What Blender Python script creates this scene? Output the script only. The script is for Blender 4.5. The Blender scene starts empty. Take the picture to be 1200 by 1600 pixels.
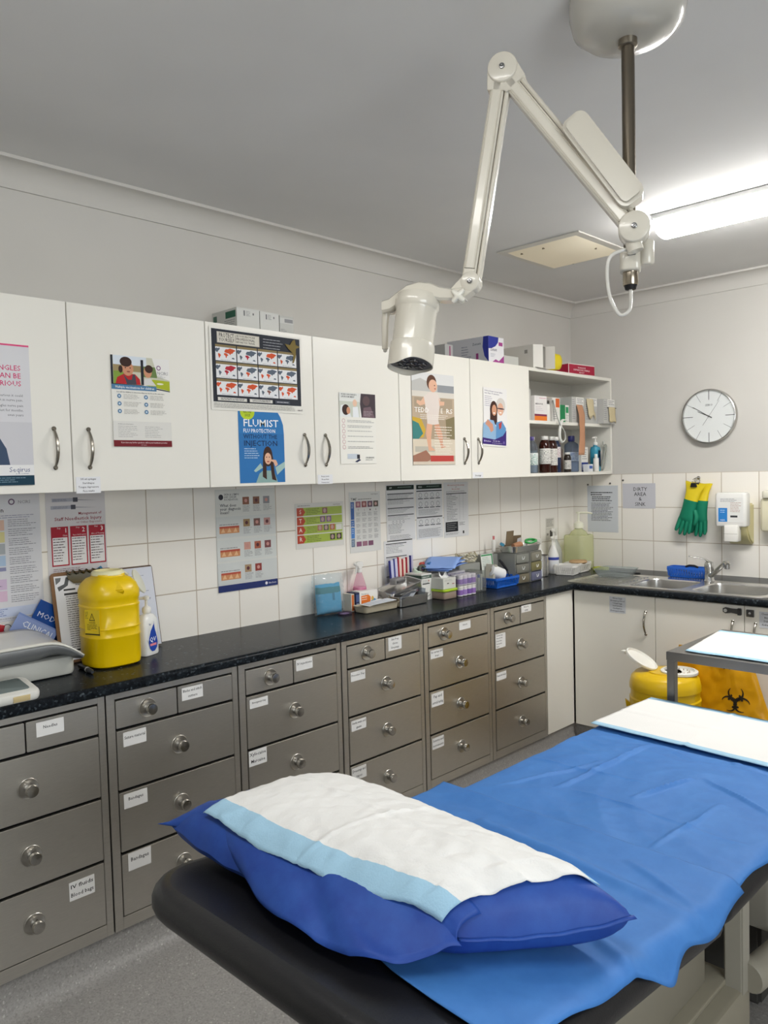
import bpy, bmesh, math, random
from mathutils import Vector, Matrix, noise
random.seed(4)
V = Vector
PI = math.pi
scene = bpy.context.scene
COL = scene.collection

# ------------------------------------------------------------------ camera
def camera():
    pitch, yaw, roll, f = 0.0456384884, 0.77611423, 0.0258336277, 1237.8
    fwd = V((math.cos(yaw)*math.cos(pitch), math.sin(yaw)*math.cos(pitch), -math.sin(pitch)))
    r0 = V((math.sin(yaw), -math.cos(yaw), 0)); d0 = fwd.cross(r0)
    r = r0*math.cos(roll) + d0*math.sin(roll)
    d = -r0*math.sin(roll) + d0*math.cos(roll)
    cd = bpy.data.cameras.new('camera'); cam = bpy.data.objects.new('camera', cd)
    cd.sensor_fit = 'HORIZONTAL'; cd.sensor_width = 36; cd.lens = 36*f/1200
    cd.clip_start = .02; cd.clip_end = 50
    m = Matrix((r, -d, -fwd)).transposed().to_4x4(); m.translation = V((-4.529, -2.724, 1.502))
    cam.matrix_world = m; COL.objects.link(cam); scene.camera = cam
camera()

# ------------------------------------------------------------------ exposure, world, ceiling lights
scene.view_settings.view_transform = 'Standard'
scene.view_settings.look = 'None'
scene.view_settings.exposure = 0.05
scene.view_settings.gamma = 1
scene.view_settings.use_curve_mapping = False
TUBE_POWER = 52.0       # emission strength of the battens' diffusers
TUBE_COL = (1.0, .985, .955)
FILL_POWER = 40  # energy of the fill lamp added on the opposite wall
w = bpy.data.worlds.new('world'); scene.world = w; w.use_nodes = True
w.node_tree.nodes['Background'].inputs[0].default_value = (.8, .84, .9, 1)
w.node_tree.nodes['Background'].inputs[1].default_value = .3

# ------------------------------------------------------------------ colours and materials
def hx(s):
    s = s.lstrip('#'); r = []; s = ''.join(ch*2 for ch in s) if len(s) == 3 else s
    for i in (0, 2, 4):
        v = int(s[i:i+2], 16)/255
        r.append(v/12.92 if v <= .04045 else ((v+.055)/1.055)**2.4)
    return (r[0], r[1], r[2], 1.0)
MATS = {}
def newmat(name):
    m = bpy.data.materials.new(name); m.use_nodes = True
    return m, m.node_tree, m.node_tree.nodes['Principled BSDF']
def mat(name, rough=.5, metal=0., spec=.5, bump=0, bscale=80, clear=0, coat=0, trans=0):
    """A material that takes its base colour from the mesh's own 'Col' attribute."""
    if name in MATS: return MATS[name]
    m, nt, p = newmat(name); n, l = nt.nodes, nt.links
    a = n.new('ShaderNodeAttribute'); a.attribute_name = 'Col'
    l.new(a.outputs['Color'], p.inputs['Base Color'])
    p.inputs['Roughness'].default_value = rough; p.inputs['Metallic'].default_value = metal
    p.inputs['Specular IOR Level'].default_value = spec; p.inputs['Coat Weight'].default_value = coat
    if bump:
        t = n.new('ShaderNodeTexNoise'); t.inputs['Scale'].default_value = bscale; t.inputs['Detail'].default_value = 4
        tc = n.new('ShaderNodeTexCoord'); l.new(tc.outputs['Object'], t.inputs['Vector'])
        b = n.new('ShaderNodeBump'); b.inputs['Strength'].default_value = bump; b.inputs['Distance'].default_value = .01
        l.new(t.outputs['Fac'], b.inputs['Height']); l.new(b.outputs[0], p.inputs['Normal'])
    if clear:
        tr = n.new('ShaderNodeBsdfTransparent'); mx = n.new('ShaderNodeMixShader')
        l.new(a.outputs['Color'], tr.inputs[0])
        mx.inputs[0].default_value = clear
        l.new(p.outputs[0], mx.inputs[1]); l.new(tr.outputs[0], mx.inputs[2])
        l.new(mx.outputs[0], n['Material Output'].inputs[0])
    if trans:
        tl = n.new('ShaderNodeBsdfTranslucent'); mx = n.new('ShaderNodeMixShader'); mx.inputs[0].default_value = trans
        l.new(a.outputs['Color'], tl.inputs[0])
        l.new(p.outputs[0], mx.inputs[1]); l.new(tl.outputs[0], mx.inputs[2])
        l.new(mx.outputs[0], n['Material Output'].inputs[0])
    MATS[name] = m; return m
PAPER = mat('printed_paper', .65, spec=.25)
GLOSSP = mat('laminated_paper', .22, spec=.5)
CARTON = mat('carton_board', .55, spec=.3)
PLAST = mat('moulded_plastic', .38)
GLOSS = mat('glossy_plastic', .14)
ENAMEL = mat('enamelled_metal', .22, coat=.3)
RUBBER = mat('rubber', .6, spec=.3)
METAL = mat('bright_metal', .22, metal=1)
SATIN = mat('satin_metal', .36, metal=1)
CLEAR = mat('clear_plastic', .12, clear=.84)
FILM = mat('clear_film', .06, spec=1, clear=.88)
PANE = mat('clock_glass', .03, clear=.97)
MILKY = mat('translucent_plastic', .3, clear=.52)
LIQUID = mat('tinted_liquid_bottle', .12, clear=.15)
FABRIC = mat('woven_fabric', .9, spec=.1, bump=.25, bscale=400)
LAMIN = mat('white_melamine', .35, spec=.45)
BASEM = mat('painted_steel', .45)

def tri_ramp(nt, fac, stops):
    r = nt.nodes.new('ShaderNodeValToRGB'); cr = r.color_ramp
    while len(cr.elements) < len(stops): cr.elements.new(.5)
    for e, (p, c) in zip(cr.elements, stops): e.position = p; e.color = c
    nt.links.new(fac, r.inputs[0]); return r.outputs[0]
def coords(nt, scale=(1, 1, 1)):
    tc = nt.nodes.new('ShaderNodeTexCoord'); mp = nt.nodes.new('ShaderNodeMapping')
    mp.inputs['Scale'].default_value = scale
    nt.links.new(tc.outputs['Object'], mp.inputs[0]); return mp.outputs[0]
def noise_tex(nt, vec, scale, detail=3, rough=.5):
    t = nt.nodes.new('ShaderNodeTexNoise'); t.inputs['Scale'].default_value = scale
    t.inputs['Detail'].default_value = detail; t.inputs['Roughness'].default_value = rough
    nt.links.new(vec, t.inputs['Vector']); return t.outputs['Fac']
def bump(nt, p, fac, strength, dist=.002):
    b = nt.nodes.new('ShaderNodeBump'); b.inputs['Strength'].default_value = strength; b.inputs['Distance'].default_value = dist
    nt.links.new(fac, b.inputs['Height']); nt.links.new(b.outputs[0], p.inputs['Normal'])

def m_paint(name, c, rough=.7):
    m, nt, p = newmat(name); v = coords(nt)
    f = noise_tex(nt, v, 2.5, 2); c = hx(c)
    d = tuple(x*.95 for x in c[:3]) + (1,)
    nt.links.new(tri_ramp(nt, f, [(.3, d), (.7, c)]), p.inputs['Base Color'])
    p.inputs['Roughness'].default_value = rough; p.inputs['Specular IOR Level'].default_value = .25
    bump(nt, p, noise_tex(nt, v, 260, 3), .06, .001); return m
WALLM = m_paint('warm_white_wall_paint', '#cdcac4')
CEILM = m_paint('flat_ceiling_paint', '#dddcda', .9)
CORNM = m_paint('cornice_paint', '#cdcac4', .7)

def m_tile(name, axis):
    m, nt, p = newmat(name); n, l = nt.nodes, nt.links
    tc = n.new('ShaderNodeTexCoord'); sep = n.new('ShaderNodeSeparateXYZ'); cmb = n.new('ShaderNodeCombineXYZ')
    l.new(tc.outputs['Object'], sep.inputs[0])
    ax = n.new('ShaderNodeMath'); ax.operation = 'ADD'
    ax.inputs[1].default_value = 10.15-.0225+.009 if axis == 'X' else 10.15+.35-.005+.0 ; l.new(sep.outputs[axis], ax.inputs[0])
    az = n.new('ShaderNodeMath'); az.operation = 'ADD'; az.inputs[1].default_value = -1.4745+2.03; l.new(sep.outputs['Z'], az.inputs[0])
    l.new(ax.outputs[0], cmb.inputs[0]); l.new(az.outputs[0], cmb.inputs[1])
    b = n.new('ShaderNodeTexBrick'); b.offset = 0; b.squash = 1
    b.inputs['Scale'].default_value = 1; b.inputs['Brick Width'].default_value = .203; b.inputs['Row Height'].default_value = .203
    b.inputs['Mortar Size'].default_value = .0022; b.inputs['Mortar Smooth'].default_value = .1
    b.inputs['Color1'].default_value = hx('#f0ece4'); b.inputs['Color2'].default_value = hx('#ede8df')
    b.inputs['Mortar'].default_value = hx('#b9ac9a'); l.new(cmb.outputs[0], b.inputs['Vector'])
    l.new(b.outputs['Color'], p.inputs['Base Color'])
    r = n.new('ShaderNodeMapRange'); l.new(b.outputs['Fac'], r.inputs[0]); r.inputs[3].default_value = .16; r.inputs[4].default_value = .8
    l.new(r.outputs[0], p.inputs['Roughness'])
    w1 = noise_tex(nt, coords(nt), 9, 1)
    mx = n.new('ShaderNodeMath'); mx.operation = 'SUBTRACT'; sc = n.new('ShaderNodeMath'); sc.operation = 'MULTIPLY'; sc.inputs[1].default_value = .35
    l.new(w1, sc.inputs[0]); l.new(sc.outputs[0], mx.inputs[0]); l.new(b.outputs['Fac'], mx.inputs[1])
    bump(nt, p, mx.outputs[0], .5, .0018); return m
def m_steel(name, c=(.60, .575, .525, 1), rough=.4, stretch=(2, 60, 60), var=.06):
    m, nt, p = newmat(name); v = coords(nt, stretch)
    f = noise_tex(nt, v, 14, 4); g = noise_tex(nt, coords(nt), 3.0, 2)
    lo = tuple(x*(1-var) for x in c[:3]) + (1,); hi = tuple(min(1, x*(1+var)) for x in c[:3]) + (1,)
    nt.links.new(tri_ramp(nt, f, [(.3, lo), (.7, hi)]), p.inputs['Base Color'])
    r = nt.nodes.new('ShaderNodeMapRange'); nt.links.new(g, r.inputs[0])
    r.inputs[3].default_value = rough-.05; r.inputs[4].default_value = rough+.07; nt.links.new(r.outputs[0], p.inputs['Roughness'])
    p.inputs['Metallic'].default_value = 1; bump(nt, p, f, .05, .001); return m
STEEL = m_steel('brushed_stainless_steel')
SINKM = m_steel('polished_sink_steel', (.68, .67, .65, 1), .24, (4, 30, 30))
def m_counter():
    m, nt, p = newmat('dark_speckled_laminate'); v = coords(nt)
    t = nt.nodes.new('ShaderNodeTexVoronoi'); t.inputs['Scale'].default_value = 150; nt.links.new(v, t.inputs['Vector'])
    a = tri_ramp(nt, t.outputs['Color'], [(.0, hx('#0d0f11')), (.55, hx('#191c20')), (.8, hx('#2c3238')), (.97, hx('#69737a'))])
    f = noise_tex(nt, v, 35, 5, .7)
    b = tri_ramp(nt, f, [(.35, hx('#0f1113')), (.62, hx('#22272c'))])
    mx = nt.nodes.new('ShaderNodeMixRGB'); mx.inputs[0].default_value = .5
    nt.links.new(a, mx.inputs[1]); nt.links.new(b, mx.inputs[2]); nt.links.new(mx.outputs[0], p.inputs['Base Color'])
    p.inputs['Roughness'].default_value = .24; p.inputs['Specular IOR Level'].default_value = .06; bump(nt, p, noise_tex(nt, v, 90, 2), .05, .001); return m
COUNTER = m_counter()
def m_floor():
    m, nt, p = newmat('speckled_grey_vinyl'); v = coords(nt)
    t = nt.nodes.new('ShaderNodeTexVoronoi'); t.inputs['Scale'].default_value = 210; nt.links.new(v, t.inputs['Vector'])
    a = tri_ramp(nt, t.outputs['Color'], [(.0, hx('#807d7a')), (.4, hx('#92908d')), (.85, hx('#9b9895')), (.98, hx('#b9b6b2'))])
    nt.links.new(a, p.inputs['Base Color']); p.inputs['Roughness'].default_value = .42
    p.inputs['Specular IOR Level'].default_value = .4
    bump(nt, p, noise_tex(nt, v, 300, 3), .12, .001); return m
FLOORM = m_floor()
def m_vinyl():
    m, nt, p = newmat('black_upholstery_vinyl'); v = coords(nt)
    p.inputs['Base Color'].default_value = hx('#17171a'); p.inputs['Roughness'].default_value = .36
    t = nt.nodes.new('ShaderNodeTexVoronoi'); t.feature = 'DISTANCE_TO_EDGE'; t.inputs['Scale'].default_value = 150
    nt.links.new(coords(nt, (1, .45, 1)), t.inputs['Vector'])
    r = nt.nodes.new('ShaderNodeMapRange'); nt.links.new(t.outputs[0], r.inputs[0]); r.inputs[2].default_value = .12
    ad = nt.nodes.new('ShaderNodeMath'); ad.operation = 'ADD'; nt.links.new(r.outputs[0], ad.inputs[0])
    nt.links.new(noise_tex(nt, v, 25, 4), ad.inputs[1]); bump(nt, p, ad.outputs[0], .12, .0006); return m
VINYL = m_vinyl()
def m_nonwoven(name, c1, c2, rough=.62, tr=.12, scale=14):
    m, nt, p = newmat(name); n, l = nt.nodes, nt.links; v = coords(nt)
    f = noise_tex(nt, v, scale, 5, .65)
    col = tri_ramp(nt, f, [(.3, hx(c1)), (.72, hx(c2))]); l.new(col, p.inputs['Base Color'])
    p.inputs['Roughness'].default_value = rough; p.inputs['Specular IOR Level'].default_value = .35
    bump(nt, p, noise_tex(nt, v, 600, 2), .12, .0008)
    tl = n.new('ShaderNodeBsdfTranslucent'); mx = n.new('ShaderNodeMixShader'); mx.inputs[0].default_value = tr
    l.new(col, tl.inputs[0]); l.new(p.outputs[0], mx.inputs[1]); l.new(tl.outputs[0], mx.inputs[2])
    l.new(mx.outputs[0], n['Material Output'].inputs[0]); return m
DRAPE = m_nonwoven('blue_nonwoven_drape', '#3a74bb', '#4480c6', tr=.08)
CASE = m_nonwoven('dark_blue_nonwoven_case', '#1b3b8e', '#2c56a8', .55, .05, 10)
BAGM = m_nonwoven('yellow_bag_film', '#d79a0c', '#e3a915', .3, .15, 6)
def m_emit(name, c, s, rough=.4):
    m, nt, p = newmat(name); p.inputs['Base Color'].default_value = (.9, .9, .88, 1)
    p.inputs['Emission Color'].default_value = (*c, 1); p.inputs['Emission Strength'].default_value = s
    p.inputs['Roughness'].default_value = rough; return m

# ------------------------------------------------------------------ text
TXT = {}
def glyphs(s, bold):
    k = (s, bold)
    if k in TXT: return TXT[k]
    cu = bpy.data.curves.new('t', 'FONT'); cu.body = s; cu.size = 1; cu.resolution_u = 1
    cu.offset = .009 if bold else .0
    ob = bpy.data.objects.new('t', cu); me = bpy.data.meshes.new_from_object(ob)
    vs = [tuple(v.co[:2]) for v in me.vertices]; fs = [tuple(p.vertices) for p in me.polygons]
    wd = max([x for x, y in vs] or [0])
    bpy.data.objects.remove(ob); bpy.data.curves.remove(cu); bpy.data.meshes.remove(me)
    TXT[k] = (vs, fs, wd); return TXT[k]

# ------------------------------------------------------------------ mesh builder
WHITE = hx('#f2f0ea')
def cc(c): return hx(c) if isinstance(c, str) else c
class MB:
    def __init__(s, *mats): s.v = []; s.f = []; s.mats = list(mats) or [PLAST]; s.T = Matrix(); s.mi = 0; s.sm = False
    def add(s, vs, fs, c='#ffffff', mi=None, sm=None):
        b = len(s.v); c = cc(c); mi = s.mi if mi is None else mi; sm = s.sm if sm is None else sm
        T = s.T; s.v += [T @ V(p) for p in vs]
        s.f += [(tuple(b+i for i in f), c, mi, sm) for f in fs]
        return s
    def box(s, x0, x1, y0, y1, z0, z1, c='#ffffff', mi=None):
        if x0 > x1: x0, x1 = x1, x0
        if y0 > y1: y0, y1 = y1, y0
        if z0 > z1: z0, z1 = z1, z0
        vs = [(x0,y0,z0),(x1,y0,z0),(x1,y1,z0),(x0,y1,z0),(x0,y0,z1),(x1,y0,z1),(x1,y1,z1),(x0,y1,z1)]
        return s.add(vs, [(3,2,1,0),(4,5,6,7),(0,1,5,4),(1,2,6,5),(2,3,7,6),(3,0,4,7)], c, mi, False)
    def rbox(s, x0, x1, y0, y1, z0, z1, r=.01, c='#ffffff', seg=4, taper=0, mi=None, br=0):
        """box with rounded vertical edges (and a softened top and bottom)"""
        cx, cy = (x0+x1)/2, (y0+y1)/2; hx_, hy = abs(x1-x0)/2, abs(y1-y0)/2
        r = min(r, hx_*.99, hy*.99); br = br or min(r*.4, (z1-z0)*.3)
        def ring(ins, z, tp):
            o = []; a, b, rr = hx_-ins-tp, hy-ins-tp, max(r-ins, .0004)
            for (sx, sy, a0) in ((1,1,0),(-1,1,90),(-1,-1,180),(1,-1,270)):
                for k in range(seg+1):
                    t = math.radians(a0+90*k/seg)
                    o.append((cx+sx*(a-rr)+rr*math.cos(t), cy+sy*(b-rr)+rr*math.sin(t), z))
            return o
        prof = [(br, z0), (br*.3, z0+br*.3), (0, z0+br), (0, z1-br), (br*.3, z1-br*.3), (br, z1)]
        vs = []; n = 4*(seg+1)
        for ins, z in prof: vs += ring(ins, z, taper*(z1-z)/(z1-z0))
        fs = [tuple(range(n))[::-1], tuple(range((len(prof)-1)*n, len(prof)*n))]
        s.add(vs, fs, c, mi, False); b0 = len(s.v)-len(vs); m2 = s.mi if mi is None else mi; c = cc(c)
        for k in range(len(prof)-1):
            for i in range(n):
                j = (i+1) % n; s.f.append(((b0+k*n+i, b0+k*n+j, b0+(k+1)*n+j, b0+(k+1)*n+i), c, m2, True))
        return s
    def lathe(s, prof, c='#ffffff', seg=24, o=(0,0,0), axis=(0,0,1), mi=None, cols=None, sq=None, sx=1, sy=1, caps=True):
        """revolve (r, z) points; cols: one colour per segment; sq: superellipse power"""
        az = V(axis).normalized(); ax = az.orthogonal().normalized(); ay = az.cross(ax)
        if abs(az.z) > .99: ax, ay = V((1,0,0)), V((0,1,0)) if az.z > 0 else V((0,-1,0))
        o = V(o); vs = []
        for r, z in prof:
            for k in range(seg):
                t = 2*PI*k/seg; ct, st = math.cos(t), math.sin(t); q = 1
                if sq: q = (abs(ct)**sq + abs(st)**sq)**(-1/sq)
                vs.append(o + ax*(r*q*ct*sx) + ay*(r*q*st*sy) + az*z)
        b = len(s.v); s.v += [s.T @ p for p in vs]; m2 = s.mi if mi is None else mi
        for i in range(len(prof)-1):
            col = cc(cols[i] if cols else c)
            for k in range(seg):
                j = (k+1) % seg
                s.f.append(((b+i*seg+k, b+i*seg+j, b+(i+1)*seg+j, b+(i+1)*seg+k), col, m2, True))
        for i, fl in ((0, True), (len(prof)-1, False)):
            if caps and prof[i][0] > .0015:
                f = tuple(b+i*seg+k for k in range(seg)); f = f[::-1] if fl else f
                s.f.append((f, cc((cols[0] if fl else cols[-1]) if cols else c), m2, False))
        return s
    def tube(s, pts, r, c='#ffffff', seg=8, mi=None, closed=False, flat=1.0):
        pts = [V(p) for p in pts]; n = len(pts); rs = r if isinstance(r, (list, tuple)) else [r]*n
        b = len(s.v); m2 = s.mi if mi is None else mi; c = cc(c); prev = None
        for i, p in enumerate(pts):
            if closed: t = (pts[(i+1) % n]-pts[i-1]).normalized()
            else: t = (pts[min(i+1, n-1)]-pts[max(i-1, 0)]).normalized()
            if prev is None: a = t.orthogonal().normalized() if abs(t.z) > .95 else t.cross(V((0,0,1))).normalized()
            else: a = (prev - t*prev.dot(t)).normalized()
            prev = a; bb = t.cross(a)
            for k in range(seg):
                q = 2*PI*k/seg; s.v.append(s.T @ (p + a*(rs[i]*math.cos(q)) + bb*(rs[i]*flat*math.sin(q))))
        m = n if closed else n-1
        for i in range(m):
            for k in range(seg):
                j = (k+1) % seg; i2 = (i+1) % n
                s.f.append(((b+i*seg+k, b+i*seg+j, b+i2*seg+j, b+i2*seg+k), c, m2, True))
        if not closed:
            s.f.append((tuple(b+k for k in range(seg))[::-1], c, m2, False))
            s.f.append((tuple(b+(n-1)*seg+k for k in range(seg)), c, m2, False))
        return s
    def prism(s, poly, o, u, v, n, d0, d1, c='#ffffff', mi=None, sm=False):
        """2-D polygon in the (u, v) plane at o, thick along n from d0 to d1"""
        o, u, v, n = V(o), V(u), V(v), V(n); k = len(poly)
        vs = [o+u*a+v*b+n*d0 for a, b in poly] + [o+u*a+v*b+n*d1 for a, b in poly]
        s.add(vs, [tuple(range(k))[::-1], tuple(range(k, 2*k))], c, mi, False)
        b0 = len(s.v)-2*k; m2 = s.mi if mi is None else mi; c = cc(c)
        s.f += [((b0+i, b0+(i+1) % k, b0+k+(i+1) % k, b0+k+i), c, m2, sm) for i in range(k)]
        return s
    def grid(s, fn, nu, nv, c='#ffffff', mi=None, colfn=None, sm=True):
        vs = [fn(i/nu, j/nv) for j in range(nv+1) for i in range(nu+1)]
        b = len(s.v); s.v += [s.T @ V(p) for p in vs]; m2 = s.mi if mi is None else mi
        for j in range(nv):
            for i in range(nu):
                q = b+j*(nu+1)+i
                col = cc(colfn((i+.5)/nu, (j+.5)/nv)) if colfn else cc(c)
                s.f.append(((q, q+1, q+nu+2, q+nu+1), col, m2, sm))
        return s
    def text(s, t, o, u, v, size, c='#111111', bold=False, align='l', fit=None, mi=None):
        vs, fs, wd = glyphs(t, bold); o, u, v = V(o), V(u), V(v)
        kx = size if not fit else fit/max(wd, 1e-6)
        off = {'l': 0, 'c': -wd*kx/2, 'r': -wd*kx}[align]
        return s.add([o + u*(x*kx+off) + v*(y*size) for x, y in vs], fs, c, mi, False)
    def build(s, name, parent=None, bevel=0, solid=0, sub=0, loc=None, fixn=True):
        me = bpy.data.meshes.new(name)
        if parent is not None: org = WORLD[parent.name].inverted()
        else:
            if loc is None:
                xs = [p.x for p in s.v]; ys = [p.y for p in s.v]; zs = [p.z for p in s.v]
                loc = ((min(xs)+max(xs))/2, (min(ys)+max(ys))/2, min(zs))
            org = Matrix.Translation(-V(loc))
        me.from_pydata([org @ p for p in s.v], [], [f[0] for f in s.f])
        for m in s.mats: me.materials.append(m)
        ca = me.color_attributes.new('Col', 'FLOAT_COLOR', 'CORNER'); buf = []
        for i, p in enumerate(me.polygons):
            _, c, mi, sm = s.f[i]; p.material_index = mi; p.use_smooth = sm; buf += list(c)*p.loop_total
        ca.data.foreach_set('color', buf)
        if bevel or fixn:
            bm = bmesh.new(); bm.from_mesh(me)
            if bevel:
                ed = [e for e in bm.edges if len(e.link_faces) == 2 and e.calc_face_angle(0) > .6]
                bmesh.ops.bevel(bm, geom=ed, offset=bevel, segments=2, affect='EDGES', clamp_overlap=True)
            bm.to_mesh(me); bm.free()
        me.set_sharp_from_angle(angle=.75)
        o = bpy.data.objects.new(name, me); COL.objects.link(o)
        if parent is not None: o.parent = parent; WORLD[o.name] = WORLD[parent.name]
        else: o.location = loc; WORLD[o.name] = Matrix.Translation(V(loc))
        if sub:
            md = o.modifiers.new('subdivision', 'SUBSURF'); md.levels = sub; md.render_levels = sub
        if solid:
            md = o.modifiers.new('thickness', 'SOLIDIFY'); md.thickness = solid; md.offset = 0
        return o
WORLD = {}
def tag(o, label, cat, group=None, kind=None):
    o['label'] = label; o['category'] = cat
    if group: o['group'] = group
    if kind: o['kind'] = kind
    return o
def thing(name, label, cat, loc, group=None):
    o = bpy.data.objects.new(name, None); o.empty_display_size = .05; COL.objects.link(o)
    o.location = loc; WORLD[o.name] = Matrix.Translation(V(loc)); return tag(o, label, cat, group)
def struct(o): o['kind'] = 'structure'; return o
def rot_at(p, ang, axis='Z'):
    return Matrix.Translation(V(p)) @ Matrix.Rotation(ang, 4, axis) @ Matrix.Translation(-V(p))
def place(p, ang=0): return Matrix.Translation(V(p)) @ Matrix.Rotation(ang, 4, 'Z')
X, Y, Z = V((1,0,0)), V((0,1,0)), V((0,0,1))

# ------------------------------------------------------------------ room shell
CT = .89            # worktop height
H = 2.56
b = MB(WALLM); b.box(-6.3, .12, 0, .12, 0, H+.1); struct(b.build('wall_long'))
b = MB(WALLM); b.box(0, .12, -4.2, 0, 0, H+.1); struct(b.build('wall_sink'))
b = MB(WALLM); b.box(-6.3, .12, -4.32, -4.2, 0, H+.1); struct(b.build('wall_opposite'))
b = MB(WALLM); b.box(-6.42, -6.3, -4.32, .12, 0, H+.1); struct(b.build('wall_rear'))
b = MB(CEILM); b.box(-6.3, 0, -4.2, 0, H, H+.1); struct(b.build('ceiling'))
b = MB(FLOORM); b.box(-6.3, 0, -4.2, 0, -.06, 0)
struct(b.build('floor'))
# coved vinyl skirting, curving from the floor up to the front of the steel cabinets and under the sink doors
def cove(name, pts, z1=.108, r=.055):
    b = MB(FLOORM); prof = [(0, z1)] + [(r-r*math.cos(t)-0, r-r*math.sin(t)) for t in [PI/2*k/6*1.0 for k in range(7)]] + [(r+.02, 0)]
    (A, nA), (B, nB) = pts
    vs = []
    for P_, n_ in ((A, nA), (B, nB)):
        for d, z in prof: vs.append(V(P_)+V(n_)*d+Z*z)
    k = len(prof); b.add(vs, [(i, i+1, k+i+1, k+i) for i in range(k-1)], sm=True)
    b.add([V(A), V(A)+Z*z1, V(B)+Z*z1, V(B), V(A)-V((nA[0],nA[1],0)).normalized()*.02, V(A)-V((nA[0],nA[1],0)).normalized()*.02+Z*z1,
           V(B)-V((nB[0],nB[1],0)).normalized()*.02+Z*z1, V(B)-V((nB[0],nB[1],0)).normalized()*.02], [(4,5,6,7),(1,5,6,2)])
    return struct(b.build(name))
cove('baseboard_long', (((-4.45, -.418, .0005), (0,-1,0)), ((-.70, -.418, .0005), (-1,-1,0))))
cove('baseboard_sink', (((-.70, -.418, .0005), (-1,-1,0)), ((-.70, -3.1, .0005), (-1,0,0))))
# added window frame and area lamp behind the camera, soft fill for the fronts
b = MB(BASEM); WX0, WX1, WZ0, WZ1 = -4.9, -3.3, 1.0, 2.1
for q in ((WX0-.05, WX0, WZ0-.05, WZ1+.05), (WX1, WX1+.05, WZ0-.05, WZ1+.05), (WX0, WX1, WZ0-.05, WZ0), (WX0, WX1, WZ1, WZ1+.05), ((WX0+WX1)/2-.02, (WX0+WX1)/2+.02, WZ0, WZ1)): b.box(q[0], q[1], -4.2, -4.16, q[2], q[3], '#dcdad4')
struct(b.build('added_window_1', bevel=.003))
al = bpy.data.lights.new('added_fill_light', 'AREA'); al.shape = 'RECTANGLE'; al.size = WX1-WX0; al.size_y = WZ1-WZ0; al.energy = FILL_POWER; al.color = (.90, .96, 1.0)
ao = bpy.data.objects.new('added_fill_light', al); ao.location = ((WX0+WX1)/2, -4.185, (WZ0+WZ1)/2); ao.rotation_euler = (PI/2, 0, 0); COL.objects.link(ao)
# tiles
TX, TY = m_tile('long_wall_tiles', 'X'), m_tile('sink_wall_tiles', 'Y')
b = MB(TX); b.box(-6.3, 0, -.004, 0, .80, 1.4745); struct(b.build('trim_1', loc=(0,0,0)))
b = MB(TY); b.box(-.004, 0, -3.2, -.004, .80, 1.4745); struct(b.build('trim_2', loc=(0,0,0)))
# cornice
def cornice(name, A, B, nA, nB):
    b = MB(CORNM); prof = [(0, 2.478), (.006, 2.478), (.006, 2.484)]
    prof += [(.078-.072*math.cos(t), 2.484+.066*math.sin(t)) for t in [PI/2*k/8 for k in range(1, 9)]]
    prof = [(0, 2.478), (.008, 2.478), (.009, 2.486)] + [(.009+.068*(1-math.cos(PI/2*k/8)), 2.486+.062*math.sin(PI/2*k/8)) for k in range(1, 9)] + [(.086, 2.549), (.086, H)]
    vs = []; k = len(prof)
    for P_, n_ in ((A, nA), (B, nB)):
        for d, z in prof: vs.append(V((P_[0]+n_[0]*d, P_[1]+n_[1]*d, z)))
    b.add(vs, [(i, i+1, k+i+1, k+i) for i in range(k-1)], sm=True); o = struct(b.build(name)); return o
cornice('trim_3', (-6.3, 0), (0, 0), (1, -1), (-1, -1))
cornice('trim_4', (0, 0), (0, -4.2), (-1, -1), (-1, 1))
cornice('trim_5', (0, -4.2), (-6.3, -4.2), (-1, 1), (1, 1))
cornice('trim_6', (-6.3, -4.2), (-6.3, 0), (1, 1), (1, -1))

# ------------------------------------------------------------------ ceiling battens (the room's lamps)
def batten(cx, y0, y1, label, glow):
    t = thing('ceiling_light', label, 'light', (cx, (y0+y1)/2, H-.1), 'fluorescent battens on the ceiling')
    b = MB(BASEM); b.box(cx-.085, cx+.085, y0, y1, H-.022, H-.0005, '#d8d8d6'); b.build('housing', t, bevel=.003)
    b = MB(m_emit('lit_diffuser', TUBE_COL, glow)); prof = []
    for k in range(13):
        a = PI*k/12; prof.append((-.082*math.cos(a), -.062*max(0, math.sin(a))**.55))
    b.prism([(p[0], p[1]) for p in prof], (cx, y1-.012, H-.022), X, Z, -Y, 0, abs(y1-y0)-.024, '#ffffff', sm=True)
    b.build('diffuser', t)
batten(-1.25, -2.62, -1.19, 'long lit fluorescent batten on the ceiling behind the exam lamp', TUBE_POWER)
batten(-4.25, -2.55, -1.2, 'long lit fluorescent batten on the ceiling over the left end of the room', TUBE_POWER*.3)
# recessed square exhaust and light panel
t = thing('ceiling_panel_light', 'square cream panel with an added faint glow, set in the ceiling behind the exam lamp', 'light', (-1.14, -.66, H-.02))
b = MB(BASEM); b.T = place((-1.145, -.655, 0), .0)
b.box(-.235, .235, -.225, .225, H-.006, H-.0005, '#d4d1c9'); b.build('frame', t, bevel=.002)
PAN = m_emit('cream_glow_diffuser', (1, .82, .52), .17, .5); PAN.node_tree.nodes['Principled BSDF'].inputs['Base Color'].default_value = hx('#d9d2bf')  # weak warm emission put into the cream colour, the panel is no working lamp
b = MB(PAN); b.T = place((-1.145, -.655, 0), .0)
vs = []
for (h1, h2, z) in ((.195, .185, H-.006), (.165, .155, H-.024)):
    vs += [(-h1, -h2, z), (h1, -h2, z), (h1, h2, z), (-h1, h2, z)]
b.add(vs, [(4,5,6,7), (0,1,5,4), (1,2,6,5), (2,3,7,6), (3,0,4,7)]); b.build('diffuser', t)
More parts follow.
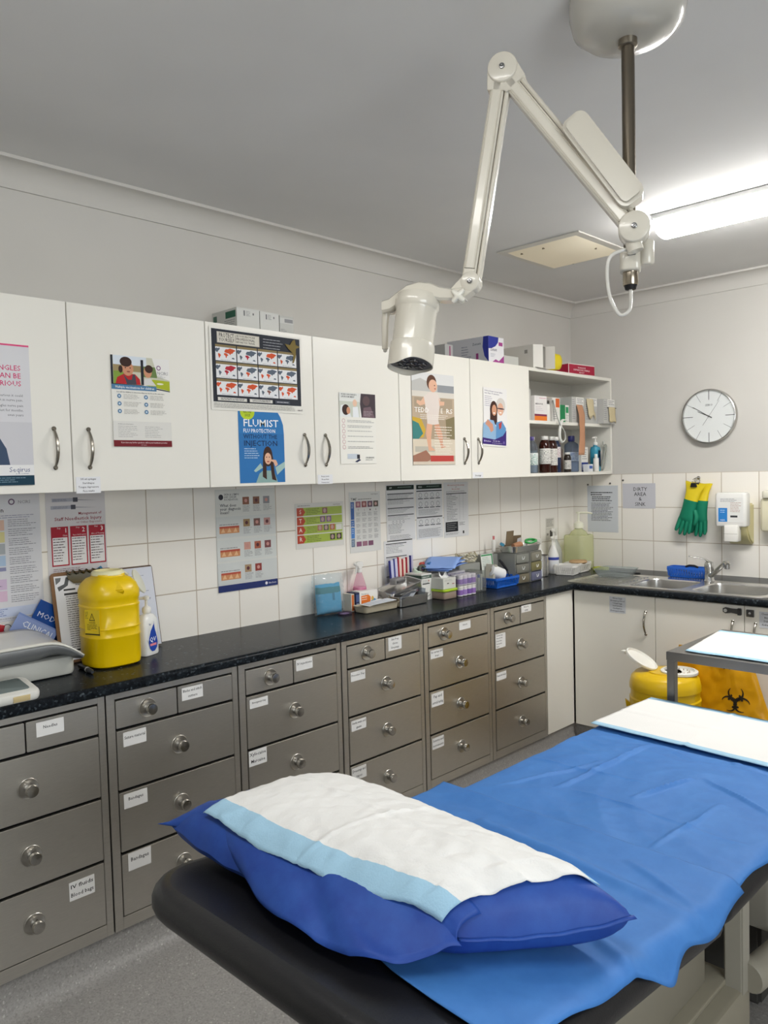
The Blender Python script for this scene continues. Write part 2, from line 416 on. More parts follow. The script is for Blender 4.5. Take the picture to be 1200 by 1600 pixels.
for (px, py) in ((-.17, .0), (-.17, .12), (.17, .05), (.02, -.16)):
    b = MB(METAL); b.T = place((-1.145, -.655, 0)); b.lathe([(.007, H-.022), (.007, H-.012), (.004, H-.006)], '#8a7f6a', 10, (px, py, 0)); b.build('clip', t)
# ------------------------------------------------------------------ print helper: a thin sheet of paper with flat printed shapes
class Sheet:
    """paper at O (top left corner), U to the right and D downwards; shapes in fractions of the sheet"""
    def __init__(s, O, U, D, w, h, c='#efede6', m=None, th=.0012, base=True, b=None):
        s.O, s.U, s.D = V(O), V(U).normalized(), V(D).normalized(); s.N = s.D.cross(s.U); s.w, s.h = w, h
        s.b = b or MB(m or PAPER); s.k = 0; s.th = th
        if base: s.b.prism([(0,0),(0,h),(w,h),(w,0)], s.O, s.U, s.D, s.N, .0004, th, c)
    def p(s, u, v): return s.O + s.U*(u*s.w) + s.D*(v*s.h) + s.N*(s.th+.00012+.00003*s.k)
    def poly(s, pts, c):
        s.k += 1; q = [s.p(*a) for a in pts]; nrm = (q[1]-q[0]).cross(q[2]-q[1])
        s.b.add(q, [tuple(range(len(q)))], c); return s
    def rect(s, u0, v0, u1, v1, c): return s.poly([(u0,v0),(u0,v1),(u1,v1),(u1,v0)], c)
    def ell(s, u, v, ru, rv=None, c='#000000', n=20):
        rv = ru*s.w/s.h if rv is None else rv
        return s.poly([(u+ru*math.cos(-2*PI*k/n), v+rv*math.sin(-2*PI*k/n)) for k in range(n)], c)
    def text(s, t, u, v, size, c='#1c1c1e', bold=False, align='l', fit=None):
        s.k += 1; s.b.text(t, s.p(u, v), s.U, -s.D, size*s.h, c, bold, align, fit*s.w if fit else None); return s
    def lines(s, u0, v0, u1, n, pitch, c='#6a6a6c', th=.35, rag=.25, seed=1):
        """small print too fine to read: rows of word-length dashes"""
        r = random.Random(seed)
        for i in range(n):
            u = u0; end = u1 - (u1-u0)*rag*r.random()
            s.k += 0 if i else 1
            while u < end-.004:
                wl = min(end-u, (.012+.05*r.random())*.21/s.w*1.3)
                s.rect(u, v0+i*pitch, u+wl, v0+i*pitch+pitch*th, c); s.k -= 1; u += wl+.009*.21/s.w
        return s
    def done(s, name, parent=None): return s.b.build(name, parent, fixn=False)
def LW(x, z, w, h, y, **k): return Sheet((x, y, z), X, -Z, w, h, **k)      # on a plane facing the room from the long wall
def SW(y, z, w, h, x, **k): return Sheet((x, y, z), -Y, -Z, w, h, **k)     # on a plane facing the room from the sink wall

# ------------------------------------------------------------------ overhead cupboards
UC = -.29; UB, UT = 1.4765, 2.067
WM = '#e7e4db'
def bow_handle(b, p, out, along, ln=.12, dep=.026, c='#9a958c'):
    """arched metal handle; p = centre on the door face"""
    p, out, al = V(p), V(out), V(along); pts = []; rs = []
    for k in range(13):
        t = k/12; s_ = math.sin(PI*t); pts.append(p + al*((t-.5)*ln) + out*(dep*s_**.8)); rs.append(.0036+.0022*s_)
    b.tube(pts, rs, c, 8)
    for e in (-1, 1): b.lathe([(.007, 0), (.0075, .004), (.005, .007)], c, 10, p+al*(e*ln*.5), out)
cup = []
CUPL = ['white overhead cupboard at the left with a shingles poster on its door',
        'white overhead cupboard in the middle carrying the world maps poster',
        'white overhead cupboard right of centre, next to the open shelves, with the baby poster']
for i, (x0, x1) in enumerate(((-3.935, -2.935), (-2.935, -1.935), (-1.935, -.925))):
    t = thing('overhead_cupboard', CUPL[i], 'cupboard', ((x0+x1)/2, -.15, UB), 'white overhead cupboards along the wall'); cup.append(t)
    b = MB(LAMIN); b.box(x0+.001, x1-.001, -.268, -.006, UB+.002, UT-.001, '#dddad1'); b.build('carcass', t)
    xm = (x0+x1)/2 + (.007 if i == 2 else 0)
    for s_, (a, c) in ((-1, (x0, xm)), (1, (xm, x1))):
        b = MB(LAMIN); b.box(a+.0015, c-.0015, UC, -.271, UB, UT, WM); d = b.build('door', t, bevel=.0012)
        b = MB(METAL); bow_handle(b, (xm + s_*.055, UC, 1.613), (0,-1,0), (0,0,1)); b.build('handle', d)
        if s_ == 1:
            w_, h_, z_, ls = ((.08, .052, 1.523, ['3/5 ml syringes', 'Steridrapes', 'Tongue depressors', 'Face masks']),
                              (.08, .038, 1.513, ['Biopsy punch', 'Biopsy blade', 'Dermatomes']), (.082, .03, 1.508, ['Dressings']))[i]
            s2 = LW(a+.008, z_, w_, h_, UC, c='#e2e2e4')
            for k, q in enumerate(ls): s2.text(q, .5, (k+.78)/(len(ls)+.15), .82/(len(ls)+1), align='c', bold=True)
            s2.done('contents_label', d)
# open shelf unit
t = SHU = thing('open_shelf_unit', 'open white wall shelves crammed with medicine bottles and boxes beside the clock', 'shelf', (-.46, -.14, UB))
b = MB(LAMIN); sx0, sx1 = -.923, -.006
b.box(sx0, sx0+.018, UC+.004, -.006, UB, UT, WM); b.box(sx1-.018, sx1, UC+.004, -.006, UB, UT, WM)
b.box(sx0+.018, sx1-.018, UC+.004, -.006, UT-.018, UT, WM); b.box(sx0+.018, sx1-.018, UC+.004, -.006, UB, UB+.018, WM)
b.build('carcass', t, bevel=.001)
b = MB(LAMIN); b.box(sx0+.018, sx1-.018, -.012, -.006, UB+.018, UT-.018, '#cfccc3'); b.build('back_panel', t)
b = MB(LAMIN); b.box(sx0+.018, sx1-.018, UC+.006, -.012, 1.765, 1.783, WM); b.build('shelf', t, bevel=.001)
SH1, SH2 = UB+.018, 1.783

# ------------------------------------------------------------------ steel drawer cabinets
FY = -.43
GAP = .0048
KN = '#b9b6b0'
DR = [  # x0, labels: right small drawer, big drawers (text lines, dz from drawer top, w, h, dx from drawer left)
 (-3.914, 'at the far left under the baby scale', [(['Needles'], .012, .08, .042, .03), None, None, (['IV fluids', 'Blood bags'], .026, .078, .056, .32)]),
 (-3.427, 'under the yellow sharps container', [(['Blades and stitch', 'cutters'], .012, .08, .042, .016), (['Suture material'], .012, .078, .045, .022), (['Bandages'], .012, .08, .046, .016), (['Bandages'], .006, .078, .056, .022)]),
 (-2.940, 'third from the left, holding the local anaesthetics', [(['IV injections'], .008, .08, .042, .012), (['Emergency tray'], .016, .08, .032, .014), (['Xylocaine', 'Marcaine'], .004, .078, .056, .003), None]),
 (-2.452, 'in the middle, below the blue packet and beige tray', [(['Skin Prep', 'Gloves', 'Dressings'], .006, .08, .056, .018), (['Procedure Tray'], .014, .08, .038, .016), (['Sterile swabs and', 'gauze'], .016, .082, .042, .012), (['Dressings and', 'tapes'], .012, .08, .05, .008)]),
 (-1.965, 'second from the right, with one wide top drawer', [(['Scissors'], .012, .084, .036, .0), (['Ear syringe and', 'drops'], .012, .084, .038, .012), (['Pap and', 'cervical testing'], .012, .082, .06, .012), (['Sutures and', 'instruments'], .016, .08, .05, .01)]),
 (-1.480, 'nearest the white corner panel', [(['Water for', 'syringe'], .002, .085, .036, .01), (['Catheter bags', 'Urine bottles', 'Drain tubes', 'Nasal packs', 'Tapes'], .018, .08, .07, .006), (['Nasal dressings'], .014, .08, .038, .008), None])]
ROWS = [(.74, .832), (.546, .737), (.35, .543), (.148, .347)]
def knob(parent, x, z, y=FY):
    b = MB(SATIN, METAL)
    b.lathe([(.029, 0), (.0305, .0015), (.029, .003), (.0265, .0018), (.017, .001)], KN, 28, (x, y-.0005, z), (0,-1,0))
    b.lathe([(.0125, .001), (.0115, .012), (.0165, .02), (.0185, .026), (.0185, .032), (.016, .036), (.002, .037)], KN, 24, (x, y, z), (0,-1,0), mi=1)
    b.build('knob', parent)
for (x0, where, labs) in DR:
    x1 = x0+.484; a, c = x0+.028, x1-.023
    t = thing('drawer_cabinet', 'stainless steel drawer cabinet ' + where, 'cabinet', ((x0+x1)/2, -.22, .11), 'stainless steel drawer cabinets under the worktop')
    b = MB(STEEL); D0 = FY+.006
    b.box(x0+.001, x0+.004, D0, -.01, .108, .853); b.box(x1-.004, x1-.001, D0, -.01, .108, .853); b.box(x0+.004, x1-.004, D0+.3, -.01, .108, .853)
    for (p, q) in ((x0+.001, a), (c, x1-.001)): b.box(p, q, FY, D0+.02, .108, .853)
    b.box(a, c, FY, D0+.02, .834, .853); b.box(a, c, FY, D0+.02, .108, .146)
    b.build('frame', t, bevel=.0012)
    b = MB(RUBBER); b.box(x0+.004, x1-.004, FY+.021, FY+.025, .11, .85, '#0b0b0b'); b.build('gap_shade_sheet', t)  # black sheet behind the drawer fronts, stands in for shade in the gaps
    wide = abs(x0+1.965) < .01
    for r, (z0, z1) in enumerate(ROWS):
        if r == 0 and not wide: xs = [(a, a+(c-a)*.5), (a+(c-a)*.5, c)]
        else: xs = [(a, c)]
        for j, (p, q) in enumerate(xs):
            b = MB(STEEL); b.box(p+GAP/2, q-GAP/2, FY-.002, FY+.014, z0+GAP*.35, z1-GAP*.9)
            b.box(p+.01, q-.01, FY+.014, -.06, z0+.012, z1-.02)
            d = b.build('drawer', t, bevel=.0015)
            if not (r == 0 and j == 1):
                kx = (p+q)/2 if not (r == 0 and wide) else p+.107
                knob(d, kx, (z0+z1)/2 - (.003 if r else 0), FY-.002)
            L = labs[r]
            if L and (r or j == 1 or wide):
                lx = p+L[4] + (.215 if (wide and r == 0) else 0)
                s2 = LW(lx, z1-L[1], L[2], L[3], FY-.002, c='#e4e3e1'); n = len(L[0])
                for k, q2 in enumerate(L[0]):
                    sz = min(.30, .70/(n+.3)); s2.text(q2, .5 if n < 4 else .07, (.48 if n == 1 else (k+.8)/(n+.25)), sz, bold=True, align='c' if n < 4 else 'l', fit=None if len(q2)*sz*L[3]*.5 < L[2]*.9 else .9)
                s2.done('drawer_label', d)

# ------------------------------------------------------------------ worktop with the sink cut-out
WF, SFX = -.437, -.742      # straight fronts; the rolled nosing stands out from them
b = MB(COUNTER)
prof = [(0, CT)] + [(.004+.014*math.sin(PI*k/8)**1.0*1.0 if k else 0, 0) for k in range(0)]
prof = [(0, CT-.0001)] + [(.002+.014*math.sin(a), CT-.0145+.0145*math.cos(a)) for a in [PI/2*k/5 for k in range(6)]] + [(.016+0*k, CT-.0145-.010*k) for k in (1,)] + [(.002+.014*math.cos(a), CT-.026-.009*math.sin(a)) for a in [PI/2*k/4 for k in range(1, 5)]] + [(-.03, CT-.035)]
vs = []; k = len(prof)
for (px, py, dx, dy) in ((-4.45, WF, 0, -1), (SFX, WF, -1, -1), (SFX, -3.1, -1, 0)):
    for d, z in prof: vs.append((px+dx*d, py+dy*d, z))
fs = []
for s_ in (0, 1): fs += [(s_*k+i, s_*k+k+i, s_*k+k+i+1, s_*k+i+1) for i in range(k-1)]
b.add(vs, fs, sm=True)
SK = (-.715, -.255, -1.43, -.365)   # sink outline x0, x1, y0, y1 (the cut-out is a little smaller)
h0, h1, g0, g1 = SK[0]+.012, SK[1]-.012, SK[2]+.012, SK[3]-.012
zb = CT-.035
b.box(-4.45, SFX, WF, -.005, zb, CT)
b.box(SFX, -.005, g1, -.005, zb, CT)
b.box(SFX, h0, g0, g1, zb, CT); b.box(h1, -.005, g0, g1, zb, CT); b.box(SFX, -.005, -3.1, g0, zb, CT)
o = b.build('worktop', loc=(-.5, -.3, zb)); tag(o, 'continuous dark speckled L-shaped worktop with rounded front edge', 'worktop')

# ------------------------------------------------------------------ white cupboards under the sink
b = MB(LAMIN); b.box(-.993, SFX+.01, FY+.001, FY+.018, .112, .851, WM)
o = b.build('filler_panel', bevel=.001); tag(o, 'narrow white blank panel in the corner right of the steel drawers', 'panel')
DX = -.732
SCL = ['white cupboard under the drainboard, one door with a printed contents label', 'white cupboard under the sink bowls with safety catches, behind the yellow bins', 'white cupboard under the worktop to the right of the sink, at the picture edge']
for i, (y1, y0) in enumerate(((-.437, -.903), (-.903, -1.783), (-1.783, -2.663))):
    t = thing('sink_cupboard', SCL[i], 'cupboard', (-.4, (y0+y1)/2, .11), 'white cupboards under the sink')
    b = MB(LAMIN)
    b.box(DX+.02, -.02, y1-.018, y1-.001, .112, .7, '#d6d3ca'); b.box(DX+.02, -.02, y0+.001, y0+.018, .112, .7, '#d6d3ca'); b.box(DX+.02, -.02, y0+.018, y1-.018, .112, .13, '#d6d3ca')
    b.build('carcass', t)
    ym = (y0+y1)/2 if i == 2 else -1.341; ds = [(y1, y0)] if i == 0 else [(y1, ym), (ym, y0)]
    for j, (q1, q0) in enumerate(ds):
        b = MB(LAMIN); b.box(DX, DX+.018, q0+.0015, q1-.0015, .112, .851, WM); d = b.build('door', t, bevel=.001)
        hy = -.853 if i == 0 else (ym+.052 if j == 0 else ym-.051)
        b = MB(METAL); bow_handle(b, (DX, hy, .715), (-1,0,0), (0,0,1), .115); b.build('handle', d)
        if i == 0:
            s2 = SW(-.650, .836, .092, .085, DX, c='#c9ccd2')
            for k, q in enumerate(['Gloves large', 'Emergency blood', 'Urinals bags', 'Instruments', 'Sterilisation', 'Detergent items']): s2.text(q, .5, (k+.85)/6.4, .13, align='c', bold=True, fit=.86 if k in (1, 5) else None)
            s2.done('contents_label', d)
        elif j == 1 and i == 1:
            s2 = SW(-1.408, .832, .09, .075, DX, c='#c9ccd2')
            for k, q in enumerate(['Cleaning items', 'Bin liners', 'Detergent', 'Kidney dishes']): s2.text(q, .5, (k+.85)/4.5, .16, align='c', bold=True)
            s2.done('contents_label', d)
        if i == 1:
            b = MB(PLAST, METAL)
            if j == 0:
                b.prism([(0,.010),(.012,.016),(.04,.012),(.085,.012),(.085,-.014),(.04,-.008),(.012,-.013),(0,-.006)], (DX, -1.245, .822), -Y, Z, -X, 0, .01, '#403f3e')
                b.lathe([(.0085, .010), (.0085, .0112), (.001, .0114)], '#c8c8c4', 14, (DX, -1.2575, .823), (-1,0,0))
                b.box(DX-.014, DX, -1.328, -1.314, .806, .838, '#2c2b2b')
            else:
                b.rbox(DX-.010, DX, -1.386, -1.352, .803, .836, .003, '#3c3b3a'); b.lathe([(.006, .010), (.005, .013), (.001, .014)], '#cfcfcf', 10, (DX, -1.369, .82), (-1,0,0), mi=1)
            b.build('safety_catch', d, bevel=.001)

# ------------------------------------------------------------------ sink
t = thing('kitchen_sink', 'stainless steel sink with drainboard and two bowls set in the dark worktop', 'sink', (-.485, -.9, CT-.18))
def rr(x0, x1, y0, y1, r, n=5):
    o = []
    for (cx, cy, a0) in ((x1-r, y1-r, 0), (x0+r, y1-r, 90), (x0+r, y0+r, 180), (x1-r, y0+r, 270)):
        for k in range(n+1):
            a = math.radians(a0+90*k/n); o.append((cx+r*math.cos(a), cy+r*math.sin(a)))
    return o
b = MB(SINKM)
bowls = [(-.665, -.335, -1.40, -1.045), (-.665, -.335, -.995, -.70)]
def bridge(b, A, B):
    n = len(A); q = len(b.v); b.v += [V(p) for p in A+B]
    b.f += [((q+i, q+(i+1) % n, q+n+(i+1) % n, q+n+i), (1,1,1,1), 0, True) for i in range(n)]
out = rr(*SK, .05, 8); rim = [(p[0], p[1], CT+.0005) for p in out]; rim2 = [(p[0], p[1], CT+.004) for p in rr(SK[0]+.004, SK[1]-.004, SK[2]+.004, SK[3]-.004, .047, 8)]
inn = [(p[0], p[1], CT+.002) for p in rr(SK[0]+.014, SK[1]-.014, SK[2]+.014, SK[3]-.014, .04, 8)]
bridge(b, rim, rim2); bridge(b, rim2, inn)
# deck with the bowl openings, as a filled face with holes
bm = bmesh.new(); loops = [[(p[0], p[1]) for p in inn]] + [rr(q[0], q[1], q[2], q[3], .06, 6) for q in bowls]
es = []
for lp in loops:
    vv = [bm.verts.new((p[0], p[1], CT+.002)) for p in lp]; es += [bm.edges.new((vv[i], vv[(i+1) % len(vv)])) for i in range(len(vv))]
bmesh.ops.triangle_fill(bm, edges=es, use_beauty=True, normal=(0,0,1)); bm.verts.index_update()
b.add([v.co.copy() for v in bm.verts], [tuple(v.index for v in f.verts) for f in bm.faces]); bm.free()
for i in range(9):      # pressed drainboard ribs
    xx = -.66+.041*i; b.prism([(-.010, 0), (-.006, .0028), (.006, .0028), (.010, 0)], (xx, -.67, CT+.0018), X, Z, Y, 0, .26, sm=True)
b.build('drainboard', t)
for q in bowls:
    b = MB(SINKM); prev = [(p[0], p[1], CT+.002) for p in rr(*q, .06, 6)]
    for ins, z, r in ((.003, CT-.004, .058), (.008, CT-.1, .055), (.016, CT-.135, .05), (.04, CT-.15, .045)):
        cur = [(p[0], p[1], z) for p in rr(q[0]+ins, q[1]-ins, q[2]+ins, q[3]-ins, r, 6)]; bridge(b, prev, cur); prev = cur
    b.add(prev, [tuple(range(len(prev)))]); o = b.build('bowl', t)
    b = MB(METAL); b.lathe([(.04, .0), (.038, .003), (.025, .001), (.002, .0)], '#8f8d88', 20, ((q[0]+q[1])/2, (q[2]+q[3])/2, CT-.149)); b.build('drain', o)
# tap
tx, ty = -.295, -1.0
t = thing('mixer_tap', 'chrome mixer tap with a swivel spout behind the sink bowls', 'tap', (tx, ty, CT+.003))
b = MB(METAL); CH = '#c9c9c7'
b.lathe([(.028, CT+.003), (.027, CT+.010), (.0235, CT+.014), (.023, CT+.06), (.0245, CT+.065), (.0245, CT+.09), (.02, CT+.105), (.008, CT+.11)], CH, 24, (tx, ty, 0)); b.build('body', t)
b = MB(METAL); b.tube([(tx, ty, CT+.03), (tx-.03, ty-.03, CT+.042), (tx-.10, ty-.105, CT+.10), (tx-.122, ty-.13, CT+.118), (tx-.135, ty-.145, CT+.12), (tx-.142, ty-.152, CT+.112)], [.014, .013, .012, .0125, .014, .0145], CH, 12)
b.lathe([(.0135, 0), (.0135, -.022), (.010, -.024)], CH, 16, (tx-.139, ty-.149, CT+.115)); b.build('spout', t)
b = MB(METAL); b.tube([(tx, ty, CT+.105), (tx-.01, ty+.02, CT+.122), (tx-.03, ty+.06, CT+.13), (tx-.04, ty+.095, CT+.136)], [.012, .0085, .006, .005], CH, 10, flat=.55); b.build('lever', t)
# ------------------------------------------------------------------ examination table
BX0, BX1, BY0, BY1, BT = -3.05, -1.90, -2.15, -1.425, .678
t = BED = thing('examination_table', 'black upholstered examination table on a beige steel base, draped in blue sheets', 'examination table', (-2.85, -1.78, 0))
def pad_section(name, x0, x1, y0, y1, zfun, th, r_end, ns=9):
    """upholstered slab with a rolled edge; zfun gives the top height along x; r_end = plan corner radius at the x0 end"""
    b = MB(VINYL); rings = []; n = 8
    def ring(ins, dz):
        o = []
        for (cx, cy, a0, r) in ((x1, y1, 0, .03), (x0, y1, 90, r_end), (x0, y0, 180, r_end), (x1, y0, 270, .03)):
            r2 = max(r-ins, .004); sx = 1 if cx == x1 else -1; sy = 1 if cy == y1 else -1
            px, py = cx-sx*(ins+r2), cy-sy*(ins+r2)
            for k in range(n+1):
                a = math.radians(a0+90*k/n); qx, qy = px+r2*math.cos(a), py+r2*math.sin(a); o.append((qx, qy, zfun(qx)+dz))
        return o
    R = th/2
    for k in range(ns+1):
        a = -PI/2+PI*k/ns; rings.append(ring(R*(1-math.cos(a))*1.0, -R+R*math.sin(a)))
    m = len(rings[0]); vs = sum(rings, [])
    fs = [(k*m+i, k*m+(i+1) % m, (k+1)*m+(i+1) % m, (k+1)*m+i) for k in range(ns) for i in range(m)]
    b.add(vs, fs, sm=True); b.add(rings[0], [tuple(range(m))[::-1]]); b.add(rings[-1], [tuple(range(m))])
    return b.build(name, t)
zmain = lambda x: BT
HS = .105                       # slope of the raised head section
zhead = lambda x: BT+.002+max(0, (BX0-x))*HS
pad_section('main_cushion', BX0+.004, BX1, BY0, BY1, zmain, .06, .03)
pad_section('head_cushion', -3.835, BX0-.004, -2.155, -1.335, zhead, .07, .12)
BC = '#8f8a7c'
b = MB(BASEM); b.box(BX0+.02, BX1-.06, BY0+.06, BY1-.06, BT-.085, BT-.061, BC); b.box(-3.6, BX0-.03, -2.04, -1.46, .60, .62, BC); b.build('under_frame', t, bevel=.004)
b = MB(BASEM); b.rbox(-3.28, -2.55, -2.02, -1.52, .03, .235, .03, '#9a9483'); b.rbox(-3.24, -2.59, -1.98, -1.56, .235, .25, .03, '#9a9483'); b.build('plinth', t)
b = MB(BASEM); b.rbox(-3.12, -2.66, -1.95, -1.6, .25, BT-.085, .015, BC); b.build('motor_cover', t)
for px, name in ((-2.62, 'column'), (-3.30, 'column')):
    b = MB(BASEM); b.box(px, px+.05, -2.02, -1.975, .22, BT-.07, '#a8a498'); b.build(name, t, bevel=.004)
b = MB(BASEM); b.lathe([(.036, 0), (.04, .006), (.04, .03), (.034, .034), (.034, .33), (.03, .336)], '#a39e90', 22, (-2.585, -2.02, .255), (1, -.12, 0)); b.build('foot_lever', t)
b = MB(METAL); b.tube([(-2.72, -1.985, .60), (-2.72, -1.985, .565), (-2.71, -1.985, .555), (-2.67, -1.985, .555), (-2.66, -1.985, .565), (-2.66, -1.985, .60)], .005, '#bdb8aa', 8); b.build('release_loop', t)
b = MB(BASEM); b.rbox(-2.35, -2.0, -2.0, -1.6, .25, BT-.09, .02, '#9d998e'); b.build('motor_cover', t)
b = MB(RUBBER); b.box(-2.3, -1.95, -1.95, -1.6, .0, .25, '#4a4946'); b.build('foot_block', t, bevel=.01)
for fx in (-3.2, -2.65):
    for fy in (-1.98, -1.56): b = MB(RUBBER); b.lathe([(.03, .0005), (.03, .028), (.02, .03)], '#1a1a1a', 16, (fx, fy, 0)); b.build('foot', t)

def crease(x, y, x0, y0, x1, y1, h, w):
    """height of a soft ridge along a segment"""
    dx, dy = x1-x0, y1-y0; L = dx*dx+dy*dy; s = max(0, min(1, ((x-x0)*dx+(y-y0)*dy)/L))
    d = math.hypot(x-x0-s*dx, y-y0-s*dy); return h*math.exp(-(d/w)**2)*math.sin(PI*min(1, max(0, s)))**.4 if 0 < s < 1 else h*math.exp(-(d/w)**2)*.0
def nz(x, y, s, seed=0): return noise.noise(V((x*s, y*s, seed)))
CREASES = [(-2.80, -1.62, -2.33, -1.66, .007, .012), (-2.33, -1.66, -2.36, -2.02, .006, .012), (-2.74, -1.80, -2.52, -1.86, .007, .010), (-2.5, -1.88, -2.62, -2.10, .006, .010),
           (-2.95, -1.95, -2.63, -1.98, .004, .01), (-2.9, -1.5, -2.55, -1.62, .004, .009), (-2.2, -1.5, -2.4, -1.8, .004, .012), (-2.36, -2.02, -2.15, -2.13, .008, .02), (-2.36, -1.9, -2.2, -2.1, .007, .02),
           (-2.78, -1.66, -2.80, -2.1, .003, .008), (-2.66, -1.45, -2.62, -1.78, .003, .008)]
def ridged(x, y):
    """fine crumpling: sharp little folds rather than smooth waves"""
    r = 0
    for k, (f_, am) in enumerate(((3.1, .0060), (6.5, .0030), (13, .0013))):
        r += am*(1-abs(nz(x+.3*nz(x, y, 2.2, k), y, f_, 20+k))*2.4)
    return r
def edge_drop(d, R):
    """fall of a sheet that follows a rolled edge of radius R, d past where the roll begins"""
    if d <= 0: return 0
    return R-math.sqrt(R*R-d*d) if d < .8*R else R*.4+(d-.8*R)*1.3
def drape_main(u, v):
    # u along the table (far end = 1), v across from the drawers' side (0) to the near side (1)
    x = -3.07 + u*1.165
    yl = -1.395 + .012*nz(x, 0, 5) + .035*max(0, u-.35)
    yr = -2.148 + .008*nz(x, 3, 5) + .004*max(0, 1-u/.3)
    y = yl+(yr-yl)*v
    xe = x + (.015*nz(y, 7, 4) if u > .97 else 0)
    fl = 1-.8*max(0, min(1, (x+2.37)/.05))
    z = BT+.0045 + ridged(x, y)*.9*fl
    for c in CREASES: z += crease(x, y, c[0], c[1], c[2], c[3], c[4]*1.35, c[5]*.62)*fl
    z -= edge_drop(y-(BY1-.03), .03)+edge_drop(BY0+.032-y, .034)      # falls over the sides
    d = x-(BX1-.02)
    if d > 0: z -= d*1.1
    return (xe, y, z)
b = MB(DRAPE); b.grid(drape_main, 230, 160, '#ffffff'); o = b.build('drape_sheet', solid=.0012)
tag(o, 'creased mid-blue nonwoven sheet spread flat over the main part of the table', 'sheet')
def drape_head(u, v):
    # from the joint (u=0) towards the head end (u=1)
    x = -2.985 - u*.675
    yl = -1.40+.008*nz(x, 1, 6)
    yr = -2.156 - .008*math.exp(-((u-.22)/.20)**2) - .012*math.exp(-((u-.47)/.06)**2) + .045*max(0, u-.55) + .004*math.sin(u*23)*(1-u)
    y = yl+(yr-yl)*v
    x -= .085*max(0, v-.55)*u*2 - .02*math.sin(v*7)*u
    z = zhead(x)+.006+(.014*(1-min(1, u*4)) if x > BX0-.14 else 0) + ridged(x, y)*.5
    z += crease(x, y, -3.1, -1.6, -3.18, -2.16, .012, .02)+crease(x, y, -3.35, -2.0, -3.42, -2.16, .009, .014)+crease(x, y, -3.05, -1.95, -3.14, -2.14, .006, .012)
    d = -2.120-y
    if d > 0: z -= edge_drop(d, .038); z += -.014*math.exp(-((x+3.30)/.045)**2)*min(1, d/.04)**2+.003*math.sin(x*40)*min(1, d/.04)
    return (x, y, z)
b = MB(DRAPE); b.grid(drape_head, 130, 140, '#ffffff'); o = b.build('drape_sheet', solid=.0012)
tag(o, 'mid-blue nonwoven sheet under the pillow, its near edge hanging in a soft fold', 'sheet')

# ------------------------------------------------------------------ pillow
# corners on the seam: near-left, near-right, far-right, far-left (looking from the head end)
PNL, PNR, PFR, PFL = V((-3.712, -1.292, .800)), V((-3.628, -1.972, .798)), V((-3.400, -2.142, .800)), V((-3.335, -1.335, .790))
def pil_p(a, c):
    """a in -1..1 from left to right, c in -1..1 from near to far: seam-height point, with gently bowed sides"""
    s_, t_ = (a+1)/2, (c+1)/2
    p = (PNL*(1-s_)+PNR*s_)*(1-t_)+(PFL*(1-s_)+PFR*s_)*t_
    p.x += -.035*(1-a*a)*(c < 0)*abs(c) + .012*(1-a*a)*(c > 0)*abs(c)
    p.y += .0*(1-c*c)
    p.z -= .018*(1-a*a)*abs(c)**2+.010*(1-c*c)*abs(a)**2
    return p
def pil_hf(a, c): return max(0, 1-abs(a)**(6.5+1.5*a))**.5*max(0, 1-abs(c)**3)**.5
def pil_top(u, v):
    a, c = u*2-1, v*2-1; p = pil_p(a, c); h = pil_hf(a, c); edge = max(abs(a), abs(c))
    wr = .0012*math.sin(c*13+a*3)*max(0, abs(a)-.6)*2 + .0022*math.sin(a*23+c*4)*max(0, abs(c)-.55)*2
    return p.x, p.y, p.z+.083*h+wr+.006*nz(p.x, p.y, 7, 5)*min(1, h*3)+.0015*nz(p.x, p.y, 30, 6)*min(1, h*3)
def pil_bot(u, v):
    a, c = u*2-1, v*2-1; p = pil_p(a, c); f = (max(0, 1-abs(a)**12)*max(0, 1-abs(c)**12))**.5
    k = 1-.10*f*0; zb = max(zhead(p.x)+.016, p.z-.052)
    wr = .0012*math.sin(c*13+a*3)*max(0, abs(a)-.6)*2 + .0022*math.sin(a*23+c*4)*max(0, abs(c)-.55)*2
    return (p.x, p.y, (p.z+wr)*(1-f)+zb*f)
t = thing('pillow', 'plump pillow in a dark blue nonwoven case at the head of the table', 'pillow', (-3.53, -1.72, .76))
b = MB(CASE); b.grid(pil_top, 96, 60, '#ffffff'); b.grid(lambda u, v: pil_bot(1-u, v), 96, 60, '#ffffff'); b.build('pillow_case', t)
# a raised seam where the case is welded along the right end and the near side
b = MB(CASE); b.grid(lambda u, v: (lambda p, q: (p[0]-.0, p[1]-.006*v, p[2]+.0015-.004*v))(pil_top(1, u), 0), 30, 1, '#ffffff'); b.build('end_seam', t, solid=.001)
FLAP = [(-1.0, -3.722, -1.262, .800), (-.86, -3.690, -1.345, .797), (-.70, -3.700, -1.44, .793), (-.5, -3.722, -1.545, .788), (-.34, -3.738, -1.62, .785), (-.18, -3.752, -1.70, .780), (0, -3.762, -1.79, .779), (.2, -3.748, -1.86, .780), (.42, -3.715, -1.925, .784), (.62, -3.672, -1.965, .790), (.80, -3.636, -1.985, .795), (1.0, -3.626, -1.975, .799)]
def flap_edge(a):
    for i in range(len(FLAP)-1):
        if a <= FLAP[i+1][0] or i == len(FLAP)-2:
            f = (a-FLAP[i][0])/(FLAP[i+1][0]-FLAP[i][0]); return V(FLAP[i][1:])*(1-f)+V(FLAP[i+1][1:])*f
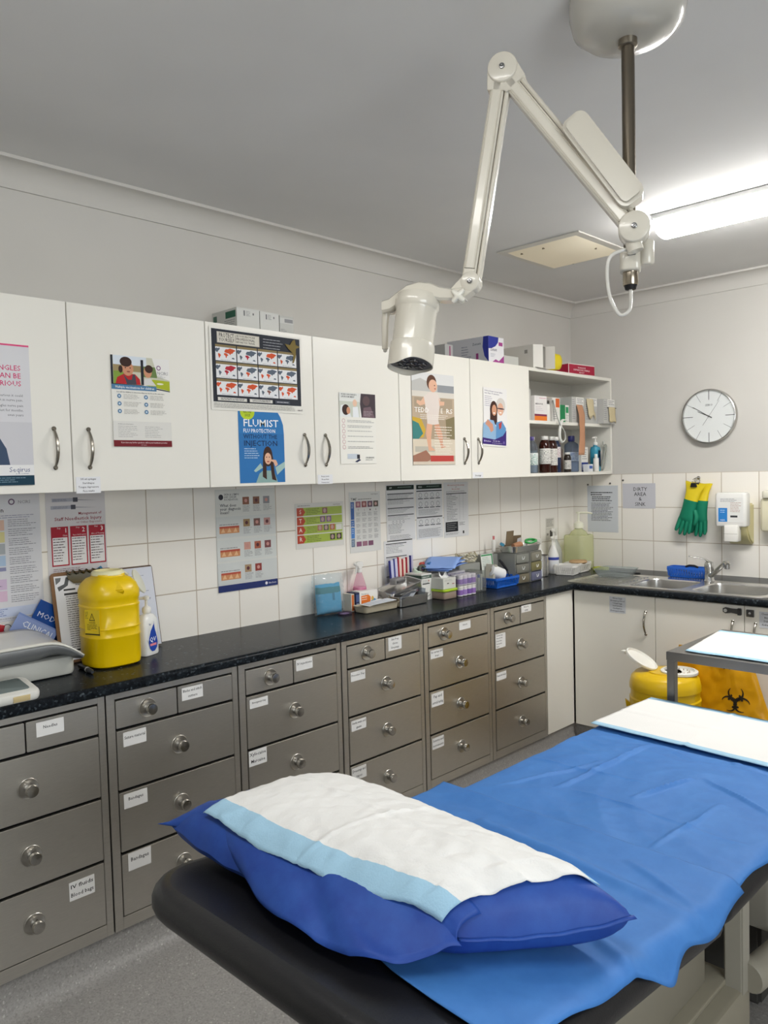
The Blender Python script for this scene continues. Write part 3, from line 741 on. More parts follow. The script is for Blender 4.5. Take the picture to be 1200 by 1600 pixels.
def flap(u, v):          # loose fold of the case along the near long side
    a = -1+1.97*u; A_p = V(pil_top((a+1)/2, .17))+Z*.003; B_p = flap_edge(a); m = V(pil_top((a+1)/2, .04))+Z*.006+V((-.01, 0, .004))
    p = A_p*(1-v)**2+m*2*v*(1-v)+B_p*v*v
    p.z += .004*math.sin(u*31)*v*v+.002*nz(u*9, v*3, 2); p.x -= .006*math.sin(u*19+1)*v
    p.z = max(p.z, zhead(p.x)+.008) if p.x > -3.83 else p.z
    return tuple(p)
b = MB(CASE); b.grid(flap, 110, 18, '#ffffff'); b.build('case_flap', t, solid=.001)

# ------------------------------------------------------------------ absorbent pads
PADW, PADB = '#e6e5e2', '#a3c8de'
padm = MATS.get('pad') or mat('absorbent_pad', .85, spec=.2, bump=.15, bscale=300)
def pad(name, corners, zf, label, band=(.09, .09), nu=60, nv=30, off=.004, cr=.003):
    """corners: near-left, near-right, far-right, far-left; v=0 is the near long edge"""
    A, B, C_, D = [V(c).to_2d() if len(c) > 2 else V((c[0], c[1])) for c in corners]
    def fn(u, v):
        p = (A*(1-u)+B*u)*(1-v)+(D*(1-u)+C_*u)*v; x, y = p
        z = zf(x, y)+off+.0015*nz(x, y, 14, 8)
        z += cr*math.exp(-((u-.5)/.012)**2)+cr*.8*math.exp(-((v-.5)/.022)**2)
        return (x, y, z)
    b = MB(padm); b.grid(fn, nu, nv, colfn=lambda u, v: PADB if (v < band[0] or v > 1-band[1]) else PADW)
    o = b.build(name, solid=.0016); return tag(o, label, 'pad', 'white absorbent pads with pale blue borders')
def pillow_pad():
    cn = [(-.74, -.86), (.93, -.97), (.90, .86), (-.66, .93)]
    def fn(u, v):
        A, B, C_, D = cn; a = (A[0]*(1-u)+B[0]*u)*(1-v)+(D[0]*(1-u)+C_[0]*u)*v; c = (A[1]*(1-u)+B[1]*u)*(1-v)+(D[1]*(1-u)+C_[1]*u)*v
        p = V(pil_top((a+1)/2, (c+1)/2)); k = .55*max(0, -c-.4)/.57
        q = p+Z*.007+V((-.012, 0, .008))*k
        q.z += .0035*math.exp(-((u-.5)/.010)**2)+.003*math.exp(-((v-.52)/.02)**2)+.0025*nz(u*7, v*4, 3)+.0015*nz(u*19, v*9, 3)
        if v < .12: q.z += .004*math.sin(u*16)*(1-v/.12)
        if u > .93: q.z += .003*math.sin(v*17)
        return tuple(q)
    b = MB(padm); b.grid(fn, 120, 60, colfn=lambda u, v: PADB if (v < .115 or v > .94) else PADW)
    return tag(b.build('absorbent_pad', solid=.0016), 'white absorbent pad with a pale blue border draped over the dark blue pillow', 'pad', 'white absorbent pads with pale blue borders')
pillow_pad()
pad('absorbent_pad', ((-2.30, -1.435), (-2.335, -2.06), (-1.93, -2.03), (-1.91, -1.45)), lambda x, y: BT+.0155+.0015*nz(x, y, 3, 1),
    'white absorbent pad with pale blue border on the sheet at the foot end', band=(.08, .07))

# ------------------------------------------------------------------ steel trolley
TZ = .86
t = thing('instrument_trolley', 'stainless steel instrument trolley beyond the foot of the table', 'trolley', (-1.6, -1.83, 0))
TX0, TX1, TY0, TY1 = -1.875, -1.375, -2.2, -1.49
TST = m_steel('dull_trolley_steel', (.26, .25, .235, 1), .42)
b = MB(TST)
b.box(TX0, TX1, TY0, TY1, TZ-.03, TZ-.001); b.box(TX0+.001, TX1-.001, TY0+.001, TY1-.001, TZ-.001, TZ); b.build('top', t, bevel=.003)
for (px, py) in ((TX0+.001, TY1-.029), (TX0+.001, TY0+.001)):
    b = MB(TST); b.box(px, px+.028, py, py+.028, .115, TZ-.03); lg = b.build('leg', t, bevel=.002)
    b = MB(RUBBER); b.lathe([(.004, -.012), (.036, -.011), (.038, 0), (.036, .011), (.004, .012)], '#3a3a3a', 20, (px+.014, py+.014, .0385), (0,1,0)); b.box(px+.006, px+.022, py-.004, py+.032, .045, .0895, '#8a8a88'); b.build('castor', lg)
for py in (TY1-.029, TY0+.001):
    b = MB(TST); b.box(TX0+.001, TX1, py, py+.028, .09, .115); b.build('base_rail', t, bevel=.002)
    b = MB(RUBBER); b.lathe([(.004, -.012), (.036, -.011), (.038, 0), (.036, .011), (.004, .012)], '#3a3a3a', 20, (TX1-.04, py+.014, .0385), (0,1,0)); b.build('castor', t)
pad('absorbent_pad', ((-1.845, -1.545), (-1.85, -2.14), (-1.43, -2.12), (-1.425, -1.50)), lambda x, y: TZ+.0015,
    'white absorbent pad with pale blue border on top of the steel trolley', band=(.07, .06), off=.003, cr=.002)

# ------------------------------------------------------------------ examination lamp
n_ = V((.891, .454, 0)).normalized(); A_ = V((n_.y, -n_.x, 0)); P0 = V((-2.817, -1.852, 0))
LA = '#d3cdbf'
t = LAMP = thing('examination_lamp', 'cream ceiling-hung examination lamp on a jointed arm and steel pole', 'lamp', (P0.x, P0.y, 1.92))
def L(a, z, d=0): return P0 + A_*a + n_*(-.05-d) + Z*z
b = MB(ENAMEL); b.lathe([(.128, H-.001), (.128, H-.03), (.120, H-.062), (.095, H-.083), (.05, H-.09), (.002, H-.091)], '#b3b0a8', 48, (P0.x, P0.y, 0)); b.build('ceiling_canopy', t)
b = MB(SATIN); b.lathe([(.021, H-.089), (.021, H-.105), (.016, H-.108)], '#8d8578', 24, (P0.x, P0.y, 0)); b.build('collar', t)
b = MB(SATIN); b.lathe([(.0145, H-.1), (.0145, 1.99)], '#6e665a', 28, (P0.x, P0.y, 0)); b.build('pole', t)
b = MB(METAL, RUBBER); b.lathe([(.0165, 1.96), (.0172, 1.955), (.0172, 1.925), (.016, 1.922)], '#a79d8d', 24, (P0.x, P0.y, 0)); b.lathe([(.0145, 1.922), (.012, 1.913), (.001, 1.912)], '#17171a', 20, (P0.x, P0.y, 0), mi=1); b.build('end_cap', t)
b = MB(ENAMEL); b.T = Matrix(((A_.x, n_.x, 0, P0.x), (A_.y, n_.y, 0, P0.y), (0, 0, 1, 0), (0, 0, 0, 1)))
b.rbox(-.023, .023, -.028, .026, 1.952, 2.0, .012, LA); b.lathe([(.014, 1.962), (.016, 1.966), (.016, 2.012), (.014, 2.016)], LA, 20, (.036, -.012, 0)); b.box(-.004, .034, -.02, .0, 1.972, 2.008, LA)
sl = b.build('swivel_bracket', t, bevel=.001)
s2 = Sheet(L(-.006, 1.996, -.0215), A_, -Z, .018, .014, c='#d8d5cc'); s2.rect(.03, .05, .97, .95, '#2a2a2c').rect(.1, .14, .9, .86, '#cfccc6').lines(.15, .3, .85, 2, .25, '#3b3b3c', .5, seed=4); s2.done('rating_plate', sl)
def arm(name, p, q, wd, dp, parent=t, d0=0, groove=True):
    """p, q in the lamp's own plane; a hollow-looking channel arm with a side rail"""
    a0, a1 = V((p[0], p[1])), V((q[0], q[1])); dr = (a1-a0).normalized(); pr = V((-dr.y, dr.x)); b = MB(ENAMEL)
    U_ = A_*dr.x+Z*dr.y; W_ = A_*pr.x+Z*pr.y; L_ = (a1-a0).length; o = L(p[0], p[1], d0)
    def bar(w0, w1, y0, y1, l0=0, l1=None):
        l1 = L_ if l1 is None else l1
        r = .004; vs = [(w0, y0+r), (w0+r, y0), (w1-r, y0), (w1, y0+r), (w1, y1-r), (w1-r, y1), (w0+r, y1), (w0, y1-r)]
        b.prism(vs, o+U_*l0, W_, n_, U_, 0, l1-l0, LA)
    bar(-wd/2, wd/2-.012, -dp/2, dp/2); bar(wd/2-.010, wd/2, -dp/2+.002, dp/2-.006)
    if groove: bar(-wd/2+.004, wd/2-.016, -dp/2-.003, -dp/2+.002, .03, L_-.03)
    return b.build(name, parent, bevel=.0006)
J0, J1, J2 = (.009, 2.034), (-.273, 2.424), (-.358, 1.951)
arm('lower_arm', J1, J0, .044, .036); arm('upper_arm', J1, J2, .044, .036)
def joint(j, r, name='joint_cover', d=.026):
    b = MB(ENAMEL, METAL); o = L(*j)
    b.lathe([(r*.96, -d), (r, -d+.004), (r, d-.004), (r*.96, d-.001), (r*.9, d), (.002, d)], LA, 32, o, -n_)
    b.lathe([(.0065, d), (.006, d+.004), (.003, d+.005), (.001, d+.0045)], '#9a9a9a', 14, o, -n_, mi=1)
    # cheek plates that clasp the arms
    return b.build(name, t)
joint(J0, .034); joint(J1, .034); joint(J2, .023, d=.022)
def cheek(j, to, ln, w, name='clevis'):
    a0 = V(j); dr = (V(to)-a0).normalized(); pr = V((-dr.y, dr.x)); U_ = A_*dr.x+Z*dr.y; W_ = A_*pr.x+Z*pr.y
    b = MB(ENAMEL); pts = [(w*math.cos(a), w*math.sin(a)) for a in [PI/2+PI*k/12 for k in range(13)]] + [(ln, -w*.8), (ln, w*.8)]
    b.prism(pts, L(*j), U_, W_, n_, -.021, .021, LA); b.build(name, t, bevel=.001)
cheek(J1, J2, .050, .0345); cheek(J1, J0, .050, .0335); cheek(J2, (-.40, 1.918), .05, .022)
# spring cover on the lower arm
b = MB(ENAMEL); c0, c1 = V((-.128, 2.275)), V((.006, 2.075)); dr = (c1-c0).normalized(); pr = V((-dr.y, dr.x)); U_ = A_*dr.x+Z*dr.y; W_ = A_*pr.x+Z*pr.y
Lc = (c1-c0).length; pts = []
for (cx, cy, a0) in ((Lc-.022, .012, 0), (.022, .012, 90), (.022, -.012, 180), (Lc-.022, -.012, 270)):
    for k in range(6): a = math.radians(a0+18*k); pts.append((cx+.022*math.cos(a), cy+.018*math.sin(a)))
b.prism(pts, L(c0.x+.006, c0.y+.008, .018), U_, W_, n_, -.03, .03, '#cbc5b7'); b.build('spring_cover', t, bevel=.008)
b = MB(ENAMEL); b.tube([L(.012, 1.985), L(.008, 2.0), L(.009, 2.03)], .018, LA, 16); b.build('post', t)
# head: yoke, body, visor, handle
b = MB(ENAMEL)
yp = [(-.372, 1.925, .014), (-.40, 1.922, .016), (-.43, 1.925, .02), (-.452, 1.932, .024), (-.48, 1.936, .026), (-.51, 1.932, .025), (-.535, 1.92, .022), (-.555, 1.91, .019), (-.574, 1.908, .017)]
vs = []; m_ = 0
for a, z, hw in yp:
    for (y_, dz) in ((-.026, -.006), (-.026, hw-.004), (-.020, hw), (.020, hw), (.026, hw-.004), (.026, -.006), (.02, -.012), (-.02, -.012)): vs.append(L(a, z+dz, 0)+n_*y_)
k = 8; fs = [(i*k+j, i*k+(j+1) % k, (i+1)*k+(j+1) % k, (i+1)*k+j) for i in range(len(yp)-1) for j in range(k)] + [tuple(range(k))[::-1], tuple((len(yp)-1)*k+j for j in range(k))]
b.add(vs, fs, LA, sm=True); yk = b.build('yoke', t)
hc = L(-.489, 0); tilt = Matrix.Translation(L(-.489, 1.93)) @ Matrix.Rotation(math.radians(5), 4, n_) @ Matrix.Rotation(math.radians(-11), 4, A_) @ Matrix.Translation(-L(-.489, 1.93))
b = MB(ENAMEL); b.T = tilt; b.lathe([(.003, 1.938), (.035, 1.936), (.050, 1.93), (.054, 1.915), (.0535, 1.9), (.051, 1.897), (.0495, 1.893), (.0495, 1.812), (.053, 1.81), (.0545, 1.80), (.0545, 1.785)], LA, 48, (hc.x, hc.y, 0)); b.build('lamp_body', t)
b = MB(ENAMEL); b.T = tilt
nS = 48; vs = []
for rr_, zt in ((.0545, None), (.0525, None), (.0525, 1.774), (.0545, 1.785)):
    for k in range(nS):
        a = 2*PI*k/nS; dv = A_*math.cos(a)+n_*math.sin(a)
        low = 1.757-.004*math.cos(2*a)-.010*math.exp(-((math.cos(a)+.35)/.5)**2)+.008*max(0, math.cos(a+.5))
        vs.append(V((hc.x, hc.y, zt or low))+dv*rr_)
fs = [(r_*nS+k, ((r_+1) % 4)*nS+k, ((r_+1) % 4)*nS+(k+1) % nS, r_*nS+(k+1) % nS) for r_ in range(4) for k in range(nS)]
b.add(vs, fs, LA, sm=True); b.build('visor', t)
b = MB(PLAST, GLOSS); b.T = tilt; b.lathe([(.001, 1.764), (.0524, 1.764), (.0524, 1.772)], '#56565a', 40, (hc.x, hc.y, 0))
for k in range(7):
    a = 2*PI*k/6; q = V((hc.x, hc.y, 1.7635))+(A_*math.cos(a)+n_*math.sin(a))*(.029 if k < 6 else 0)
    b.lathe([(.0115, 0), (.0105, -.003), (.001, -.0015)], '#23232a', 14, q, (0,0,1), mi=1)
b.build('lens_plate', t)
b = MB(ENAMEL); b.tube([L(-.566, 1.925), L(-.571, 1.90), L(-.574, 1.87), L(-.5755, 1.812)], [.012, .0095, .0085, .0075], LA, 12)
b.lathe([(.005, 0), (.005, -.004), (.0035, -.007), (.001, -.008)], '#cbc7bc', 12, L(-.5755, 1.812)); b.build('handle', t)
b = MB(ENAMEL); kc = L(-.385, 1.918, .028)
for k in range(4):
    a = PI/4+PI/2*k; b.tube([kc, kc+(A_*math.cos(a)+Z*math.sin(a))*.013, kc+(A_*math.cos(a)+Z*math.sin(a))*.019], [.008, .0065, .004], '#dcd8cc', 10)
b.lathe([(.010, -.012), (.011, .0), (.008, .006), (.001, .007)], '#dcd8cc', 18, kc, -n_); b.build('locking_knob', t)
def bez(pts, n=28):
    """smooth Catmull-Rom path"""
    P = [V(p) for p in pts]; P = [P[0]*2-P[1]]+P+[P[-1]*2-P[-2]]; o = []
    for i in range(1, len(P)-2):
        for k in range(n):
            s = k/n; a, b_, c, d = P[i-1], P[i], P[i+1], P[i+2]
            o.append(.5*((2*b_)+(c-a)*s+(2*a-5*b_+4*c-d)*s*s+(3*b_-a-3*c+d)*s**3))
    return o+[P[-2]]
b = MB(GLOSS); b.tube(bez([L(.002, 1.993, -.01), L(-.018, 1.99), L(-.043, 1.978), L(-.05, 1.945), L(-.044, 1.888), L(-.024, 1.849), L(-.004, 1.856), L(.0, 1.885, -.035), L(.0, 1.914, -.05)], 6), .0042, '#d3d0c8', 10); b.build('cable', t)
# ------------------------------------------------------------------ posters and notices
SKIN, SKIN2, HAIR = '#c98f6f', '#dcae92', '#3a2620'
PY = UC-.0015
def poster(x, z, w, h, y, name, label, cat='poster', lean=0, **k):
    s = LW(x, z, w, h, y, **k)
    if lean: s.U = (Matrix.Rotation(lean, 4, 'Y') @ s.U).normalized(); s.D = (Matrix.Rotation(lean, 4, 'Y') @ s.D).normalized()
    s.meta = (name, label, cat); return s
def fin(s): return tag(s.done(s.meta[0]), s.meta[1], s.meta[2])
# 1 shingles poster, running out of the picture at the left
s = poster(-3.853, 1.919, .297, .417, PY, 'shingles_poster', 'large grey poster reading SHINGLES CAN BE SERIOUS at the far left', c='#d9d8da')
s.rect(0, .0, 1, .012, '#d7487a').rect(.0, .012, 1, .93, '#c9c8cc').rect(0, .012, 1, .55, '#d3d2d5')
for t_, v in (('SHINGLES', .185), ('CAN BE', .24), ('SERIOUS', .295)): s.text(t_, .91, v, .052, '#c9366a', True, 'r')
for k, t_ in enumerate(('If it gets serious it could', 'result in nerve pain.', 'Shingles nerve pain', 'may last for months,', 'even years')): s.text(t_, .92, .37+k*.033+(.006 if k > 1 else 0), .026, '#55565c', False, 'r')
s.poly([(.0, .50), (.0, .90), (.78, .90), (.74, .74), (.66, .64), (.50, .575), (.35, .55), (.2, .52)], '#3f4f68')
s.ell(.16, .42, .15, .10, '#d7b298').poly([(.05, .4), (.05, .55), (.27, .55), (.26, .45)], '#d7b298')
s.rect(0, .77, .60, .83, '#17364a').rect(0, .83, .60, .905, '#dc5b8d').poly([(.5, .905), (.5, .93), (.66, .93), (.60, .83)], '#c64a7b')
s.text('THE SERIOUS SIDE OF', .52, .79, .014, '#e8e8e8', False, 'r').text('SHINGLES', .52, .806, .014, '#e8e8e8', False, 'r')
s.rect(.63, .855, 1, .93, '#e6e5e4').text('Seqirus', .96, .905, .05, '#3b4a7a', False, 'r').text('A CSL COMPANY', .95, .922, .012, '#3b4a7a', False, 'r')
s.rect(0, .93, 1, 1, '#173a4c').lines(.3, .945, .95, 3, .014, '#7f99a6', .3, seed=3); fin(s)
# 2 vaccinations for children
s = poster(-3.297, 1.917, .212, .297, PY, 'vaccination_poster', 'poster on children and multiple vaccinations with a dark red footer', c='#e6e4dc')
s.rect(0, 0, 1, .31, '#c9c8b4').rect(.04, .0, .60, .14, '#d4dce4').rect(.04, .10, .6, .17, '#9c8a63').rect(.04, .17, .3, .31, '#7e9a3f').rect(.5, .10, .78, .22, '#69804b')
s.poly([(.56, .31), (1, .36), (1, .25), (.70, .24)], '#a9b32a').ell(.83, .285, .06, .01, '#e9e6c8').poly([(.70, 0), (.76, .13), (.78, .2), (1, .24), (1, 0)], '#e8e6e2')
s.ell(.62, .16, .07, .065, SKIN).ell(.64, .125, .07, .045, HAIR).poly([(.53, .31), (.56, .24), (.66, .23), (.76, .31)], '#d7d4d0')
s.poly([(.07, .31), (.10, .24), (.22, .195), (.40, .195), (.48, .25), (.49, .31)], '#b4262a').poly([(.2, .2), (.26, .31), (.42, .31), (.40, .2), (.36, .2), (.34, .26), (.28, .26)], '#46454f')
s.ell(.28, .14, .095, .078, SKIN).ell(.25, .065, .10, .055, HAIR).ell(.16, .15, .035, .04, HAIR).ell(.24, .13, .012, .006, '#2a1a16').ell(.32, .13, .012, .006, '#2a1a16').ell(.29, .172, .03, .008, '#8c4a40')
s.rect(0, 0, .035, .31, '#23252e').rect(.50, .03, .545, .31, '#23252e').poly([(0, .31), (0, .325), (.5, .33), (1, .372), (1, .362), (.5, .312)], '#2a2d36')
s.rect(0, .318, .76, .372, '#4f7ba0').text('Multiple vaccinations for children', .06, .357, .036, '#f1f1f1', True, fit=.66)
s.ell(.81, .105, .038, c='#7c4a7e').ell(.81, .105, .025, c='#e8e6e2').text('NCIRS', .78, .18, .05, '#8d8d92').lines(.79, .192, .93, 3, .013, '#a9a9ad', .3, .4, 2)
s.text('It is safe for children to have more than one vaccine at the same time.', .08, .405, .02, '#33343a', True, fit=.82)
for i in range(3):
    for j in (0, 1): s.ell(.12+.45*j, .445+i*.083, .033, c='#4f7ba0').ell(.12+.45*j, .445+i*.083, .016, c='#c9d5e0').lines(.19+.45*j, .425+i*.083, .50+.43*j, 4, .014, '#a3a09b', .28, .3, i+j*5)
s.rect(.0, .72, 1, .93, '#dcdad4').text('Additional information', .08, .758, .02, '#7a7a7a').lines(.08, .775, .42, 7, .019, '#a5a3a0', .25, .4, 8).lines(.53, .775, .85, 7, .019, '#a5a3a0', .25, .4, 9)
s.rect(0, .93, 1, 1, '#741f27').text('If you have any further questions, talk to your healthcare provider.', .12, .962, .021, '#ead9d9', True, fit=.8).text('ncirs.org.au', .5, .985, .015, '#ead9d9', False, 'c'); fin(s)
# 3 world maps
s = poster(-2.919, 2.052, .424, .297, PY, 'travel_health_poster', 'wide dark poster of twelve small world maps reading PROTECT YOURSELF', c='#e9e7df')
s.rect(.02, .02, .98, .90, '#2b2f38').rect(.075, .05, .52, .185, '#c2bcae').rect(.082, .058, .513, .177, '#d9d4c8')
s.text('PROTECT', .095, .115, .075, '#33302c', True, fit=.155).text('YOURSELF', .095, .165, .06, '#33302c', True, fit=.155).rect(.262, .07, .265, .165, '#55514b')
s.text('SEE YOUR HEALTHCARE', .272, .088, .03, '#33302c', True, fit=.2).text('PROFESSIONAL', .272, .13, .045, '#33302c', True, fit=.2).text('BEFORE YOU TRAVEL', .272, .163, .03, '#33302c', True, fit=.2)
s.lines(.56, .07, .78, 4, .036, '#a9abb0', .22, .2, 5)
rg = random.Random(7); ORG, GRY, RED = '#d2552f', '#5b6675', '#b2283a'
AM = [(0, .12), (.06, .05), (.14, .10), (.20, .0), (.22, .16), (.14, .30), (.10, .42), (.04, .40), (.0, .3)]
SA = [(.13, .50), (.20, .52), (.27, .64), (.22, .78), (.18, .92), (.155, .80), (.13, .64)]
EU = [(.44, .30), (.50, .12), (.62, .10), (.72, .02), (.92, .10), (1.0, .18), (.90, .26), (.84, .42), (.76, .46), (.72, .58), (.66, .46), (.58, .44), (.50, .40), (.45, .38)]
AF = [(.42, .46), (.52, .44), (.60, .54), (.64, .58), (.56, .68), (.53, .84), (.50, .84), (.48, .66), (.41, .58)]
AU = [(.80, .80), (.87, .76), (.93, .84), (.91, .92), (.85, .88), (.80, .90)]
mc = [(GRY,ORG,ORG,ORG,GRY),(GRY,GRY,GRY,RED,GRY),(GRY,GRY,ORG,GRY,ORG),(GRY,ORG,GRY,GRY,GRY),(GRY,GRY,RED,RED,GRY),(GRY,GRY,GRY,ORG,GRY),(GRY,ORG,GRY,ORG,GRY),(GRY,GRY,GRY,ORG,GRY),(ORG,ORG,ORG,ORG,ORG),(GRY,ORG,ORG,ORG,GRY),(GRY,GRY,GRY,'#8a5a50',GRY),(ORG,ORG,ORG,ORG,ORG)]
for i in range(12):
    r_, c_ = divmod(i, 4); u0, v0 = .055+c_*.222, .205+r_*.208; W2, H2 = .212, .196
    s.rect(u0, v0, u0+W2, v0+.03, '#8b7a54').rect(u0, v0+.03, u0+W2, v0+H2, '#e7e8ea')
    for pl, cl in zip((AM, SA, EU, AF, AU), mc[i]): s.poly([(u0+a*W2*.98, v0+.035+q*(H2-.05)) for a, q in pl], cl)
    s.lines(u0+.05, v0+H2-.014, u0+W2-.05, 1, .01, '#8a8a8a', .4, .2, i)
s.poly([(.84, .16), (.80, .10), (.86, .11), (.89, .05), (.92, .03), (.93, .10), (.98, .12), (.93, .15), (.925, .26), (.90, .34), (.885, .34), (.90, .22)], '#7b6a35')
s.rect(.06, .845, .36, .885, '#d8d6cf').rect(.39, .845, .64, .885, '#d8d6cf').lines(.09, .853, .34, 2, .014, '#5b5b5b', .5, .1, 3).lines(.42, .853, .62, 2, .014, '#5b5b5b', .5, .1, 4).rect(.67, .845, .84, .885, '#474c58').lines(.69, .86, .83, 1, .014, '#c9cad0', .6, .1, 5)
s.lines(.02, .912, .90, 5, .013, '#a2a19d', .35, .05, 6).text('sanofi', .985, .965, .035, '#4a3038', True, 'r'); fin(s)
# 4 flu poster tucked under the maps poster
s = poster(-2.806, 1.772, .212, .284, PY+.0014, 'flu_spray_poster', 'blue FLUMIST poster with a girl pointing at her nose', c='#e9e7df', th=.0010)
s.poly([(0, 0), (0, 1), (1, 1), (1, .35), (.985, .22), (.93, .12), (.82, 0)], '#2f76b4').rect(0, .35, 1, 1, '#2c70ae')
s.ell(.20, .07, .155, .10, '#b8cf2c').text('NOW', .20, .085, .05, '#2b3a22', True, 'c').text('2025', .20, .125, .045, '#2b3a22', True, 'c')
s.text('FLUMIST', .10, .255, .135, '#f2f4f6', True, fit=.78).text('FLU PROTECTION', .10, .335, .07, '#f2f4f6', True, fit=.70).text('WITHOUT THE', .10, .415, .08, '#14294a', True, fit=.74).text('INJECTION', .10, .51, .10, '#14294a', True, fit=.74)
s.lines(.11, .545, .46, 5, .03, '#b9cfe4', .3, .3, 2)
s.poly([(.34, 1), (.42, .88), (.50, .84), (.74, .84), (.83, 1)], '#8aa9a4').poly([(.34, .86), (.30, .84), (.45, .74), (.50, .80)], '#9fbdb8').poly([(.78, .80), (1, .72), (1, .80), (.82, .90)], '#9fbdb8')
s.ell(.62, .65, .105, .135, '#3a241c').poly([(.51, .65), (.49, .92), (.58, .96), (.58, .7)], '#3a241c').poly([(.73, .65), (.76, .88), (.80, .98), (.70, .96), (.66, .7)], '#3a241c')
s.ell(.62, .68, .075, .078, SKIN2).ell(.59, .66, .01, .008, '#241814').ell(.65, .66, .01, .008, '#241814').ell(.62, .72, .03, .008, '#a4453f').poly([(.65, .70), (.64, .685), (.80, .70), (.84, .76), (.78, .79), (.74, .73)], SKIN2); fin(s)
# 5 women-can-change-lives style notice
s = poster(-2.3, 1.853, .211, .297, PY, 'clinic_notice', 'white notice with a photo strip on top and pink ring bullets, on the middle cupboard', 'poster', c='#e8e6de')
s.rect(0, 0, 1, .34, '#c8ccc0').rect(0, .0, .55, .12, '#dfe0dc').rect(.55, 0, 1, .34, '#443a40').poly([(.0, .34), (.04, .18), (.2, .16), (.32, .34)], '#e1e3e2').ell(.17, .24, .10, .075, HAIR).ell(.24, .25, .05, .05, SKIN).ell(.42, .14, .06, .05, '#e3bfa6').poly([(.36, .34), (.36, .2), (.5, .19), (.53, .34)], '#e6e8ea')
s.ell(.74, .10, .10, .07, '#5d4a4c').poly([(.62, .34), (.66, .2), (.86, .18), (.98, .34)], '#6f5a62').poly([(.55, 0), (.59, 0), (.56, .15), (.6, .34), (.55, .34)], '#e8e6e2')
s.text('WORDS CAN CHANGE A', .05, .035, .032, '#3b3b3f', True, fit=.42).text('LIFE IN A MOMENT', .05, .068, .032, '#3b3b3f', True, fit=.36).lines(.66, .25, .95, 4, .02, '#b9a9ae', .25, .4, 1)
for i in range(6): s.ell(.10, .395+i*.074, .042, c='#c58f97').ell(.10, .395+i*.074, .033, c='#e8e6de').lines(.20, .385+i*.074, .95, 2 if i in (0, 1, 5) else 1, .02, '#77777a', .3, .2, 10+i)
s.rect(.18, .86, .48, .93, '#c3cbd4').rect(.44, .87, .52, .93, '#2c2c34').poly([(.38, .97), (.5, .93), (.55, .95), (.44, .98)], '#2e3550').text('ORGANON', .92, .925, .034, '#55565a', True, 'r', fit=.24).lines(.68, .94, .9, 1, .02, '#8a8a8a', .4, .1, 2); fin(s)
# 6 toddler poster behind the lamp
s = poster(-1.8535, 1.972, .301, .424, PY, 'toddler_poster', 'tall poster of a toddler standing in a white romper, behind the exam lamp head', c='#b9a896')
s.rect(0, 0, 1, .16, '#d9d9d8').poly([(0, .10), (.2, .06), (.4, .10), (.6, .12), (.6, .2), (0, .2)], '#bdbcb8').rect(.6, .12, 1, .2, '#8f9296').rect(0, .2, 1, .26, '#d8d2c8').rect(0, .26, 1, .5, '#b8a58e').rect(.05, .27, .95, .40, '#a79680')
s.rect(0, .5, 1, .72, '#a9977f').poly([(0, .48), (.2, .5), (.3, .62), (.25, .7), (0, .72)], '#c8a53a').poly([(0, .52), (.14, .55), (.24, .66), (.1, .74), (0, .72)], '#3f7f7c').rect(0, .72, 1, .9, '#d6cab6').rect(.05, .8, .5, .86, '#b9b4a6').poly([(0, .9), (.3, .84), (.45, .93), (.2, 1), (0, 1)], '#9c6f5c').rect(.4, .9, .96, .965, '#b8423c').rect(0, .965, 1, 1, '#cfc3b2').poly([(.78, .5), (1, .46), (1, .72), (.8, .7)], '#7f7455')
s.ell(.46, .10, .115, .085, '#5b3c2c').ell(.49, .135, .10, .07, '#e0b196').ell(.53, .13, .012, .007, '#2a1a16').ell(.54, .165, .02, .006, '#a8544c')
s.poly([(.27, .26), (.4, .205), (.58, .205), (.66, .28), (.64, .36), (.60, .5), (.62, .56), (.34, .56), (.33, .44), (.30, .36)], '#dfd3cb').poly([(.27, .26), (.30, .34), (.18, .36), (.10, .33), (.11, .30), (.2, .31)], '#dfb397').poly([(.62, .26), (.66, .30), (.76, .30), (.75, .34), (.64, .35)], '#dfb397')
s.poly([(.33, .55), (.46, .56), (.42, .70), (.42, .80), (.52, .845), (.36, .85), (.34, .78), (.30, .66)], '#dba98c').poly([(.50, .56), (.62, .55), (.70, .68), (.70, .78), (.78, .80), (.66, .82), (.62, .74), (.54, .64)], '#cf9a7e')
s.text('TEDD', .05, .43, .075, '#f4f1ec', True, fit=.33).text('E', .66, .43, .075, '#f4f1ec', True).text('RS', .79, .43, .075, '#f4f1ec', True, fit=.16)
s.lines(.18, .455, .86, 3, .02, '#e9e2d8', .3, .2, 3).lines(.5, .58, .95, 8, .03, '#ece4d8', .25, .2, 4).lines(.52, .82, .95, 5, .018, '#ece4d8', .25, .2, 5); fin(s)
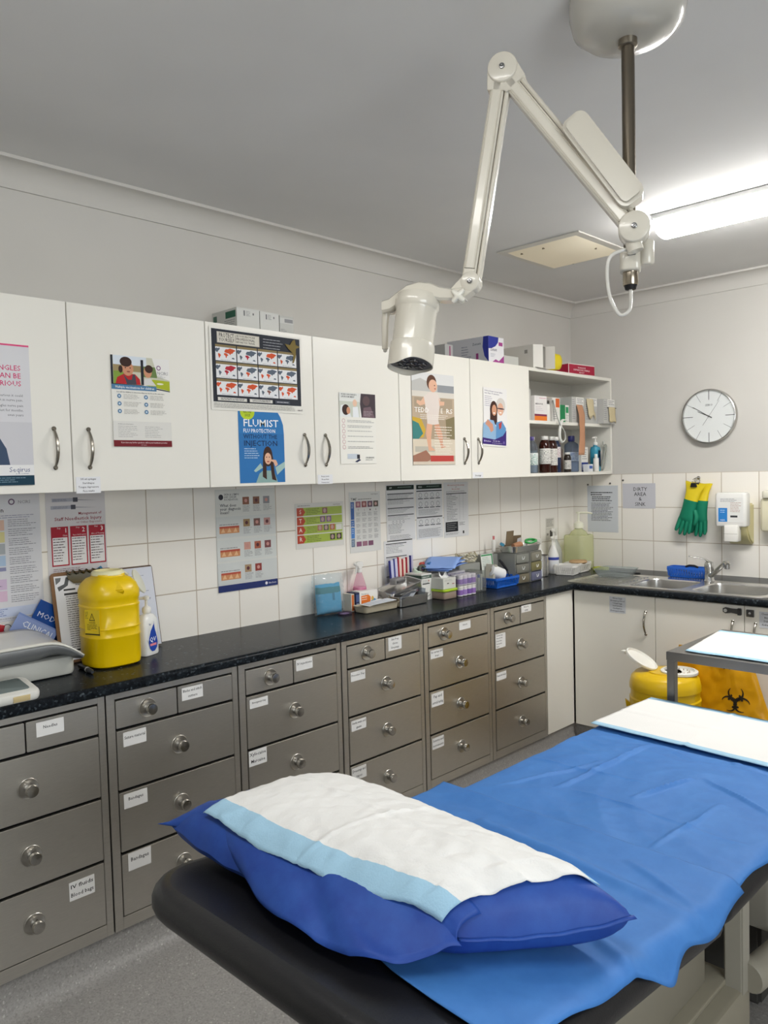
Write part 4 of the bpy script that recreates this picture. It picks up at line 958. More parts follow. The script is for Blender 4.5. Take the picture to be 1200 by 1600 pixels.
# 7 breast screening
s = poster(-1.321, 1.934, .2, .293, PY, 'breast_screen_poster', 'poster of two smiling women hugging, purple at the bottom corner', lean=.045, c='#e6e4e2')
s.text('A free breast screen takes', .06, .06, .035, '#3c2f68', True, fit=.76).text('less than 10 minutes.', .06, .10, .035, '#3c2f68', True, fit=.62).lines(.07, .14, .42, 6, .032, '#9a94a8', .28, .3, 6)
s.ell(.75, .28, .20, .14, '#cfcac4').ell(.74, .34, .13, .11, '#d9ab92').ell(.75, .33, .16, .012, '#3a2a3a').ell(.74, .40, .05, .012, '#f1e6e2').ell(.45, .36, .16, .15, '#40261e').poly([(.3, .36), (.3, .62), (.6, .62), (.6, .4)], '#40261e').ell(.47, .37, .10, .095, '#cf9878').ell(.47, .42, .045, .012, '#f1e6e2')
s.poly([(.0, .9), (.02, .62), (.25, .54), (.45, .55), (.56, .66), (.58, .9)], '#8fb1d0').poly([(.55, .9), (.56, .58), (.8, .54), (.98, .66), (1, .84), (.9, .9)], '#5c8fc0').poly([(.10, .62), (.2, .54), (.42, .62), (.45, .72), (.34, .76), (.26, .68)], '#c99076').poly([(.66, .6), (.8, .55), (.78, .66), (.7, .70)], '#b5403c')
s.poly([(0, .86), (.5, .88), (.85, .80), (1, .70), (1, 1), (0, 1)], '#3a2470').rect(0, .97, 1, 1, '#e6e4e2').text('BreastScreen', .12, .925, .03, '#efeaf6', True, fit=.22).ell(.08, .915, .025, c='#b9a8de').text('13 20 50', .42, .915, .028, '#efeaf6', True, fit=.3).text('breastscreen.nsw.gov.au', .40, .945, .018, '#efeaf6', False, fit=.42).ell(.9, .92, .04, c='#6a5a9a'); fin(s)
# --- on the tiled splashback
WY = -.0045
s = poster(-3.725, 1.473, .297, .42, WY, 'assessment_chart', 'laminated chart of coloured text bands on the tiles at the far left', 'poster', m=GLOSSP, c='#d4d4d8')
s.text('MENTAL ASSESSMENT', .42, .14, .045, '#2b2b30', True, 'r').text('ion', .60, .14, .05, '#2b2b30', True, 'r').ell(.55+.14, .06, .035, c='#6b5470').ell(.69, .06, .022, c='#d4d4d8').text('NCIRS', .76, .075, .035, '#8d8d92').lines(.05, .165, .95, 2, .016, '#8a8aa0', .3, .2, 1)
for k, cl in enumerate(('#d9b5a2', '#d8cf94', '#a9aeb2', '#a8bfd8', '#8c8eb0', '#cbb5d0', '#d3b6cc')):
    v = .20+k*.093; s.rect(.0, v, .60, v+.083 if k != 4 else v+.03, cl).lines(.1, v+.015, .55, 1 if k == 4 else 4, .018, '#6c6474', .3, .4, k)
for k in range(9): s.lines(.64, .20+k*.075, .96, 4, .016, '#7d7d84', .28, .35, 20+k)
s.rect(.20, .89, .95, .965, '#c2cbe0').lines(.24, .90, .62, 4, .016, '#5b6aa0', .3, .2, 7).lines(.02, .975, .9, 1, .01, '#99999c', .5, .1, 8); fin(s)
s = poster(-3.408, 1.476, .213, .30, WY, 'needlestick_poster', 'Staff Needlestick Injury poster with three red numbered boxes', m=GLOSSP, c='#cfccce')
for k, (v, dx) in enumerate(((.10, .14), (.185, .06))): s.rect(.06+dx*.3, v-.022, .38+dx*.5, v+.018, '#a7a9b4').rect(.38+dx*.5, v-.028, .46+dx*.5, v+.024, '#4a4b56').poly([(.46+dx*.5, v-.004), (.46+dx*.5, v+.006), (.86, v+.012)], '#8f9098').lines(.12, v-.01, .36, 2, .014, '#777985', .3, .1, k)
s.text('Management of', .93, .275, .045, '#8c2030', True, 'r', fit=.40).text('Staff Needlestick Injury', .93, .335, .055, '#8c2030', True, 'r', fit=.80).text('or Other Exposure', .93, .375, .036, '#8c2030', False, 'r', fit=.44)
for k in range(3):
    u = .065+k*.315; s.rect(u, .405, u+.285, .86, '#a1182e').rect(u+.02, .53, u+.265, .845, '#e2e0e0').text(str(k+1), u+.25, .475, .075, '#f0e6e6', True, 'r').text('Step', u+.13, .43, .025, '#f0e6e6', False, 'c').text(('Clean', 'Report And Document', 'Blood Testing')[k], u+.265, .515, .024, '#f0e6e6', False, 'r', fit=.22 if k else None).lines(u+.03, .545, u+.25, 9, .031, '#4c3a40', .3, .4, 30+k)
s.lines(.08, .89, .7, 3, .02, '#7a5a62', .3, .3, 2).poly([(.80, .93), (.88, .90), (.93, .95), (.86, .96)], '#3f86b0'); fin(s)
s = poster(-2.728, 1.463, .301, .418, WY, 'skin_diagnosis_chart', 'tall skin chart headed What does your diagnosis mean, with a navy footer', m=GLOSSP, c='#d6d7d2')
s.ell(.09, .075, .038, c='#2e2f3a').text('SKIN & LYMPH', .14, .06, .028, '#55555c', True, fit=.24).text('AND CANCER', .14, .085, .028, '#55555c', True, fit=.2).text('FOUNDATION', .14, .11, .028, '#55555c', True, fit=.22)
s.text('What does', .07, .17, .042, '#2b2d3a', True).text('your diagnosis', .07, .205, .042, '#2b2d3a', True).text('mean?', .07, .24, .042, '#2b2d3a', True)
cl = ['#8a5a48', '#7d5544', '#8f8f92', '#9a7f5a', '#7b5a54', '#b98c86', '#cc9a8c', '#a9604c', '#7b4a4c', '#a58a6c', '#8f3f3a']
k = 0
for r_, (v, n) in enumerate(((.08, 3), (.30, 3), (.53, 3), (.755, 2))):
    if r_: s.rect(.0, v-.035, 1, v+.17, '#cdd0ce' if r_ % 2 else '#d2d5d2'); s.rect(.05, v+.06, .37, v+.13, '#c98a5e').rect(.05, v+.06, .37, v+.08, '#b5523f').lines(.05, v+.04, .36, 1, .02, '#8a8a8a', .4, .1, r_); [s.poly([(.07+q*.1, v+.12), (.11+q*.1, v+.075), (.14+q*.1, v+.12)], '#e2b58a') for q in range(3)]
    for j in range(n): s.rect(.44+j*.175, v, .55+j*.175, v+.075, cl[k]).ell(.495+j*.175, v+.037, .025, c='#5a3038' if k % 2 else '#c9928a').lines(.44+j*.175, v+.085, .585+j*.175, 6, .011, '#77777c', .3, .4, 40+k); k += 1
s.rect(0, .935, 1, 1, '#1f2f6a').ell(.80, .967, .022, c='#e6e6ee').text('Skin Derm', .84, .975, .022, '#e6e6ee', True); fin(s)
s = poster(-2.318, 1.389, .287, .203, WY, 'star_chart', 'green and red STAR chart in a white laminate on the tiles', m=GLOSSP, c='#dcdad4')
s.lines(.05, .05, .3, 1, .03, '#77777a', .4, .1, 1).text('Smith+Nephew', .78, .07, .035, '#4a4a4e', True)
for k, ch in enumerate('STAR'):
    v = .10+k*(.20); hh = .19; s.rect(.03, v, .97, v+hh-.012, '#a4b84c').poly([(.03, v), (.03, v+hh-.012), (.15, v+hh-.012), (.20, v+hh/2), (.15, v)], '#b8442e').text(ch, .10, v+.13, .13, '#f0e2d6', True, 'c').lines(.22, v+.03, .55, 4, .036, '#4f5c26', .3, .4, 50+k)
for (u, v, c_) in ((.55, .12, '#8a5f58'), (.50, .31, '#7a5f80'), (.63, .31, '#7d6088'), (.44, .50, '#a8785e'), (.57, .50, '#5f5a52'), (.70, .50, '#b25f40'), (.70, .72, '#33322e'), (.84, .72, '#2e2d2c')): s.rect(u, v, u+.105, v+.13, c_).ell(u+.05, v+.065, .03, .05, '#b89a92')
s.rect(.83, .51, .96, .64, '#dfe0d6'); fin(s)
s = poster(-1.992, 1.428, .206, .287, WY, 'time_chart', 'narrow TIME wound chart with four columns and a blue side band', m=GLOSSP, c='#d9d9d6')
s.text('Smith+Nephew', .93, .05, .026, '#4a4a4e', True, 'r').text("'TIME'", .05, .135, .055, '#2e2e34', True).lines(.28, .115, .72, 1, .02, '#555', .5, .1, 1)
for v0, v1, c_ in ((.16, .45, '#2a5aa0'), (.46, .57, '#2f63aa'), (.58, .76, '#3f7cc4'), (.77, .90, '#6d7f92')): s.rect(.04, v0, .15, v1, c_).lines(.06, v0+.03, .13, 3, .03, '#b9cce4', .3, .1, 2)
for k, ch in enumerate('TIME'):
    u = .20+k*.19; s.rect(u, .155, u+.16, .255, ('#9a5f74', '#8f4a4c', '#5f3f58', '#4a3a32')[k]).ell(u+.08, .205, .04, c='#c9a09a').text(ch, u+.08, .315, .045, '#6a3048', True, 'c')
    for q in range(5): s.lines(u+.01, .34+q*.095, u+.15, 4, .017, '#6f6f74', .3, .4, 60+k*5+q)
    if k < 3: s.rect(u, .82, u+.16, .90, ('#8a5a78', '#9a6f80', '#7a4f6a')[k])
fin(s)
def form(x, z, h, label, name, kind):
    s = poster(x, z, .208, h, WY, name, label, 'notice', c='#dcdcdc')
    if kind in (0, 1):
        s.rect(.02, .02, .98, .10, '#233029').text(('APP', 'WHO')[kind], .16, .075, .04, '#dfe6e2', True, 'c').lines(.4, .05, .9, 1, .02, '#8fa39a', .5, .1, 1)
    if kind == 0:
        for v in (.16, .255, .41, .535): s.rect(.04, v, .96, v+.016, '#4a4c4e').lines(.05, v+.025, .93, 4, .02, '#77787c', .28, .4, int(v*90))
        s.lines(.05, .70, .65, 8, .022, '#5d5e62', .3, .3, 5).lines(.1, .90, .9, 4, .02, '#6a6b70', .3, .2, 6)
        for k in range(4): s.ell(.22+k*.12, .665, .035, c='#9a9b9e').ell(.22+k*.12, .665, .022, c='#dcdcdc')
    if kind == 1:
        s.rect(.02, .125, .98, .145, '#3f4144').rect(.02, .60, .98, .62, '#3f4144')
        for v in (.18, .34, .66):
            for k in range(4): s.ell(.16+k*.22, v+.03, .06, c='#8f9094').ell(.16+k*.22, v+.03, .048, c='#dcdcdc').rect(.07+k*.22, v+.085, .25+k*.22, v+.10, '#4b4d50')
        s.lines(.08, .47, .92, 5, .022, '#77787c', .3, .3, 3).lines(.06, .82, .94, 8, .02, '#6a6b70', .3, .2, 4)
    if kind == 2:
        s.text('Wound and dressings', .5, .065, .032, '#b0432c', True, 'c', fit=.7).text('chart', .5, .095, .025, '#4a4a4a', True, 'c').text('Reorder', .5, .135, .03, '#b0432c', True, 'c', fit=.34).lines(.1, .16, .9, 2, .018, '#77787c', .3, .3, 3)
        s.rect(.10, .20, .93, .215, '#3b3c3e').rect(.63, .215, .635, .70, '#8a8a8c').rect(.78, .215, .785, .70, '#8a8a8c')
        for k in range(16): s.lines(.11, .225+k*.03, .58, 1, .02, '#5d5e62', .35, .6, 70+k).rect(.10, .243+k*.03, .93, .2445+k*.03, '#a9a9ab')
        s.rect(.05, .72, .55, .90, '#26272a').lines(.1, .75, .5, 4, .035, '#9a9b9e', .25, .3, 8).lines(.6, .74, .88, 3, .022, '#5d5e62', .35, .4, 9).rect(.74, .90, .80, .95, '#333').lines(.05, .925, .66, 2, .02, '#77787c', .3, .2, 10)
    if kind == 3:
        for v in (.05, .28, .62, .80): s.rect(.06, v, .78, v+.016, '#3f4144').lines(.07, v+.03, .72, 6, .026, '#6a6b70', .3, .4, int(v*80))
    return fin(s)
form(-1.766, 1.180, .283, 'lower printed form, half hidden by the test strips under three others', 'printed_form', 3)
form(-1.743, 1.458, .283, 'leftmost of three printed sheets in a row, with four grey header bars', 'printed_form', 0)
form(-1.524, 1.457, .287, 'middle of three printed sheets in a row, with rows of small round pictures', 'printed_form', 1)
form(-1.305, 1.458, .295, 'rightmost of three printed sheets in a row, with red heading and black box', 'printed_form', 2)
s = poster(-.332, 1.213, .096, .135, WY, 'outlet_notice', 'small two-part notice on the tiles near the corner above the spray bottles', 'notice', c='#d2cec4')
s.lines(.08, .06, .9, 6, .06, '#77736c', .4, .2, 1).rect(.46, .58, .76, .86, '#4a4844').rect(0, .5, 1, .515, '#b5b0a6').rect(.1, .7, .3, .8, '#8f8b84'); fin(s)
# --- on the sink wall
s = SW(-.108, 1.405, .212, .293, WY, c='#c9cdd2', m=GLOSSP); s.meta = ('procedure_notice', 'typed notice sheet pinned beside the corner, left of the DIRTY AREA sign', 'notice')
s.D = (s.D+s.U*-.02).normalized()
for k in range(2): s.lines(.12, .14+k*.045, .86 if k == 0 else .5, 1, .03, '#2c2c30', .7, .05, k)
for k in range(3): s.lines(.16, .235+k*.04, .86, 1, .03, '#2c2c30', .6, .2, 5+k)
s.lines(.14, .37, .86, 13, .031, '#55565c', .4, .25, 9); fin(s)
s = SW(-.352, 1.416, .212, .152, WY, c='#c6c6cc'); s.meta = ('dirty_area_sign', 'white paper sign reading DIRTY AREA & SINK', 'sign')
for t_, v in (('DIRTY', .30), ('AREA', .50), ('&', .69), ('SINK', .90)): s.text(t_, .54, v, .21, '#232326', False, 'c')
fin(s)
for (y, z, lb) in ((-.112, 1.412, 'tiny grey hook at the top left corner of the typed notice'), (-.268, 1.418, 'tiny grey hook at the top right corner of the typed notice'), (-.355, 1.436, 'tiny grey hook above the left corner of the DIRTY AREA sign')):
    b = MB(PLAST); b.lathe([(.006, 0), (.006, .003), (.004, .006), (.001, .0065)], '#55524e', 10, (WY, y, z), (-1,0,0)); tag(b.build('pin'), lb, 'pin')
# clock
t = thing('wall_clock', 'round white wall clock with thin hour marks in a chrome rim', 'clock', (-.005, -.8945, 1.79-.155))
CYY, CZZ, CR = -.8945, 1.791, .153
b = MB(METAL); b.lathe([(CR-.004, .0005), (CR, .004), (CR+.001, .03), (CR-.001, .036), (CR-.005, .038), (CR-.0075, .035), (CR-.008, .024)], '#bdbbb7', 64, (0, CYY, CZZ), (-1,0,0), caps=False); b.build('rim', t)
b = MB(PAPER); b.lathe([(CR-.008, .002), (CR-.008, .024), (.002, .024)], '#dcdfde', 64, (0, CYY, CZZ), (-1,0,0))
for h in range(12):
    a = PI/6*h; r0, r1, wd = (.092, .146, .0016) if h % 3 == 0 else (.094, .146, .0008)
    b.prism([(-wd, r0), (-wd, r1), (wd, r1), (wd, r0)], (-.0243, CYY, CZZ), -Y*math.cos(a)-Z*math.sin(a), Z*math.cos(a)-Y*math.sin(a), -X, 0, .0004, '#3a3a3c')
b.text('SEIKO', V((-.0246, CYY, CZZ+.058)), -Y, Z, .016, '#5a5a5e', True, 'c'); b.build('dial', t)
def hand(nm, ang, ln, wd, tail, d, c):
    a = math.radians(ang); b = MB(METAL); b.prism([(-wd, -tail), (-wd*.7, ln), (wd*.7, ln), (wd, -tail)], (-.0247-d, CYY, CZZ), -Y*math.cos(a)-Z*math.sin(a), Z*math.cos(a)-Y*math.sin(a), -X, 0, .0005, c)
    b.build(nm, t)
hand('hour_hand', 295, .07, .0022, .018, .0004, '#5a5a5c'); hand('minute_hand', 302, .108, .0018, .02, .0012, '#5a5a5c'); hand('second_hand', 35, .105, .0005, .06, .002, '#6a6a6c')
b = MB(METAL); b.lathe([(.005, .0246), (.005, .029), (.001, .0295)], '#8a8a8a', 14, (0, CYY, CZZ), (-1,0,0)); b.build('pivot', t)
b = MB(PANE); b.lathe([(CR-.008, .034), (CR*.5, .0355), (.001, .036)], '#ffffff', 48, (0, CYY, CZZ), (-1,0,0), caps=False); b.build('glass', t)
# ------------------------------------------------------------------ builders for small things
def carton(name, label, x0, x1, y0, y1, z0, h, c, cat='box', group=None, rot=0, deco=None, m=None, side=None):
    """cardboard box; deco(sheet) prints on the face toward the room, side(sheet) on the face toward the left"""
    b = MB(m or CARTON); cx, cy = (x0+x1)/2, (y0+y1)/2
    if rot: b.T = rot_at((cx, cy, 0), rot)
    b.box(x0, x1, y0, y1, z0+.0006, z0+h, c)
    b.box(x0+.001, x1-.001, cy-.0006, cy+.0006, z0+h, z0+h+.0003, '#a39c90')
    if deco: deco(Sheet((x0, y0, z0+h), X, -Z, x1-x0, h, base=False, b=b, th=0))
    if side: side(Sheet((x0, y1, z0+h), -Y, -Z, y1-y0, h, base=False, b=b, th=0))
    return tag(b.build(name, fixn=False), label, cat, group)
def cap_prof(r, z0, z1): return [(r*.96, z0), (r, z0+.001), (r, z1-.0015), (r*.93, z1), (.001, z1)]
def bottle(name, label, x, y, z, r, h, c, capc, lab=None, sh=.72, nr=.42, cap=.10, m=None, sq=None, group=None, liq=None, txt=None, cat='bottle', sx=1, sy=1, ang=0, capr=None):
    """bottle standing at (x, y, z): shoulder at sh*h, neck radius nr*r, cap height cap*h"""
    t = thing(name, label, cat, (x, y, z), group); z0 = z+.0008; n1 = z0+h*(1-cap)
    T = place((x, y, 0), ang)
    b = MB(m or LIQUID); b.T = T
    b.lathe([(r*.9, z0), (r, z0+r*.12), (r, z0+h*sh), (r*.93, z0+h*(sh+.05)), (r*(nr+.22), z0+h*(sh+(1-cap-sh)*.7)), (r*nr, z0+h*(1-cap)-.002), (r*nr, n1+h*cap*.6)], c, 28, sq=sq, sx=sx, sy=sy); b.build('body', t)
    if liq:
        b = MB(GLOSS); b.T = T; b.lathe([(.001, z0+.002), (r*.86, z0+.002), (r*.93, z0+r*.15), (r*.93, z0+h*liq[1]), (.001, z0+h*liq[1])], liq[0], 24, sq=sq, sx=sx, sy=sy); b.build('contents', t)
    b = MB(PLAST); b.T = T; rc = capr or r*nr*1.18; b.lathe([(rc*.9, n1-.001)]+cap_prof(rc, n1, z0+h), capc, 24); b.build('cap', t)
    if lab:
        lc, a, e = lab[:3]; b = MB(PAPER); b.T = T
        b.lathe([(r*1.003, z0+h*a), (r*1.012, z0+h*a+.0005), (r*1.012, z0+h*e-.0005), (r*1.003, z0+h*e)], lc, 28, sq=sq, sx=sx, sy=sy,
                cols=None)
        rg2 = random.Random(int(abs(x*1000))); zz = z0+h*e-.008
        cc_ = lab[3] if len(lab) > 3 else '#55555a'
        while zz > z0+h*a+.006:        # printed bands of small text wrapped on the label
            for a0 in range(-60, 61, 12):
                if rg2.random() < .75:
                    q0, q1 = math.radians(180+32+a0-5), math.radians(180+32+a0+4); pts = []
                    for q in (q0, q1):
                        k = 1 if not sq else (abs(math.cos(q))**sq+abs(math.sin(q))**sq)**(-1/sq)
                        pts.append((x*0+r*1.018*k*math.cos(q)*sx, r*1.018*k*math.sin(q)*sy))
                    hh = .0016 if rg2.random() < .8 else .004
                    b.add([(pts[0][0], pts[0][1], zz), (pts[1][0], pts[1][1], zz), (pts[1][0], pts[1][1], zz-hh), (pts[0][0], pts[0][1], zz-hh)], [(0,1,2,3)], cc_)
            zz -= .0065
        b.build('bottle_label', t)
    return t
def pump_head(t, x, y, z, s=1, c='#e9e7df', ang=0):
    """lotion pump: collar, stem and nozzle; z = neck top"""
    b = MB(PLAST); b.T = place((x, y, 0), ang)
    b.lathe([(.014*s, z-.001), (.0155*s, z+.004*s), (.0155*s, z+.016*s), (.010*s, z+.022*s), (.005*s, z+.024*s), (.0048*s, z+.045*s), (.011*s, z+.047*s), (.0115*s, z+.056*s), (.006*s, z+.060*s), (.001, z+.060*s)], c, 20)
    b.tube([(0, 0, z+.052*s), (.03*s, 0, z+.052*s), (.043*s, 0, z+.046*s)], [.0062*s, .005*s, .0042*s], c, 10); b.build('pump', t)
def spray_head(t, x, y, z, s=1, c='#eceae4', ang=0):
    b = MB(PLAST); b.T = place((x, y, 0), ang)
    b.lathe([(.0135*s, z-.001), (.0145*s, z+.003), (.0145*s, z+.018*s), (.011*s, z+.021*s)], c, 20)
    prof = [(-.030, .030), (-.034, .046), (-.022, .060), (.03, .062), (.048, .056), (.05, .044), (.026, .040), (.014, .020), (-.014, .020), (-.018, .030)]
    b.prism([(p*s, q*s) for p, q in prof], (0, 0, z), X, Z, Y, -.010*s, .010*s, c)
    b.tube([(.034*s, 0, z+.042*s), (.036*s, 0, z+.022*s), (.046*s, 0, z-.002*s)], [.006*s, .005*s, .004*s], c, 8)
    b.lathe([(.008*s, 0), (.007*s, .008*s), (.001, .009*s)], c, 12, (.049*s, 0, z+.050*s), (1,0,0)); b.build('spray_trigger', t, bevel=.0015)
def tray(b, x0, x1, y0, y1, z0, z1, r, c, fl=.12, th=.002, lip=.004):
    """open tray with sloping sides"""
    n = 5; rings = []
    ins = (z1-z0)*fl
    def rg_(i, z, rr_): return [(p[0], p[1], z) for p in rr(x0+i, x1-i, y0+i, y1-i, max(rr_, .003), n)]
    seq = [(ins+.004, z0, r), (ins, z0+.003, r), (lip, z1-.001, r+.004), (0, z1, r+.006), (0, z1+.0015, r+.006), (lip+th, z1, r), (ins+th, z0+.005, r), (ins+th+.004, z0+.003, r)]
    for k, q in enumerate(seq): rings.append(rg_(*q))
    for k in range(len(rings)-1): 
        A, B = rings[k], rings[k+1]; m = len(A); q = len(b.v); b.v += [b.T @ V(p) for p in A+B]
        b.f += [((q+i, q+(i+1) % m, q+m+(i+1) % m, q+m+i), cc(c), b.mi, True) for i in range(m)]
    b.add(rings[0], [tuple(range(len(rings[0])))[::-1]], c); b.add(rings[-1], [tuple(range(len(rings[-1])))], c); return b
def basket(name, label, x0, x1, y0, y1, z, h, c, cat='basket', group=None, rot=0, nsl=16):
    """plastic basket with slotted walls"""
    t = thing(name, label, cat, ((x0+x1)/2, (y0+y1)/2, z), group); T = rot_at(((x0+x1)/2, (y0+y1)/2, 0), rot)
    b = MB(PLAST); b.T = T; z0 = z+.0008; b.rbox(x0+.012, x1-.012, y0+.012, y1-.012, z0, z0+.012, .012, c); b.build('base', t)
    b = MB(PLAST); b.T = T
    o = [(p[0], p[1]) for p in rr(x0, x1, y0, y1, .018, 4)]; i_ = [(p[0], p[1]) for p in rr(x0+.006, x1-.006, y0+.006, y1-.006, .013, 4)]; n = len(o)
    vs = [(p[0], p[1], z0+h-.012) for p in o]+[(p[0], p[1], z0+h) for p in o]+[(p[0], p[1], z0+h) for p in i_]+[(p[0], p[1], z0+h-.012) for p in i_]
    b.add(vs, [(k*n+i, k*n+(i+1) % n, ((k+1) % 4)*n+(i+1) % n, ((k+1) % 4)*n+i) for k in range(4) for i in range(n)], c); b.build('rim', t)
    b = MB(PLAST); b.T = T; ins = .012; zt, zb_ = z0+h-.011, z0+.008
    def slat(ax, ay, bx, by, wx, wy, tx_, ty_):
        vs = []
        for (px, py, zz) in ((bx, by, zb_), (ax, ay, zt)):
            vs += [(px-wx, py-wy, zz), (px+wx, py+wy, zz), (px+wx+tx_, py+wy+ty_, zz), (px-wx+tx_, py-wy+ty_, zz)]
        b.add(vs, [(0,1,5,4), (1,2,6,5), (2,3,7,6), (3,0,4,7)], c)
    L_ = x1-x0; m = nsl
    for k in range(m+1):
        px = x0+.012+(L_-.024)*k/m; wd = (L_/m)*(.5 if k in (0, 1, m-1, m) else .27)*.5*2*.55
        slat(px, y0+.001, px+(.5-k/m)*.012, y0+ins, wd, 0, 0, .0018); slat(px, y1-.001, px+(.5-k/m)*.012, y1-ins, wd, 0, 0, -.0018)
    m2 = max(3, int(m*(y1-y0)/L_))
    for k in range(m2+1):
        py = y0+.012+(y1-y0-.024)*k/m2; wd = (y1-y0)/m2*.28
        slat(x0+.001, py, x0+ins, py, 0, wd, .0018, 0); slat(x1-.001, py, x1-ins, py, 0, wd, -.0018, 0)
    b.build('slatted_sides', t); return t

# ------------------------------------------------------------------ left end of the worktop
t = thing('baby_scale', 'white baby weighing scale with a curved tray at the far left of the worktop', 'scale', (-3.72, -.22, CT))
def sc_tray(u, v):
    x = -4.02+u*.60; y = -.06-v*.22; k = max(0, (u-.80)/.20); z = 1.022-.012*v - k*k*.055 + .02*abs(2*v-1)**3*(1-v)*.3
    return x, y, z
b = MB(GLOSS); b.grid(sc_tray, 30, 12, '#dfddd3'); b.build('tray', t, solid=.006)
b = MB(PLAST)
def skirt(u, v):
    x = -4.02+u*.60; k = max(0, (u-.80)/.20); z = 1.006-k*k*.055-v*(.062-k*.05); return x - v*.01*k, -.277+v*v*.085, z
b.grid(skirt, 30, 8, '#8d8f90'); b.build('tray_underside', t, solid=.003)
b = MB(MILKY, PLAST); b.rbox(-4.0, -3.425, -.235, -.075, CT+.001, CT+.062, .03, '#bcbdb6', mi=1); b.build('base', t)
b = MB(PLAST, GLOSS); b.T = Matrix.Translation(V((-3.73, -.385, CT+.006))) @ Matrix.Rotation(math.radians(9), 4, 'X')
b.rbox(-.12, .108, -.055, .075, 0, .03, .022, '#deddd6'); b.rbox(-.11, .085, -.03, .06, .0295, .0315, .01, '#6f7a78', mi=1)
b.rbox(-.09, .0, -.015, .045, .0315, .0325, .004, '#3e4a49', mi=1); du = b.build('display_unit', t)
b = MB(PLAST); b.T = Matrix.Translation(V((-3.73, -.385, CT+.006))) @ Matrix.Rotation(math.radians(9), 4, 'X'); b.rbox(.028, .075, -.0575, -.052, .006, .023, .002, '#cdb98a'); b.build('button', du, bevel=.001)
# leaning booklets
s = Sheet((-3.525, -.045, 1.085), V((.84, 0, -.54)), V((-.53, .03, -.84)), .15, .19, c='#8fa0cf', m=GLOSSP); s.rect(.0, .0, 1, .03, '#7f92c6').text('CLINICAL', .18, .19, .15, '#e9ecf4', True, fit=.78).text('SAMPLING', .18, .36, .15, '#e9ecf4', True, fit=.78)
tag(s.done('booklet'), 'pale blue booklet reading CLINICAL SAMPLING behind the scale', 'booklet', 'blue booklets against the tiles')
s = Sheet((-3.445, -.022, 1.115), V((.86, 0, -.51)), V((-.50, .02, -.86)), .12, .16, c='#1f4d9a', m=GLOSSP); s.text('MODEL', .1, .34, .16, '#dfe5f2', False, fit=.8)
tag(s.done('booklet'), 'dark blue booklet tucked in next to the brown clipboard', 'booklet', 'blue booklets against the tiles')
t = thing('red_key_tag', 'red plastic tag on a wire ring at the left edge, against the tiles', 'key tag', (-3.575, -.02, 1.01))
b = MB(GLOSS); b.T = rot_at((-3.59, -.02, 1.04), .3, 'Y'); b.rbox(-3.63, -3.565, -.022, -.012, 1.012, 1.052, .004, '#a81f2a'); b.build('tag', t, bevel=.002)
b = MB(METAL); b.tube([(-3.556+.013*math.cos(a), -.017, 1.032+.013*math.sin(a)) for a in [2*PI*k/16 for k in range(16)]], .0012, '#8e8c88', 6, closed=True); b.build('ring', t)
# clipboards leaning on the wall
t = thing('clipboard', 'brown clipboard with a metal clip holding a form, behind the yellow container', 'clipboard', (-3.29, -.05, CT))
def lean(z): return -.075+(z-CT)/(1.20-CT)*.058
b = MB(CARTON); o = V((-3.412, lean(1.19), 1.197)); D_ = (V((0, lean(CT)-lean(1.197), CT+.002-1.197))).normalized(); N_ = D_.cross(X); h_ = .311
b.prism(rr(0, .225, 0, h_, .015, 4), o, X, D_, N_, 0, .003, '#7d5c3f'); b.build('board', t)
s = Sheet(o+N_*.003+X*.012+D_*.012, X, D_, .205, .29, c='#dddde0', th=.0014)
s.poly([(.02, .02), (.02, .10), (.10, .06), (.12, .02)], '#6c6e70').poly([(.04, .13), (.16, .10), (.2, .02), (.26, .02), (.22, .12), (.06, .18)], '#55585a').text('Adult Immunisation Record', .35, .13, .035, '#2e2e31', True, fit=.5).rect(.14, .16, .34, .18, '#333335').rect(.14, .21, .92, .235, '#3a3a3c').lines(.16, .25, .92, 24, .026, '#5d5e62', .32, .25, 3).rect(.14, .88, .40, .90, '#2b2b2d'); s.done('form_sheet', t)
b = MB(METAL); q = o+X*.112+D_*.006+N_*.004
b.prism([(-.055, 0), (-.055, .018), (-.035, .036), (.035, .036), (.055, .018), (.055, 0)], q, X, D_, N_, 0, .007, '#8c8a80'); b.tube([q+X*(-.06+.008*k)+N_*(.010+.004*(k % 2))+D_*(-.008+.006*(k % 3)) for k in range(16)], .0035, '#6f6a5c', 6); b.build('clip', t, bevel=.001)
t = thing('clipboard', 'white-sheeted board leaning on the tiles behind the lotion bottle', 'clipboard', (-3.10, -.05, CT))
o2 = V((-3.235, lean(1.19)+.012, 1.19)); b = MB(CARTON); b.prism(rr(0, .215, 0, .302, .01, 4), o2, X, D_, N_, -.004, -.0012, '#5f4c3e'); b.build('board', t)
s = Sheet(o2+N_*(-.001)+X*.004+D_*.006, X, D_, .208, .292, c='#d3d6e0'); s.lines(.1, .1, .9, 8, .1, '#a5a9b8', .1, .4, 3).text('GP', .84, .42, .04, '#3a3c50'); s.done('form_sheet', t)

